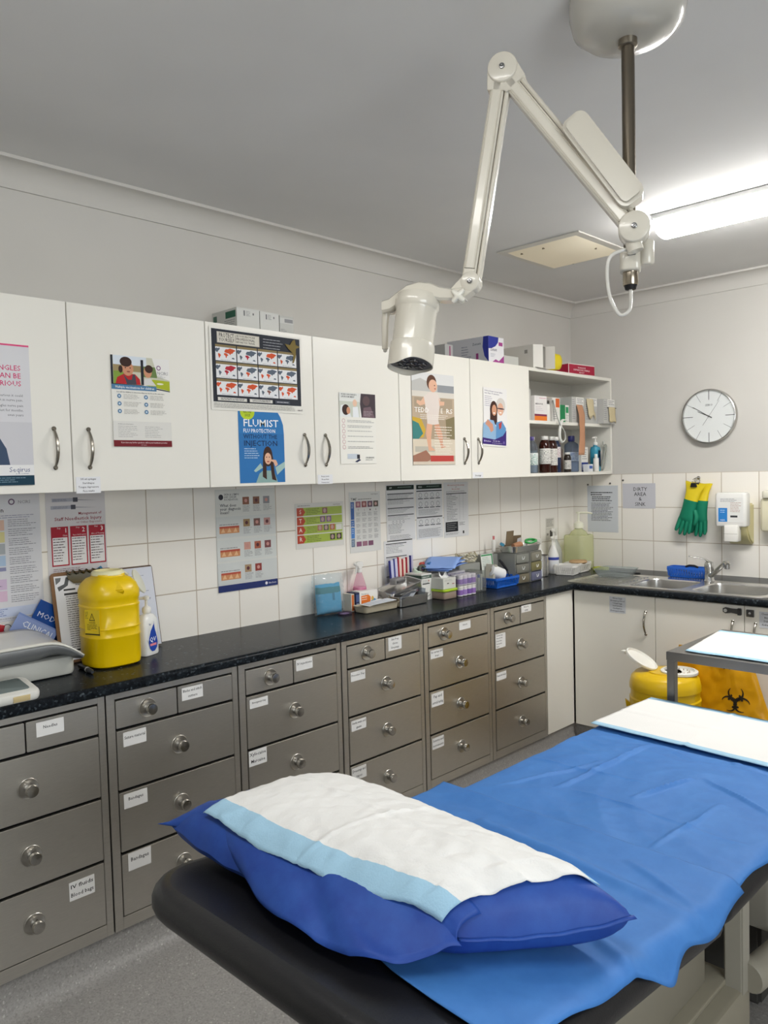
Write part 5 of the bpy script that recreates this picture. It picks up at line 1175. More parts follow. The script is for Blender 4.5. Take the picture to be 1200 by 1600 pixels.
# yellow sharps container
YEL = '#e9c400'
sx_, sy_ = -3.283, -.185
t = thing('sharps_container', 'tall yellow sharps container standing on the left end of the worktop', 'sharps container', (sx_, sy_, CT))
b = MB(mat('yellow_container_plastic', .3)); z = CT+.001; R0 = .093
prof = [(R0*.86, z), (R0*.97, z+.006), (R0, z+.02), (R0, z+.098), (R0*1.015, z+.1), (R0*1.015, z+.103), (R0, z+.106), (R0, z+.127), (R0*1.02, z+.129), (R0*1.02, z+.132), (R0*1.0, z+.134), (R0*1.0, z+.196), (R0*1.02, z+.2), (R0*1.02, z+.204), (R0*.99, z+.207), (R0*1.0, z+.224), (R0*1.025, z+.227), (R0*1.02, z+.252), (R0*.93, z+.274), (R0*.74, z+.292), (R0*.58, z+.298), (R0*.56, z+.302), (R0*.56, z+.306)]
b.lathe(prof, YEL, 48, (sx_, sy_, 0), sq=3.2, sx=.94, sy=.94); bd = b.build('body', t)
b = MB(mat('yellow_container_plastic', .3)); # moulded spout rib on the shoulder
b.prism([(-.03, -.028), (.03, -.028), (.012, .012), (-.006, .016)], (sx_-.005, sy_-.06, z+.262), V((.86, -.5, 0)), V((.2, .35, .6)).normalized(), V((-.35, -.55, .62)).normalized(), -.004, .024, YEL); b.build('shoulder_rib', t, bevel=.004)
b = MB(PLAST); b.lathe([(R0*.53, z+.300), (R0*.57, z+.303), (R0*.57, z+.312), (R0*.52, z+.317), (R0*.47, z+.318), (R0*.46, z+.300), (.002, z+.300)], '#e7e3b6', 40, (sx_, sy_, 0)); b.build('neck_ring', t)
b = MB(PLAST); b.lathe([(.001, 0), (.042, 0), (.045, .002), (.045, .006), (.041, .007), (.001, .006)], '#dcdccb', 32, (sx_+.098, sy_-.02, z+.268), (.72, -.62, .42)); b.tube([(sx_+.045, sy_, z+.308), (sx_+.06, sy_-.003, z+.303), (sx_+.07, sy_-.008, z+.294)], .004, '#dcdccb', 8); b.build('lid', t)
s = Sheet((sx_-.0925, sy_-.047+.03, z+.196), V((.42, -.9, 0)), -Z, .07, .088, c='#e3c21a', m=PAPER); s.U = V((.50, -.866, 0)); 
s = Sheet((sx_-.094, sy_-.018, z+.197), V((.36, -.93, 0)), -Z, .062, .085, c='#dcc02a')
s.poly([(.30, .42), (.5, .12), (.70, .42)], '#2a2818').poly([(.36, .39), (.5, .18), (.64, .39)], '#dcc02a').text('!', .5, .38, .2, '#2a2818', True, 'c').text('DANGER', .5, .52, .08, '#2a2818', True, 'c').lines(.15, .56, .85, 5, .05, '#4a4420', .35, .3, 3).lines(.05, .08, .25, 5, .06, '#4a4420', .35, .3, 4).rect(.0, .92, 1, .97, '#2a2818').rect(.94, .62, .97, .92, '#2a2818'); s.done('warning_label', t)
# lotion pump bottle
t = thing('pump_bottle', 'white lotion pump bottle with a blue drop label right of the yellow container', 'bottle', (-3.135, -.165, CT))
b = MB(GLOSS); b.T = place((-3.135, -.165, 0), math.radians(22)); b.lathe([(.034, CT+.001), (.037, CT+.006), (.037, CT+.11), (.035, CT+.128), (.024, CT+.142), (.012, CT+.147), (.012, CT+.152)], '#e9e9e6', 36, sq=4, sx=1.08, sy=.62); b.build('body', t)
s = Sheet((0, 0, 0), X, -Z, .07, .115, base=False, th=0); s.b.T = Matrix(); Mx = place((-3.135, -.165, 0), math.radians(22)); s.O = Mx @ V((-.036, -.0238, CT+.125)); s.U = (Mx.to_3x3() @ X); s.N = s.D.cross(s.U)
s.poly([(.60, .02), (.22, .50), (.18, .68), (.26, .86), (.42, .96), (.62, .96), (.80, .86), (.86, .70), (.80, .52), (.68, .30)], '#1f47a8').poly([(.60, .02), (.30, .30), (.12, .58), (.14, .66), (.34, .34), (.60, .12)], '#e9e9e6').text('QV', .50, .66, .20, '#f0f2f6', True, 'c').rect(.28, .72, .76, .79, '#e58a96').text('Ego', .26, .14, .07, '#3a4a8a'); s.done('label', t)
pump_head(t, -3.135, -.165, CT+.15, 1.0, '#e9e7df', 2.6)
# marker pen
t = thing('marker_pen', 'black marker pen lying on the worktop between scale and yellow container', 'pen', (-3.395, -.23, CT))
b = MB(PLAST); p0, p1 = V((-3.385, -.165, CT+.0085)), V((-3.40, -.29, CT+.0085)); dd = (p1-p0)
b.tube([p0, p0+dd*.05, p0+dd*.62], [.006, .0075, .0078], '#1d1f24', 14); b.build('barrel', t)
b = MB(PLAST); b.tube([p0+dd*.60, p0+dd*.9, p1], [.0083, .0083, .005], '#2b2e33', 14); b.tube([p0+dd*.60, p0+dd*.66], .0086, '#c9c9c4', 14); b.build('cap', t)

# ------------------------------------------------------------------ middle of the worktop
t = thing('wrapped_packet', 'blue-green packet in a clear crinkled bag left of the orange carton', 'packet', (-2.20, -.075, CT))
b = MB(FABRIC); b.T = rot_at((-2.2, -.075, CT), math.radians(-6))
def pk(s_): return lambda u, v: (-2.262+u*.135, -.075 - s_*(.022*(max(0, 1-abs(2*u-1)**4)*max(0, 1-abs(2*v-1)**4))**.5) + .012*v, CT+.004+v*.132+.003*nz(u*3, v*3, 2))
def pkc(u, v): return '#2f7f8a' if .72 < v < .90 else ('#3f9cc4' if abs(u-.62) > .05 or v < .45 or v > .7 else '#2f7f9c')
b.grid(pk(1), 20, 20, colfn=pkc); b.grid(lambda u, v: pk(-1)(1-u, v), 20, 20, '#3a93bb'); b.build('packet', t)
b = MB(FILM); b.T = rot_at((-2.2, -.075, CT), math.radians(-6))
def fm(s_): return lambda u, v: (-2.275+u*.162, -.075 - s_*(.027*(max(0, 1-abs(2*u-1)**4)*max(0, 1-abs(2*v-1)**6))**.5+.002) + .014*v - s_*.006*nz(u*6, v*6, 4), CT+.002+v*.178+.004*nz(u*5, 3, 2)*v)
b.grid(fm(1), 26, 26, '#f2f6f8'); b.grid(lambda u, v: fm(-1)(1-u, v), 26, 26, '#f2f6f8'); b.build('clear_bag', t)
t = thing('spray_bottle', 'clear spray bottle of pink liquid behind the orange carton', 'bottle', (-1.985, -.055, CT))
b = MB(CLEAR); b.lathe([(.030, CT+.001), (.034, CT+.004), (.034, CT+.075), (.031, CT+.10), (.016, CT+.15), (.0125, CT+.158), (.0125, CT+.165)], '#f4dfe8', 28, (-1.985, -.055, 0)); b.build('body', t)
b = MB(GLOSS); b.lathe([(.001, CT+.004), (.031, CT+.004), (.0325, CT+.01), (.0325, CT+.075), (.030, CT+.098), (.001, CT+.098)], '#d77ba8', 28, (-1.985, -.055, 0)); b.build('contents', t)
spray_head(t, -1.985, -.055, CT+.163, .85, '#e9e8e4', math.radians(200))
def d_or(s): s.rect(0, 0, 1, 1, '#e6e3de').poly([(.12, .25), (.50, .22), (.62, .35), (.60, .9), (.12, .92)], '#e2762a').text('Primapore', .14, .2, .12, '#3a3a40').lines(.15, .32, .45, 2, .12, '#f3e3d3', .3, .2, 1).poly([(.62, .6), (.8, .45), (.92, .55), (.9, .8), (.66, .85)], '#4f9ccc').ell(.72, .45, .07, .12, '#dbb05a')
carton('dressing_box', 'white carton with an orange picture behind the beige tray', -2.045, -1.93, -.115, -.065, CT, .085, '#e4e1dc', deco=d_or, rot=math.radians(-3))
carton('narrow_box', 'slim upright box with an orange edge, touching the blue packet', -2.098, -2.078, -.115, -.06, CT, .080, '#cfc6b8', group='slim upright boxes left of the orange carton', deco=lambda s: s.rect(.2, .05, .9, .95, '#c46a35'))
carton('narrow_box', 'slim upright navy box against the orange carton', -2.074, -2.050, -.120, -.06, CT, .083, '#2a3152', group='slim upright boxes left of the orange carton', deco=lambda s: s.rect(.15, .1, .85, .5, '#4a5a88').lines(.2, .6, .8, 4, .07, '#b9c0d8', .4, .2, 1))
t = thing('instrument_dish', 'beige plastic tray holding folded papers, in front of the orange carton', 'tray', (-2.0, -.175, CT))
b = MB(PLAST); b.T = rot_at((-2.0, -.175, 0), math.radians(-2)); tray(b, -2.11, -1.89, -.225, -.13, CT+.001, CT+.030, .012, '#b8ae98', .35); b.build('dish', t)
for k, (dx, rz, cl) in enumerate(((0, .1, '#e3e3e2'), (.02, -.12, '#d3d8de'))):
    s = Sheet((-2.07+dx, -.145, CT+.032+k*.003), (Matrix.Rotation(rz, 3, 'Z') @ V((1, 0, .06))), V((0, -1, -.05)), .14, .06, c=cl); s.lines(.1, .2, .9, 4, .2, '#8a93a8', .2, .3, k); tag(s.done('folded_paper'), ('folded white paper lying in the beige tray', 'bluish folded paper slip, upper one in the beige tray')[k], 'paper')
b = MB(FILM, PLAST); b.rbox(-2.19, -2.12, -.155, -.11, CT+.0008, CT+.010, .02, '#c4b6cc', mi=0); b.rbox(-2.18, -2.135, -.148, -.118, CT+.002, CT+.006, .012, '#a99ab8', mi=1); tag(b.build('plastic_sachet'), 'small flat mauve plastic sachet in front of the blue packet', 'sachet')
# steel trays with instruments
t = thing('instrument_tray', 'shallow steel tray full of wrapped instruments right of the beige tray', 'tray', (-1.79, -.17, CT), 'steel instrument trays on the worktop')
b = MB(SINKM); tray(b, -1.90, -1.69, -.235, -.10, CT+.001, CT+.048, .014, '#ffffff', .15); b.build('tray', t)
t2 = thing('instrument_tray', 'tilted steel tray resting on top of the other instrument tray', 'tray', (-1.80, -.13, CT+.05), 'steel instrument trays on the worktop')
b = MB(SINKM); b.T = Matrix.Translation(V((-1.79, -.13, CT+.062))) @ Matrix.Rotation(math.radians(-12), 4, 'Y') @ Matrix.Rotation(math.radians(8), 4, 'X'); tray(b, -.115, .105, -.06, .055, 0, .03, .012, '#ffffff', .15); b.build('tray', t2)
rg = random.Random(11)
for k, (x, y, z, ln, a, cl, lb) in enumerate(((-1.82, -.205, .052, .15, .25, '#4a4d55', 'dark grey wrapped instrument in the lower steel tray'), (-1.77, -.19, .056, .14, .55, '#9aa0a8', 'silvery wrapped instrument on top in the lower steel tray'), (-1.80, -.17, .05, .16, -.1, '#6a2a44', 'maroon-wrapped instrument at the back of the lower steel tray'), (-1.73, -.215, .058, .10, .7, '#c3c9d0', 'pale blue peel pouch leaning in the lower steel tray'))):
    b = MB(FILM if k == 3 else GLOSS); b.T = Matrix.Translation(V((x, y, CT+z))) @ Matrix.Rotation(a, 4, 'Z') @ Matrix.Rotation(-.15, 4, 'Y')
    b.grid(lambda u, v: ((u-.5)*ln, (v-.5)*.034, .008*(1-abs(2*v-1)**2)*(1-abs(2*u-1)**6)+.001*nz(u*9, v*5, k)), 14, 6, cl); b.grid(lambda u, v: ((.5-u)*ln, (v-.5)*.034, -.003*(1-abs(2*v-1)**2)*(1-abs(2*u-1)**6)), 14, 6, cl); tag(b.build('wrapped_instrument'), lb, 'instrument', 'wrapped instruments in the steel tray')
b = MB(MILKY); b.T = Matrix.Translation(V((-1.80, -.12, CT+.093))) @ Matrix.Rotation(.3, 4, 'Z'); b.rbox(-.045, .045, -.02, .02, 0, .03, .008, '#b9b7b6'); b.tube([(-.04, -.022, .015), (.04, -.022, .015)], .006, '#8a8786', 8); tag(b.build('pill_case'), 'small grey translucent case on the tilted steel tray', 'case')
def d_gb(s): s.rect(0, 0, 1, 1, '#e2e1dc').rect(0, .05, 1, .18, '#4b5f55').text('DEBRISOFT', .08, .15, .08, '#e2e4e0', True, fit=.7).lines(.1, .24, .8, 3, .05, '#8a8d8c', .35, .3, 1).ell(.72, .28, .05, c='#c26a5a').rect(.1, .36, .8, .40, '#4a4d4c').poly([(0, .97), (.3, .9), (.9, .78), (.9, .82), (.3, .97)], '#a9aba8')
carton('upright_box', 'tall white box with a dark green band beside the steel trays', -1.675, -1.60, -.165, -.06, CT, .128, '#d8d6cf', deco=d_gb, side=lambda s: s.rect(0, .05, 1, .2, '#4b5f55').lines(.1, .3, .9, 6, .05, '#8c8f8c', .3, .3, 2))
# test-strip cards standing in front of the printed form
cols_ = [('#c9cbe0', '#3a3f8a'), ('#cfcfe2', '#4a4f9a'), ('#e3d3c4', '#b32a3c'), ('#e6dccb', '#b8323c'), ('#d9d2c9', '#a82438'), ('#c4c3d6', '#2e2f78')]
for k, (c1, c2) in enumerate(cols_):
    x = -1.757+k*.027; b = MB(PAPER); b.T = Matrix.Translation(V((x, -.045, CT+.001))) @ Matrix.Rotation(math.radians(8+2*k), 4, 'Z') @ Matrix.Rotation(math.radians(-5+k), 4, 'Y')
    b.box(-.002, .026, -.004, .004, .0, .197+.006*(k % 3), c1); b.box(-.003, .0035, -.0045, .0045, .0, .1975+.006*(k % 3), c2)
    tag(b.build('test_strip_box'), ['leftmost pale lilac card box with a blue edge', 'second lilac card box from the left, blue edge', 'cream card box, red edge, third of the upright row', 'fourth upright cream card box, red edge', 'fifth upright card box, greyish with a crimson edge', 'rightmost upright card box with a navy edge'][k]+' behind the tall white box', 'box', 'upright card boxes against the form')
# tape rolls
for k, (x, y, z, ax, cl, lb) in enumerate(((-1.565, -.075, .150, (.3, -1, .15), '#b4432f', 'red tape roll'), (-1.53, -.095, .148, (.5, -1, .3), '#2f6fa8', 'blue tape roll'), (-1.595, -.10, .142, (-.2, -1, .4), '#2f3a30', 'dark green tape roll'), (-1.62, -.09, .135, (.1, -.6, 1), '#c9d8c9', 'pale green tape roll'))):
    b = MB(PLAST); b.lathe([(.012, -.008), (.024, -.008), (.0245, 0), (.024, .008), (.012, .008), (.012, -.008)], cl, 24, (x, y, CT+z), ax, caps=False); tag(b.build('tape_roll'), lb+' piled behind the tissue box', 'tape', 'tape rolls piled by the wall')
b = MB(PLAST); b.box(-1.596, -1.505, -.14, -.04, CT+.0008, CT+.118, '#c3c0b8'); tag(b.build('card_box', bevel=.003), 'plain grey-white box the tape rolls lie on', 'box')
# green lidded tub with a tissue box on it
t = thing('food_tub', 'clear tub with a lime green lid under the small white tissue box', 'tub', (-1.55, -.20, CT)); b = MB(MILKY, PLAST)
b.rbox(-1.60, -1.50, -.245, -.155, CT+.001, CT+.038, .012, '#c9b8a8'); b.build('tub', t); b = MB(PLAST); b.rbox(-1.605, -1.495, -.25, -.15, CT+.038, CT+.050, .012, '#a5c32c'); b.build('lid', t)
b = MB(PLAST); b.rbox(-1.592, -1.508, -.238, -.162, CT+.004, CT+.030, .01, '#b9846c'); b.build('contents', t)
t = thing('tissue_box', 'small white box with tissues poking out, on the lime green lid', 'tissue box', (-1.55, -.20, CT+.052)); b = MB(CARTON); b.box(-1.60, -1.505, -.24, -.16, CT+.0515, CT+.104, '#cfcfc8')
s = Sheet((-1.60, -.24, CT+.104), X, -Z, .095, .052, base=False, b=b, th=0); s.rect(.3, .45, .45, .55, '#55504a').rect(.7, .55, .88, .62, '#9a4a44').lines(.1, .15, .9, 2, .1, '#9a9c98', .3, .3, 2); b.build('carton', t)
b = MB(PAPER); b.grid(lambda u, v: (-1.58+u*.06, -.20+.01*math.sin(u*9)+(v-.5)*.03*(1-v), CT+.103+v*(.02+.012*math.sin(u*14))), 12, 4, '#e6e6e4'); b.build('tissue', t, solid=.001)
# pots with purple labels, shrink-wrapped in two layers
def pot(x, y, z, k, lb, h=.052, r=.0165):
    t = thing('specimen_pot', lb, 'pot', (x, y, z), 'white pots with purple labels stacked on the worktop')
    b = MB(PLAST); b.lathe([(r*.9, z+.0008), (r*.97, z+.002), (r*.97, z+h*.78), (r*.9, z+h*.8)], '#d9d6d8', 16, (x, y, 0)); b.build('body', t)
    b = MB(PLAST); b.lathe([(r, z+h*.76)]+cap_prof(r, z+h*.78, z+h), '#dcdad4', 16, (x, y, 0)); b.build('cap', t)
    b = MB(PAPER); b.lathe([(r*.985, z+h*.15), (r*.99, z+h*.16), (r*.99, z+h*.62), (r*.985, z+h*.63)], ('#8e6bb0', '#9d7fc0', '#7a5aa4')[k % 3], 16, (x, y, 0)); b.build('pot_label', t)
POTL = []
for lay in (0, 1):
    for r_ in range(2):
        for c_ in range(4):
            pot(-1.465+c_*.0345+.017*r_*0, -.232+r_*.035, CT+.001+lay*.0535, r_+c_, ('lower' if lay == 0 else 'upper')+' layer white pot with purple label, '+('front' if r_ == 0 else 'back')+' row, '+('first', 'second', 'third', 'fourth')[c_]+' from the left')
b = MB(FILM); b.rbox(-1.486, -1.338, -.252, -.175, CT+.0545, CT+.112, .018, '#f0eef4'); o_ = b.build('shrink_film'); tag(o_, 'clear shrink film wrapped round the upper layer of purple-labelled pots', 'film')
# more small pots behind with blue sheets on top
b = MB(CARTON); b.box(-1.47, -1.33, -.16, -.03, CT+.0008, CT+.115, '#b9b8bd'); b.box(-1.471, -1.3295, -.1605, -.0295, CT+.07, CT+.105, '#8f8aa6'); tag(b.build('pot_carton', bevel=.001), 'grey and lilac carton behind the purple pots, under the blue sheets', 'box')
for k in range(3):
    b = MB(PAPER); b.T = Matrix.Translation(V((-1.45, -.115, CT+.142+k*.010))) @ Matrix.Rotation(.25+.12*k, 4, 'Z') @ Matrix.Rotation(-.07-.03*k, 4, 'Y')
    b.grid(lambda u, v: ((u-.5)*.24, (v-.5)*.17, .012*math.sin(u*3)*(k*.4+.6)+.004*nz(u*2, v*2, k)), 12, 8, ('#6f8fce', '#7b9bd6', '#86a4dc')[k]); tag(b.build('blue_sheet', solid=.001), ('lowest', 'middle', 'uppermost')[k]+' of three folded light blue sheets on the grey lilac carton', 'sheet', 'folded light blue sheets')
# clear drawers/bag of cotton, clear box
t = thing('clear_box', 'clear plastic box of specimen tubes right of the purple pots', 'box', (-1.27, -.17, CT)); b = MB(CLEAR)
b.rbox(-1.33, -1.235, -.225, -.12, CT+.001, CT+.108, .006, '#d8dad6'); b.build('shell', t)
for k in range(8):
    b = MB(PLAST); x, y = -1.318+.0225*(k % 4), -.20+.045*(k//4); b.lathe([(.008, CT+.006), (.008, CT+.07), (.009, CT+.072), (.009, CT+.088), (.001, CT+.089)], '#c9c6c0', 12, (x, y, 0), cols=['#c9ccd0', '#c9ccd0', '#2f4fae' if k == 2 else '#d8d6d2', '#2f4fae' if k == 2 else '#d8d6d2']); b.build('tube', t)
b = MB(MILKY); b.rbox(-1.32, -1.14, -.115, -.03, CT+.001, CT+.135, .008, '#c4c6c0'); tag(b.build('storage_tub'), 'frosted tub behind the clear box, under the cotton swabs', 'tub')
rg = random.Random(5); b = MB(FABRIC)
for k in range(120):
    p = V((-1.20+rg.uniform(-.075, .065), -.07+rg.uniform(-.035, .035), CT+.138+rg.uniform(.004, .045))); q = V((rg.uniform(-1, 1), rg.uniform(-1, 1), rg.uniform(-.4, .4))).normalized()*.012
    b.tube([p-q, p+q], .0035, ('#d9d4c0', '#c4bda2', '#a99c80', '#e3dfd2')[k % 4], 6)
tag(b.build('cotton_swabs'), 'loose heap of cream cotton rolls on the frosted tub', 'swabs', kind='stuff')
s = Sheet((-1.145, -.118, CT+.176), X, V((0, -.12, -1)), .105, .13, c='#d9ddd6', m=GLOSSP); s.rect(.03, .03, .97, .09, '#3f8f5a').rect(.88, .03, .97, .6, '#3f8f5a').lines(.1, .15, .8, 6, .07, '#8fa898', .3, .3, 2); tag(s.done('green_edged_card'), 'white card with a green border leaning behind the blue basket', 'card')
t = basket('small_basket', 'blue slotted basket holding a paper roll on the main worktop', -1.17, -.955, -.245, -.12, CT, .055, '#1f62c4', group=None, nsl=16)
t = thing('paper_roll', 'roll of white paper towel lying in the blue basket', 'roll', (-1.09, -.18, CT+.02)); b = MB(PAPER); p0, p1 = V((-1.13, -.17, CT+.095)), V((-1.04, -.20, CT+.055))
b.lathe([(.012, 0), (.03, 0), (.034, .003), (.034, .085), (.03, .088), (.012, .088)], '#e4e4e4', 28, p0, (p1-p0), caps=False); b.build('roll', t)
b = MB(CARTON); b.lathe([(.0115, -.001), (.013, -.001), (.013, .089), (.0115, .089)], '#a8957a', 20, p0, (p1-p0)); b.build('core', t)
b = MB(CARTON); b.T = rot_at((-1.14, -.15, CT), .35, 'Y'); b.box(-1.165, -1.145, -.20, -.14, CT+.014, CT+.125, '#b4b0a2'); tag(b.build('card_wedge'), 'grey-beige card standing at the left inside the blue basket', 'card')
t = thing('black_scissors', 'black-handled implement standing in the right end of the blue basket', 'scissors', (-1.0, -.19, CT+.02)); b = MB(RUBBER); b.tube([(-1.0, -.19, CT+.08), (-1.03, -.175, CT+.125), (-1.045, -.17, CT+.14)], [.006, .008, .006], '#222226', 10); b.build('handle', t); b = MB(METAL); b.tube([(-1.0, -.19, CT+.08), (-.98, -.2, CT+.02)], [.004, .003], '#9a9a9a', 8); b.build('blade', t)
# two little drawer towers
def tower(x0, y0, ang, label, cs):
    t = thing('drawer_tower', label, 'drawers', (x0, y0, CT), 'frosted three-drawer towers'); T = place((x0, y0, 0), ang)
    b = MB(MILKY); b.T = T; w_, d_ = .12, .15; h_ = .168
    b.box(0, .003, 0, d_, CT+.001, CT+h_, '#c2c2bb'); b.box(w_-.003, w_, 0, d_, CT+.001, CT+h_, '#c2c2bb'); b.box(.003, w_-.003, d_-.003, d_, CT+.001, CT+h_, '#c2c2bb')
    for z in (0, .055, .110, .165): b.box(.003, w_-.003, 0, d_-.003, CT+.001+z, CT+.004+z, '#c2c2bb')
    b.build('case', t)
    for k in range(3):
        z = CT+.006+k*.055; b = MB(MILKY, PLAST); b.T = T; b.rbox(.005, w_-.005, -.008, .01, z, z+.047, .004, cs[k], mi=0); b.box(.008, w_-.008, .012, d_-.006, z+.001, z+.035, cs[k], mi=1); d = b.build('drawer', t)
        b = MB(GLOSS); b.T = T; b.tube([(w_/2+.011*math.cos(a), -.011-.003*math.sin(a)*-1, z+.033-.016*math.sin(a)*1.0) for a in [PI*q/10 for q in range(11)]], .0022, '#e9e9e6', 8); b.build('handle', d)
    return t
tower(-.962, -.215, math.radians(-3), 'left frosted three-drawer tower beside the blue basket', ('#a49a82', '#a9a79c', '#b4b5ac'))
tower(-.826, -.222, math.radians(4), 'right frosted three-drawer tower next to the dark red dish', ('#9a9cb8', '#b0a878', '#b7b3a2'))
t = thing('kidney_tray', 'steel bowl tray piled with odds and ends on top of the drawer towers', 'tray', (-.84, -.14, CT+.17)); b = MB(SINKM); tray(b, -.97, -.70, -.225, -.09, CT+.170, CT+.205, .03, '#ffffff', .3); b.build('bowl', t)
for k, (x, y, z, w_, h_, a, c_, lb) in enumerate(((-.87, -.11, .20, .075, .085, .1, '#77664f', 'tall brown cardboard piece'), (-.80, -.105, .20, .07, .055, -.3, '#6a5a46', 'lower brown cardboard piece'), (-.85, -.16, .20, .08, .045, .4, '#c9c6cc', 'white folded card'))):
    b = MB(CARTON); b.T = Matrix.Translation(V((x, y, CT+z))) @ Matrix.Rotation(a, 4, 'Z') @ Matrix.Rotation(.12, 4, 'X'); b.box(-w_/2, w_/2, -.002, .002, 0, h_, c_); tag(b.build('cardboard_piece'), lb+' sticking up from the steel bowl tray', 'card', 'cardboard pieces in the steel bowl')
b = MB(PLAST); b.tube(bez([(-.80, -.20, CT+.215), (-.77, -.215, CT+.222), (-.735, -.20, CT+.226), (-.74, -.17, CT+.23), (-.78, -.165, CT+.228), (-.81, -.18, CT+.22)], 5), .007, '#2f9c4a', 8, closed=True); tag(b.build('green_band'), 'bright green rubber loop lying on the steel bowl tray', 'band')
b = MB(CARTON); b.tube([(-.93, -.18, CT+.207), (-.88, -.19, CT+.212), (-.85, -.18, CT+.209)], [.014, .018, .012], '#a8795a', 12); tag(b.build('bandage_bundle'), 'tan bandage bundle at the left of the steel bowl tray', 'bandage')
b = MB(GLOSS); b.lathe([(.010, CT+.175), (.011, CT+.178), (.011, CT+.235), (.006, CT+.242), (.006, CT+.262), (.001, CT+.264)], '#dcd9d2', 16, (-.965, -.075, 0), cols=['#dcd9d2', '#dcd9d2', '#dcd9d2', '#c46a6a', '#e8e6e0']); tag(b.build('ointment_tube'), 'small white tube with a pink cap standing left of the brown cardboard', 'tube')
b = MB(PLAST); b.T = Matrix.Translation(V((-.955, -.125, CT+.216))) @ Matrix.Rotation(.7, 4, 'Z') @ Matrix.Rotation(.5, 4, 'X'); b.box(-.016, .016, -.012, .012, -.008, .008, '#2f7f9c'); tag(b.build('blue_block', bevel=.002), 'tiny teal block on the left rim of the steel bowl tray', 'block')
b = MB(MILKY); b.rbox(-1.08, -.965, -.105, -.03, CT+.001, CT+.165, .01, '#b5b6b0'); tag(b.build('storage_tub'), 'tall frosted tub between the card and the left drawer tower', 'tub')
b = MB(GLOSS); b.lathe([(.001, 0), (.06, .0), (.085, .012), (.09, .02), (.087, .021), (.06, .006), (.001, .006)], '#5a1f22', 40, (-.655, -.045, CT+.095), (-.35, -.93, .1)); tag(b.build('dark_red_dish'), 'dark red round dish standing on edge behind the right drawer tower', 'dish')
t = thing('steel_canister', 'brushed steel canister between the dark red dish and white basket', 'canister', (-.585, -.13, CT)); b = MB(SINKM); b.lathe([(.043, CT+.001), (.045, CT+.003), (.045, CT+.118), (.047, CT+.120), (.047, CT+.124), (.0445, CT+.124), (.0435, CT+.008), (.001, CT+.008)], '#ffffff', 32, (-.585, -.13, 0)); b.build('can', t)
b = MB(METAL); b.tube([(-.61, -.145, CT+.125), (-.60, -.13, CT+.132), (-.57, -.12, CT+.136)], .002, '#4a4848', 6); b.build('tweezers', t)
JUG = mat('translucent_jug_plastic', .25, clear=.68)
# corner: white baskets, spray bottles, big pump jug
basket('small_basket', 'white slotted basket at the corner, below the spray bottles', -.50, -.375, -.285, -.15, CT, .058, '#e3e1dc', nsl=9, rot=math.radians(12))
basket('small_basket', 'white slotted basket holding a round tan sponge, right of the other white basket', -.365, -.215, -.26, -.14, CT, .06, '#e0ddd5', nsl=9, rot=math.radians(4))
b = MB(FABRIC); b.lathe([(.001, 0), (.045, .0), (.055, .008), (.05, .018), (.001, .02)], '#b99a74', 28, (-.32, -.22, CT+.055), (.05, -.1, 1)); tag(b.build('round_sponge'), 'round tan sponge resting in the right white basket', 'sponge')
def spray(x, y, h, label, c, lab, ang, s=1.0, mat_=None):
    t = thing('spray_bottle', label, 'bottle', (x, y, CT)); b = MB(mat_ or MILKY); z = CT+.001
    b.lathe([(.034*s, z), (.038*s, z+.006), (.038*s, z+h*.45), (.036*s, z+h*.55), (.022*s, z+h*.72), (.013, z+h*.80), (.013, z+h*.84)], c, 28, (x, y, 0)); b.build('body', t)
    if lab:
        b = MB(PAPER); b.lathe([(.0385*s, z+h*.08), (.0388*s, z+h*.09), (.0388*s, z+h*.5), (.0385*s, z+h*.51)], lab[0], 28, (x, y, 0)); b.lathe([(.039*s, z+h*.40), (.0392*s, z+h*.405), (.0392*s, z+h*.47), (.039*s, z+h*.48)], lab[1], 28, (x, y, 0)); b.build('label', t)
    spray_head(t, x, y, z+h*.83, s, '#e4e2da', ang); return t
spray(-.52, -.08, .19, 'white spray bottle with an orange and blue sticker, left of the taller one', '#dcdbd6', ('#cfc4b8', '#a8754a'), math.radians(200), .9, PLAST)
spray(-.44, -.125, .205, 'white bottle with a blue band between the two spray bottles', '#e0e0dc', ('#d8dade', '#3a4a9a'), math.radians(205), .85, PLAST)
spray(-.355, -.085, .24, 'tall frosted spray bottle nearest the pump jug', '#d3d5cf', None, math.radians(200), 1.1)
t = thing('pump_jug', 'large translucent yellowish pump jug standing in the corner', 'jug', (-.155, -.13, CT)); b = MB(JUG); b.rbox(-.235, -.075, -.20, -.06, CT+.001, CT+.215, .03, '#eef0d2', seg=6, br=.012)
b.lathe([(.06, CT+.210), (.045, CT+.235), (.024, CT+.248), (.024, CT+.262)], '#eef0d2', 32, (-.155, -.13, 0)); b.build('body', t)
b = MB(PLAST); b.lathe([(.03, CT+.255), (.031, CT+.26), (.029, CT+.285), (.012, CT+.297), (.0065, CT+.298), (.0065, CT+.345), (.014, CT+.346), (.015, CT+.357), (.001, CT+.358)], '#e4e3cf', 24, (-.155, -.13, 0)); b.tube([(-.155, -.13, CT+.351), (-.14, -.19, CT+.351), (-.137, -.215, CT+.346)], [.008, .006, .005], '#e4e3cf', 10); b.build('pump', t)
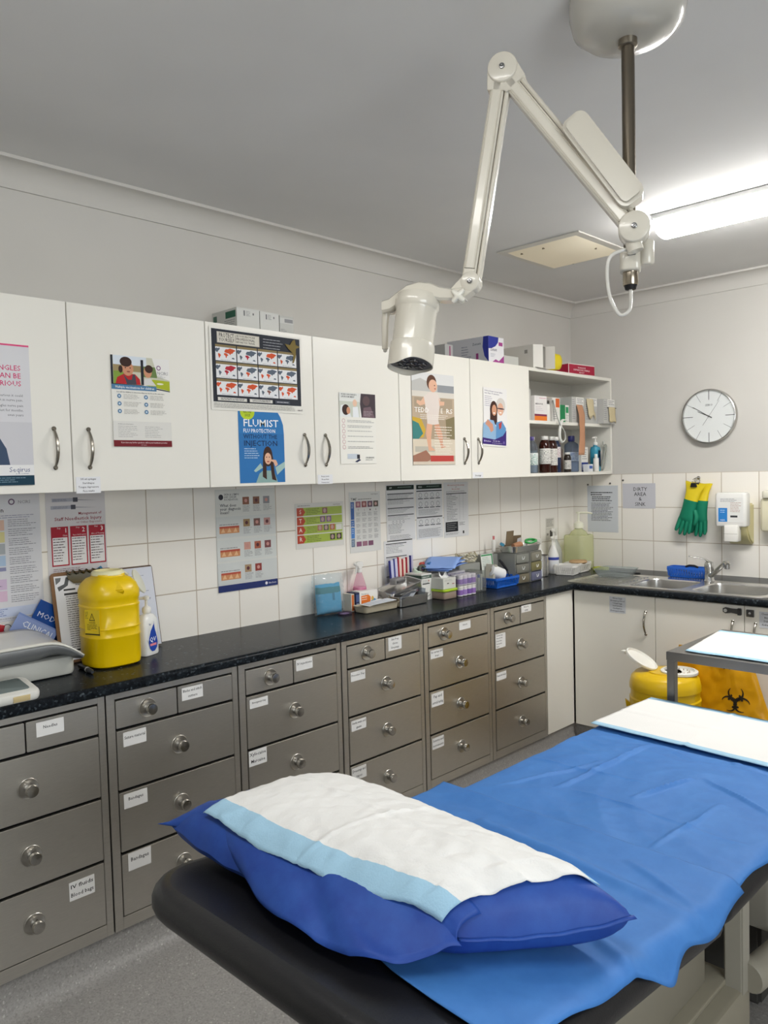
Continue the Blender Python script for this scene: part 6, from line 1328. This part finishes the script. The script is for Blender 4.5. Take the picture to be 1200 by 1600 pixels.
# ------------------------------------------------------------------ by the sink
b = MB(CLEAR); b.T = rot_at((-.36, -.46, 0), .1); tray(b, -.47, -.27, -.60, -.385, CT+.006, CT+.045, .03, '#dfe3e3', .5); tag(b.build('clear_tray'), 'clear plastic tray upturned on the drainboard', 'tray')
b = MB(RUBBER); b.tube([(-.285, -.40, CT+.012), (-.285, -.55, CT+.012)], .004, '#2b2b2b', 8); b.tube([(-.285, -.55, CT+.012), (-.285, -.60, CT+.014)], [.008, .006], '#1d1d1d', 8); tag(b.build('bottle_brush'), 'thin black brush lying along the back of the drainboard', 'brush')
b = MB(FABRIC); b.rbox(-.20, -.14, -.33, -.25, CT+.0008, CT+.022, .006, '#a9b03a'); tag(b.build('cleaning_sponge'), 'yellow-green cleaning sponge at the foot of the pump jug', 'sponge')
basket('sink_basket', 'blue slotted tray full of cutlery-like tools beside the tap', -.245, -.155, -.955, -.735, CT, .06, '#1f5fc0', nsl=6)
for k in range(4):
    b = MB(METAL); b.tube([(-.215+.012*k, -.90+.02*k, CT+.02), (-.21+.012*k, -.78-.015*k, CT+.045)], .0035, '#8f8f90', 6); tag(b.build('steel_tool'), 'thin steel tool lying in the blue tray beside the tap', 'tool', 'steel tools in the blue sink tray')
b = MB(RUBBER); b.tube([(-.20, -.83, CT+.06), (-.20, -.85, CT+.068), (-.20, -.88, CT+.068), (-.20, -.90, CT+.06)], .006, '#1e1e22', 8); tag(b.build('black_loop'), 'black rubber loop showing above the rim of the blue tray beside the tap', 'handle')
# rubber gloves on a clip
GLG, GLY = '#0f7a5c', '#dcc41c'
def glove(label, tilt, dy, xo, flip=1):
    t = thing('rubber_glove', label, 'glove', (xo, -.835+dy, 1.11), 'green and yellow rubber gloves hanging above the sink'); T = rot_at((xo, -.84+dy, 1.40), tilt, 'X')
    def R_(z):   # half width and half thickness of the sleeve at height z
        return (.043-.005*max(0, min(1, (1.40-z)/.12)), .014+.010*max(0, min(1, (1.40-z)/.16)))
    def sleeve(z0, z1, c, nm, n=8, flare=0):
        b = MB(RUBBER if c == GLG else PLAST); b.T = T; prof = []
        vs = []; m = 24
        for k in range(n+1):
            z = z0+(z1-z0)*k/n; hw, ht = R_(z); hw += flare*max(0, z-1.36)*.3; ht = ht*(1-.55*max(0, (z-1.34)/.07))
            for q in range(m):
                a = 2*PI*q/m; vs.append((xo-ht*math.sin(a), -.84+dy+hw*math.cos(a)+.002*nz(a, z*30, 3), z+.004*math.cos(a*2+1)*(k == n)))
        fs = [(k*m+q, k*m+(q+1) % m, (k+1)*m+(q+1) % m, (k+1)*m+q) for k in range(n) for q in range(m)]
        b.add(vs, fs, c, sm=True); b.add(vs[:m], [tuple(range(m))], c); b.add(vs[-m:], [tuple(range(m))], c); return b.build(nm, t)
    sleeve(1.312, 1.412, GLY, 'cuff', flare=1)
    b = MB(RUBBER); b.T = T; cy = -.84+dy; n, m = 10, 24; vs = []
    for k in range(n+1):
        f = k/n; z = 1.314-f*.125; hw = .041-.004*math.sin(f*PI)+.006*f; ht = .024-.005*f
        if k == n: hw *= .8; ht *= .6
        for q in range(m): a = 2*PI*q/m; vs.append((xo-ht*math.sin(a), cy+hw*math.cos(a), z))
    b.add(vs, [(k*m+q, (k+1)*m+q, (k+1)*m+(q+1) % m, k*m+(q+1) % m) for k in range(n) for q in range(m)], GLG, sm=True); b.add(vs[:m], [tuple(range(m))], GLG); b.add(vs[-m:], [tuple(range(m))], GLG)
    for k, (oy, ln, bend) in enumerate(((-.033, .062, .010), (-.012, .078, .006), (.011, .076, .004), (.031, .060, .006))):
        p = V((xo, cy+oy*flip, 1.20)); b.tube([p, p+V((-.002, oy*flip*.10, -.02-ln*.25)), p+V((-bend*.4, oy*flip*.18, -.02-ln*.62)), p+V((-bend, oy*flip*.2, -.016-ln*.95)), p+V((-bend, oy*flip*.2, -.016-ln*1.02))], [.013, .0125, .0115, .008, .003], GLG, 12)
    p = V((xo, cy+.036*flip, 1.262)); b.tube([p, p+V((-.008, .022*flip, -.03)), p+V((-.014, .026*flip, -.06)), p+V((-.014, .022*flip, -.078)), p+V((-.013, .021*flip, -.083))], [.014, .014, .0125, .008, .003], GLG, 12)
    b.build('hand', t)
glove('left green rubber glove with a yellow cuff hanging from the clip above the sink', math.radians(15), .014, -.06, -1)
glove('right green rubber glove, hanging behind the other with its yellow cuff folded', math.radians(5), -.014, -.026, 1)
t = thing('bulldog_clip', 'black bulldog clip on a small hook holding up the rubber gloves', 'clip', (-.04, -.825, 1.39)); b = MB(RUBBER)
b.prism([(-.018, -.012), (.018, -.012), (.012, .012), (-.012, .012)], (-.045, -.825, 1.404), Y, Z, X, -.036, .036, '#1c1c1d'); b.build('clip_body', t, bevel=.001)
b = MB(METAL)
for sgn in (-1, 1): b.tube(bez([(-.075, -.832, 1.412), (-.07, -.838, 1.43), (-.06, -.83, 1.442), (-.055, -.82, 1.44), (-.06, -.812, 1.428), (-.07, -.818, 1.412)] if sgn < 0 else [(-.015, -.832, 1.412), (-.02, -.838, 1.432), (-.03, -.83, 1.446), (-.035, -.82, 1.444), (-.03, -.812, 1.43), (-.02, -.818, 1.412)], 4), .0014, '#9a9a98', 6)
b.build('clip_wires', t)
b = MB(METAL); b.lathe([(.010, 0), (.010, .003), (.004, .005), (.003, .03), (.001, .031)], '#b9b7b2', 14, (-.0045, -.825, 1.444), (-1,0,0)); tag(b.build('wall_hook'), 'small metal wall hook above the rubber gloves', 'hook')
# soap dispenser
t = thing('soap_dispenser', 'wall soap dispenser with a white cartridge above the sink', 'dispenser', (-.06, -1.05, 1.10)); b = MB(mat('aged_beige_plastic', .4)); BG = '#d8cf9c'
b.prism([(0, 1.30), (-.045, 1.30), (-.10, 1.285), (-.10, 1.16), (-.06, 1.10), (-.02, 1.075), (0, 1.07)], (0, -1.115, 0), X, Z, Y, -.015, .115, BG); b.build('bracket', t, bevel=.008)
b = MB(GLOSS); b.rbox(-.135, -.062, -1.135, -.965, 1.175, 1.362, .02, '#e4e3df', br=.014, seg=6); ca_ = b.build('cartridge', t)
s = SW(-.985, 1.335, .135, .135, -.1355, c='#e2e2df', th=.0006); s.lines(.1, .05, .9, 3, .05, '#8f8f92', .35, .3, 2).rect(.02, .42, .38, .98, '#2f7fc8').text('aqua', .1, .93, .1, '#dbe8f4', True).lines(.1, .5, .3, 2, .08, '#bcd4ec', .3, .2, 3).lines(.5, .2, .95, 7, .06, '#b08a7a', .3, .3, 4).rect(.5, .72, .78, .80, '#3a3a3c'); s.done('label', ca_)
b = MB(GLOSS); b.rbox(-.150, -.09, -1.095, -1.02, 1.095, 1.185, .010, '#eae8e2', br=.006); b.box(-.1505, -.149, -1.094, -1.021, 1.137, 1.139, '#b5b2aa'); b.build('push_lever', t)
t = thing('wall_dispenser', 'beige wall dispenser half cut off at the right edge of the picture', 'dispenser', (-.05, -1.24, 1.14)); b = MB(mat('aged_beige_plastic', .4)); b.rbox(-.08, -.006, -1.36, -1.185, 1.15, 1.33, .02, '#d9d3b8', br=.015); b.build('housing', t); b = MB(GLOSS); b.rbox(-.10, -.03, -1.34, -1.20, 1.33, 1.37, .02, '#e0dccb'); b.build('cap', t)
# ------------------------------------------------------------------ yellow bins under the sink
YB = mat('yellow_container_plastic', .3)
t = thing('sharps_bin', 'big round yellow sharps bin on the floor behind the trolley leg', 'bin', (-.99, -1.075, 0)); cx, cy = -1.04, -1.095; R_ = .155
b = MB(YB); b.lathe([(R_*.8, .001), (R_*.84, .01), (R_*.9, .3), (R_*1.0, .41), (R_*1.02, .415), (R_*1.02, .445), (R_*.985, .45), (R_*.985, .485), (R_*1.02, .488), (R_*1.02, .505), (R_*.97, .54), (R_*.86, .558), (.075, .562), (.074, .566)], '#d9b20c', 56, (cx, cy, 0)); b.build('body', t)
b = MB(PLAST); b.lathe([(.078, .560), (.082, .563), (.082, .573), (.076, .577), (.068, .577), (.066, .566), (.001, .566)], '#e3e2da', 36, (cx+.02, cy-.06, 0))
for k in range(14): a = 2*PI*k/14; b.box(cx+.02+.045*math.cos(a)-.002, cx+.02+.045*math.cos(a)+.002, cy-.06+.045*math.sin(a)-.002, cy-.06+.045*math.sin(a)+.002, .566, .574, '#c9b9a4')
b.build('opening_ring', t)
b = MB(PLAST); b.lathe([(.001, 0), (.075, 0), (.08, .003), (.08, .012), (.074, .014), (.070, .005), (.001, .005)], '#e6e4dc', 40, (cx-.005, cy+.115, .60), (.10, -.50, .85)); b.box(cx-.02, cx+.01, cy+.19, cy+.21, .62, .635, '#e6e4dc'); b.build('open_lid', t)
b = MB(YB); b.prism([(0, .40), (.035, .425), (.03, .39)], (cx-.06, cy+.13, 0), V((-.5, .86, 0)), Z, V((.86, .5, 0)), -.01, .01, '#d9b20c'); b.build('lug', t)
t = thing('clinical_waste_bag', 'yellow clinical waste bag with a black biohazard symbol behind the sharps bin', 'bag', (-.88, -1.3, 0))
def bag(s_):
    def fn(u, v):
        w_ = .165+.17*(1-v); yc = -1.235-(1-v)*.03
        y = yc+(.5-u)*2*w_; z = .02+v*.63; th = .07*(max(0, 1-abs(2*u-1)**3))**.5*(1-.75*v)
        return (-.835-s_*th-.007*nz(u*4, v*5, 3)-.004*math.sin(u*15+v*4)*v, y, z+.012*nz(u*4, 1, 2)*v)
    return fn
b = MB(BAGM); b.grid(bag(1), 40, 40, '#ffffff'); b.grid(lambda u, v: bag(-1)(1-u, v), 40, 40, '#ffffff'); b.build('bag_film', t)
def onbag(y, z, off=.0015):
    v = (z-.02)/.63; w_ = .165+.17*(1-v); yc = -1.235-(1-v)*.03; u = .5-(y-yc)/(2*w_); u = max(.02, min(.98, u))
    p = bag(1)(u, v); return V((p[0]-off, p[1], p[2]))
b = MB(PAPER); c0 = (-1.35, .435)
def ribbon(pts, wd):
    n = len(pts)
    for i in range(n-1):
        (y0, z0, w0), (y1, z1, w1) = pts[i], pts[i+1]; d = V((y1-y0, z1-z0)).normalized(); q = V((-d.y, d.x))
        P = [onbag(y0+q.x*w0*wd, z0+q.y*w0*wd), onbag(y1+q.x*w1*wd, z1+q.y*w1*wd), onbag(y1-q.x*w1*wd, z1-q.y*w1*wd), onbag(y0-q.x*w0*wd, z0-q.y*w0*wd)]; b.add(P, [(0,1,2,3)], '#221c10')
for k in range(3):      # three open horns, and the ring that ties them
    a0 = PI/2+2*PI*k/3; oy, oz = c0[0]+.034*math.cos(a0), c0[1]+.034*math.sin(a0)
    ribbon([(oy+.032*math.cos(a0+PI+q/12*2.35), oz+.032*math.sin(a0+PI+q/12*2.35), 1.0-.85*abs(q)/12) for q in range(-12, 13)], .0075)
    ribbon([(c0[0]+.030*math.cos(a), c0[1]+.030*math.sin(a), 1) for a in [a0+.55+ (2*PI/3-1.1)*q/8 for q in range(9)]], .0045)
b.build('biohazard_symbol', t); b = MB(PAPER)
for (y, z, t_) in ((-1.13, .615, 'CLINICAL'), (-1.215, .575, 'WASTE')):
    vs, fs, wd = glyphs(t_, True); k = .14/wd; b.add([onbag(y-p[0]*k, z+p[1]*k, .003) for p in vs], fs, '#221c10')
b.build('bag_lettering', t)

# ------------------------------------------------------------------ open shelves
S1 = SH1+.0006; S2 = SH2+.0006
brown = '#3a1710'
bottle('flat_bottle', 'clear flat bottle with a purple cap at the far left of the lower shelf', -.83, -.245, S1, .031, .20, '#c4ccd4', '#4a3f80', ('#dde3e0', .22, .55, '#3f8f7c'), sq=4, m=CLEAR, liq=('#b9c4cc', .5), nr=.4, ang=.3)
bottle('brown_bottle', 'brown medicine bottle set back, left of the front pair', -.765, -.20, S1, .029, .20, brown, '#e6e4de', ('#8fa09c', .2, .62), nr=.55)
bottle('brown_bottle', 'large brown medicine bottle with a broad white label, nearest of the row', -.70, -.245, S1, .0325, .205, brown, '#e6e4de', ('#dad8d2', .24, .66), nr=.56)
bottle('brown_bottle', 'brown medicine bottle right of the largest one, white label', -.608, -.235, S1, .030, .205, brown, '#e6e4de', ('#d6d3cc', .2, .66), nr=.56)
bottle('navy_bottle', 'dark navy bottle with a white label right of the brown bottles', -.535, -.215, S1, .027, .205, '#1f2c4c', '#e6e4de', ('#dcd5d6', .42, .72, '#a04a54'), nr=.5, m=GLOSS)
bottle('red_bottle', 'red-topped bottle at the back behind the navy one', -.475, -.10, S1, .026, .21, '#a81f38', '#b4233c', nr=.7, m=GLOSS)
bottle('small_brown_bottle', 'short dark bottle with a white cap in front of the clear bottles', -.47, -.25, S1, .021, .115, '#2a211c', '#dcdad4', ('#c9c6c0', .15, .6), nr=.62)
bottle('clear_bottle', 'pinkish clear bottle set back behind the short dark bottle', -.425, -.16, S1, .028, .175, '#c7b9b4', '#b98a86', m=CLEAR, liq=('#b59a94', .5))
bottle('clear_bottle', 'large clear bottle with a navy cap behind the hanging tan strap', -.35, -.205, S1, .042, .215, '#b4bfd0', '#2a2f70', ('#aab8cc', .3, .55, '#3f5a9a'), m=CLEAR, nr=.4, cap=.15, liq=('#a9b4bd', .28))
carton('small_box', 'white box with a dark blue base right of the tan strap', -.262, -.185, -.22, -.16, S1, .15, '#dfddd6', deco=lambda s: s.rect(0, .62, 1, 1, '#2a3a80').rect(.1, .7, .9, .95, '#cfd6e6').lines(.1, .1, .9, 5, .09, '#7d8086', .3, .3, 1))
carton('tiny_box', 'small white and blue box low in front of the tan strap', -.275, -.215, -.27, -.24, S1, .045, '#d6d8dc', deco=lambda s: s.rect(.3, .2, .9, .6, '#3a5aa0'))
bottle('dropper_bottle', 'small white squeeze bottle left of the blue pump bottle', -.163, -.262, S1, .0165, .105, '#e4e2dc', '#e8e6e0', m=PLAST, nr=.45, cap=.22)
t = thing('pump_bottle', 'turquoise hand gel pump bottle on the lower shelf', 'bottle', (-.105, -.225, S1)); b = MB(LIQUID); b.lathe([(.030, S1+.001), (.033, S1+.006), (.033, S1+.135), (.028, S1+.15), (.013, S1+.157), (.013, S1+.163)], '#3f9ab8', 32, (-.105, -.225, 0), sq=3, sx=1.05, sy=.8); b.build('body', t)
pump_head(t, -.105, -.225, S1+.162, .9, '#e6e4de', math.radians(180)); s = LW(-.118, S1+.13, .028, .10, -.2525, c='#4a9fc0', th=.0004); s.lines(.1, .1, .9, 3, .09, '#22486a', .5, .1, 1).rect(.1, .45, .8, .62, '#1f3f74').lines(.1, .7, .9, 3, .08, '#22486a', .5, .2, 2); s.done('label', t)
b = MB(MILKY); b.tube(bez([(-.05, -.25, S1+.165), (-.045, -.27, S1+.16), (-.05, -.27, S1+.10), (-.06, -.26, S1+.03), (-.05, -.24, S1+.008), (-.042, -.23, S1+.03), (-.040, -.25, S1+.11), (-.045, -.26, S1+.155)], 5), .005, '#d9d9d2', 8); b.lathe([(.006, 0), (.006, .02), (.001, .021)], '#e9e9e4', 10, (-.05, -.25, S1+.165)); tag(b.build('coiled_tubing'), 'loop of clear tubing at the right end of the lower shelf', 'tubing')
# upper level
for k in range(6):
    b = MB(PLAST); z = S2+.17+k*.0145; b.lathe([(.022, z), (.026, z+.018), (.029, z+.020), (.0285, z+.021), (.024, z+.019), (.020, z+.002), (.001, z+.002)], '#dcdcd8', 24, (-.878, -.235, 0)); tag(b.build('paper_cup'), 'white plastic cup, %s of the nested cups above the medicine box' % ('lowest', 'second from the bottom', 'third', 'fourth', 'fifth', 'topmost')[k], 'cup', 'nested white cups')
carton('tall_box', 'grey box under the nested white cups', -.902, -.855, -.262, -.20, S2, .169, '#b4b2ac')
carton('medicine_box', 'white box with maroon and orange stripes leaning at the left of the upper shelf', -.852, -.73, -.283, -.25, S2, .135, '#dfdbd8', deco=lambda s: s.rect(0, .74, 1, .82, '#7a2a4a').rect(0, .82, 1, 1, '#e07a28').text('MENOPUR', .08, .36, .09, '#3a3036', True, fit=.6).lines(.4, .08, .95, 1, .05, '#c46a8a', .4, .1, 1).lines(.1, .44, .8, 3, .07, '#b9a9b0', .2, .4, 2))
carton('brown_box', 'tan carton behind the small white bottle on the upper shelf', -.735, -.66, -.22, -.14, S2, .13, '#b49a78', deco=lambda s: s.rect(.1, .0, 1, .2, '#8a3f2c'))
bottle('white_bottle', 'slim white bottle with a black cap on the upper shelf', -.688, -.255, S2, .018, .115, '#e2e0da', '#2a2622', m=PLAST, nr=.7, cap=.15)
carton('orange_white_box', 'white box with an orange corner panel beside the looped white strap', -.655, -.575, -.27, -.20, S2, .135, '#dcd9d2', deco=lambda s: s.rect(.45, .03, .95, .40, '#c9602c').lines(.1, .5, .8, 5, .09, '#8a8a8a', .3, .3, 2).rect(.1, .1, .3, .95, '#c9c9c4'))
carton('green_box', 'green and white box in the middle of the upper shelf', -.57, -.455, -.255, -.19, S2, .10, '#1f7a4a', deco=lambda s: s.rect(.0, .0, .25, .3, '#3a9a68').rect(.66, .0, 1, 1, '#e0ddd6').rect(.7, .1, .96, .45, '#2f8a58').lines(.7, .5, .96, 5, .09, '#6a6a6a', .3, .3, 2))
carton('flat_carton', 'tan and white carton standing behind the green box', -.60, -.46, -.175, -.15, S2, .152, '#c4b5a4', deco=lambda s: s.rect(.6, 0, 1, 1, '#dedbd4').ell(.8, .16, .06, c='#3a3a3c'))
def d_glove(s): s.rect(0, 0, 1, 1, '#b9b8b4').rect(.35, 0, 1, .32, '#dddbd6').lines(.42, .06, .95, 3, .07, '#6a6a6e', .3, .3, 1).lines(.04, .1, .3, 10, .08, '#8d8d90', .3, .3, 2)
carton('glove_box', 'grey striped dispenser box the tan bandage hangs from', -.45, -.315, -.272, -.15, S2, .15, '#b4b3af', group='grey dispenser boxes on the upper shelf', deco=d_glove)
carton('glove_box', 'white dispenser box with a ragged cream gauze strip, centre right of the upper shelf', -.310, -.172, -.278, -.15, S2, .152, '#c9c7c2', group='grey dispenser boxes on the upper shelf', deco=d_glove)
carton('glove_box', 'grey dispenser box with a cream gauze flap at the right end, overhanging the shelf', -.165, -.028, -.318, -.16, S2, .148, '#b9b8b5', group='grey dispenser boxes on the upper shelf', deco=d_glove)
def strip(name, label, pts, wd, c, m=FABRIC, rag=0):
    b = MB(m); rg3 = random.Random(3)
    def fn(u, v):
        k = v*(len(pts)-1); i = min(int(k), len(pts)-2); f = k-i; p = V(pts[i])*(1-f)+V(pts[i+1])*f
        e = rag*(.6*math.sin(u*7)+.5*u) if v > .99 else 0; return p.x+(u-.5)*wd*(1+.06*math.sin(v*9)), p.y-.002*math.sin(u*PI), p.z-e
    b.grid(fn, 8, 16, c); return tag(b.build(name, solid=.0016), label, 'strip')
strip('tan_bandage', 'long tan elastic bandage hanging down over the lower shelf', [(-.372, -.276, S2+.105), (-.385, -.300, S2+.04), (-.39, -.303, S2-.10), (-.40, -.302, S2-.19)], .062, '#b98a6c')
strip('gauze_strip', 'ragged cream gauze strip hanging in front of the white dispenser box', [(-.265, -.283, S2+.145), (-.26, -.288, S2+.08), (-.25, -.290, S2+.045)], .075, '#cdbf9e', rag=.03)
strip('gauze_strip', 'cream gauze flap on the rightmost dispenser box', [(-.075, -.324, S2+.10), (-.075, -.327, S2+.05), (-.07, -.327, S2+.012)], .075, '#c9bb98', rag=.008)
b = MB(RUBBER); b.box(-.125, -.022, -.3245, -.3195, S2+.094, S2+.098, '#2a2826'); tag(b.build('black_slit_band'), 'thin black edge strip across the rightmost dispenser box', 'strip')
b = MB(PLAST); b.tube(bez([(-.655, -.276, S2+.12), (-.65, -.298, S2+.03), (-.625, -.303, S2-.02), (-.585, -.303, S2-.06), (-.58, -.303, S2-.10), (-.61, -.303, S2-.118), (-.635, -.303, S2-.09), (-.63, -.303, S2-.04), (-.60, -.300, S2+.006), (-.54, -.297, S2+.006)], 6), .008, '#d6d6d0', 8, flat=.5); tag(b.build('white_strap'), 'white looped rubber strap hanging from the upper shelf over the bottles', 'strap')
# ------------------------------------------------------------------ on top of the cupboards
ZT = UT+.0006
def d_sm(s): s.rect(0, 0, 1, 1, '#cfcfca').rect(.3, .12, .36, .38, '#6a6a6c').lines(.4, .14, .6, 4, .07, '#77777a', .3, .2, 1).rect(.7, .2, .76, .3, '#6a6a6c')
carton('supply_box', 'leftmost of three grey-white boxes on the cupboards, with a dark green side label', -2.775, -2.672, -.262, -.10, ZT, .076, '#c6c6c1', group='grey-white supply boxes above the maps poster', deco=d_sm, side=lambda s: s.rect(.55, .12, .95, .45, '#2a5f4a').lines(.5, .55, .95, 4, .1, '#7a7d7c', .3, .3, 3).rect(.05, .2, .2, .5, '#4a6a5c'))
carton('supply_box', 'middle one of three grey-white boxes on the cupboards above the maps poster', -2.668, -2.578, -.262, -.10, ZT, .074, '#c9c9c4', group='grey-white supply boxes above the maps poster', deco=d_sm)
carton('supply_box', 'rightmost and plainest of three grey-white boxes above the maps poster', -2.574, -2.505, -.262, -.10, ZT, .070, '#bdbdb8', group='grey-white supply boxes above the maps poster', deco=lambda s: s.rect(0, .12, 1, .42, '#c9c9c5').rect(.35, .16, .95, .36, '#8a8a8c').lines(.05, .75, .5, 3, .08, '#77777a', .3, .3, 2))
def d_z1(s): s.rect(0, 0, 1, 1, '#e0dfe2').poly([(0, 0), (0, .48), (.2, .46), (.45, .36), (.62, .2), (.66, .0)], '#2b3590').text('Zetuvit', .12, .55, .17, '#33384a', True, fit=.42).rect(.66, .18, .92, .32, '#9a3a80').lines(.12, .66, .45, 3, .05, '#8f93a4', .3, .3, 1).poly([(.2, 1), (.45, .86), (.66, .92), (1, .68), (1, 1)], '#9a3a86')
def d_z2(s): s.rect(0, 0, 1, 1, '#b9bac0').poly([(1, 0), (.88, 0), (.86, .4), (.90, .75), (1, 1)], '#2b3590').text('Zetuvit', .62, .30, .13, '#33384a', True, fit=.2).rect(.70, .62, .76, .85, '#8a3a74').lines(.35, .3, .58, 5, .1, '#7f8290', .35, .4, 2)
carton('dressing_carton', 'white carton with a navy and purple end reading Zetuvit, on the cupboards', -1.253, -1.112, -.272, -.012, ZT, .132, '#c6c7cc', deco=d_z1, side=d_z2, rot=math.radians(3))
carton('low_box', 'low grey box between the Zetuvit carton and the open white box', -1.09, -.955, -.255, -.12, ZT, .050, '#bcbcb6')
carton('low_box', 'small grey box end mostly hidden at the left of the Zetuvit carton', -1.50, -1.44, -.20, -.05, ZT, .075, '#a3a3a2', deco=lambda s: s.rect(.55, .1, .7, 1, '#8a3a60'))
t = thing('open_box', 'white carton lying open-ended on top of the cupboards', 'box', (-.80, -.2, ZT)); b = MB(CARTON); a0 = V((-.845, -.02, ZT)); u = V((.02, -1, 0)).normalized(); n = V((u.y, -u.x, 0)); L_ = .25; d_ = -.125; h = .13

ox0, ox1, oy0, oy1 = -.838, -.712, -.27, -.02; h = .13; cb = '#c9c5bd'
b.box(ox0, ox0+.0025, oy0, oy1, ZT, ZT+h, cb); b.box(ox1-.0025, ox1, oy0, oy1, ZT, ZT+h, cb); b.box(ox0+.0025, ox1-.0025, oy1-.0025, oy1, ZT, ZT+h, '#b9b3aa')
b.box(ox0+.0025, ox1-.0025, oy0, oy1-.0025, ZT, ZT+.0025, '#b9b3aa'); b.box(ox0+.0025, ox1-.0025, oy0, oy1-.0025, ZT+h-.0025, ZT+h, '#cfcbc3'); b.box(ox0-.0005, ox0, -.235, -.215, ZT+.085, ZT+.105, '#8a8780'); b.build('carton', t)
s = Sheet((ox0, oy0, ZT+h), V((.75, -.35, 0)), -Z, .062, h-.002, c='#dcd9d2'); s.done('flap', t)
s = Sheet((ox1-.0, oy0, ZT+h-.002), V((.45, -.55, 0)), -Z, .05, h-.006, c='#c4c0b8'); s.done('flap', t)
s = Sheet((ox0+.01, oy0, ZT+.010), V((1, 0, 0)), V((0, -.5, -.15)), .10, .035, c='#d2cec6'); s.done('flap', t)
b = MB(PLAST)
def ydish(u_, v_):      # deep oval scoop lying on its side, its mouth toward the sink
    a = PI*(u_-.5)*1.9; r = .045+.012*(1-v_); dpt = .11*v_
    return (-.70+dpt*.85+.0*a, -.245+r*.9*math.sin(a)*-1*.6-dpt*.35, ZT+.050+r*.95*math.cos(a)+.0)
b.grid(ydish, 30, 8, '#d8c21a'); tag(b.build('yellow_dish', solid=.003), 'yellow curved plastic dish standing on end on the open shelves', 'dish')
def d_red(s): s.rect(0, 0, 1, 1, '#a31f3c').rect(0, 0, 1, .07, '#e2dcd8').rect(0, .93, 1, 1, '#d9c9c8').rect(0, 0, .02, 1, '#e2dcd8').text('TONGUE', .5, .40, .2, '#f0dfe0', True, 'c', fit=.3).text('DEPRESSORS STERILE', .5, .62, .2, '#f0dfe0', True, 'c', fit=.62).text('ADULT', .5, .84, .18, '#f0dfe0', True, 'c', fit=.2)
carton('red_box', 'flat crimson box with white lettering at the right end on top of the shelves', -.45, -.185, -.265, -.14, ZT, .062, '#a31f3c', deco=d_red, side=lambda s: s.rect(0, 0, 1, .06, '#e2dcd8'), rot=math.radians(-4))
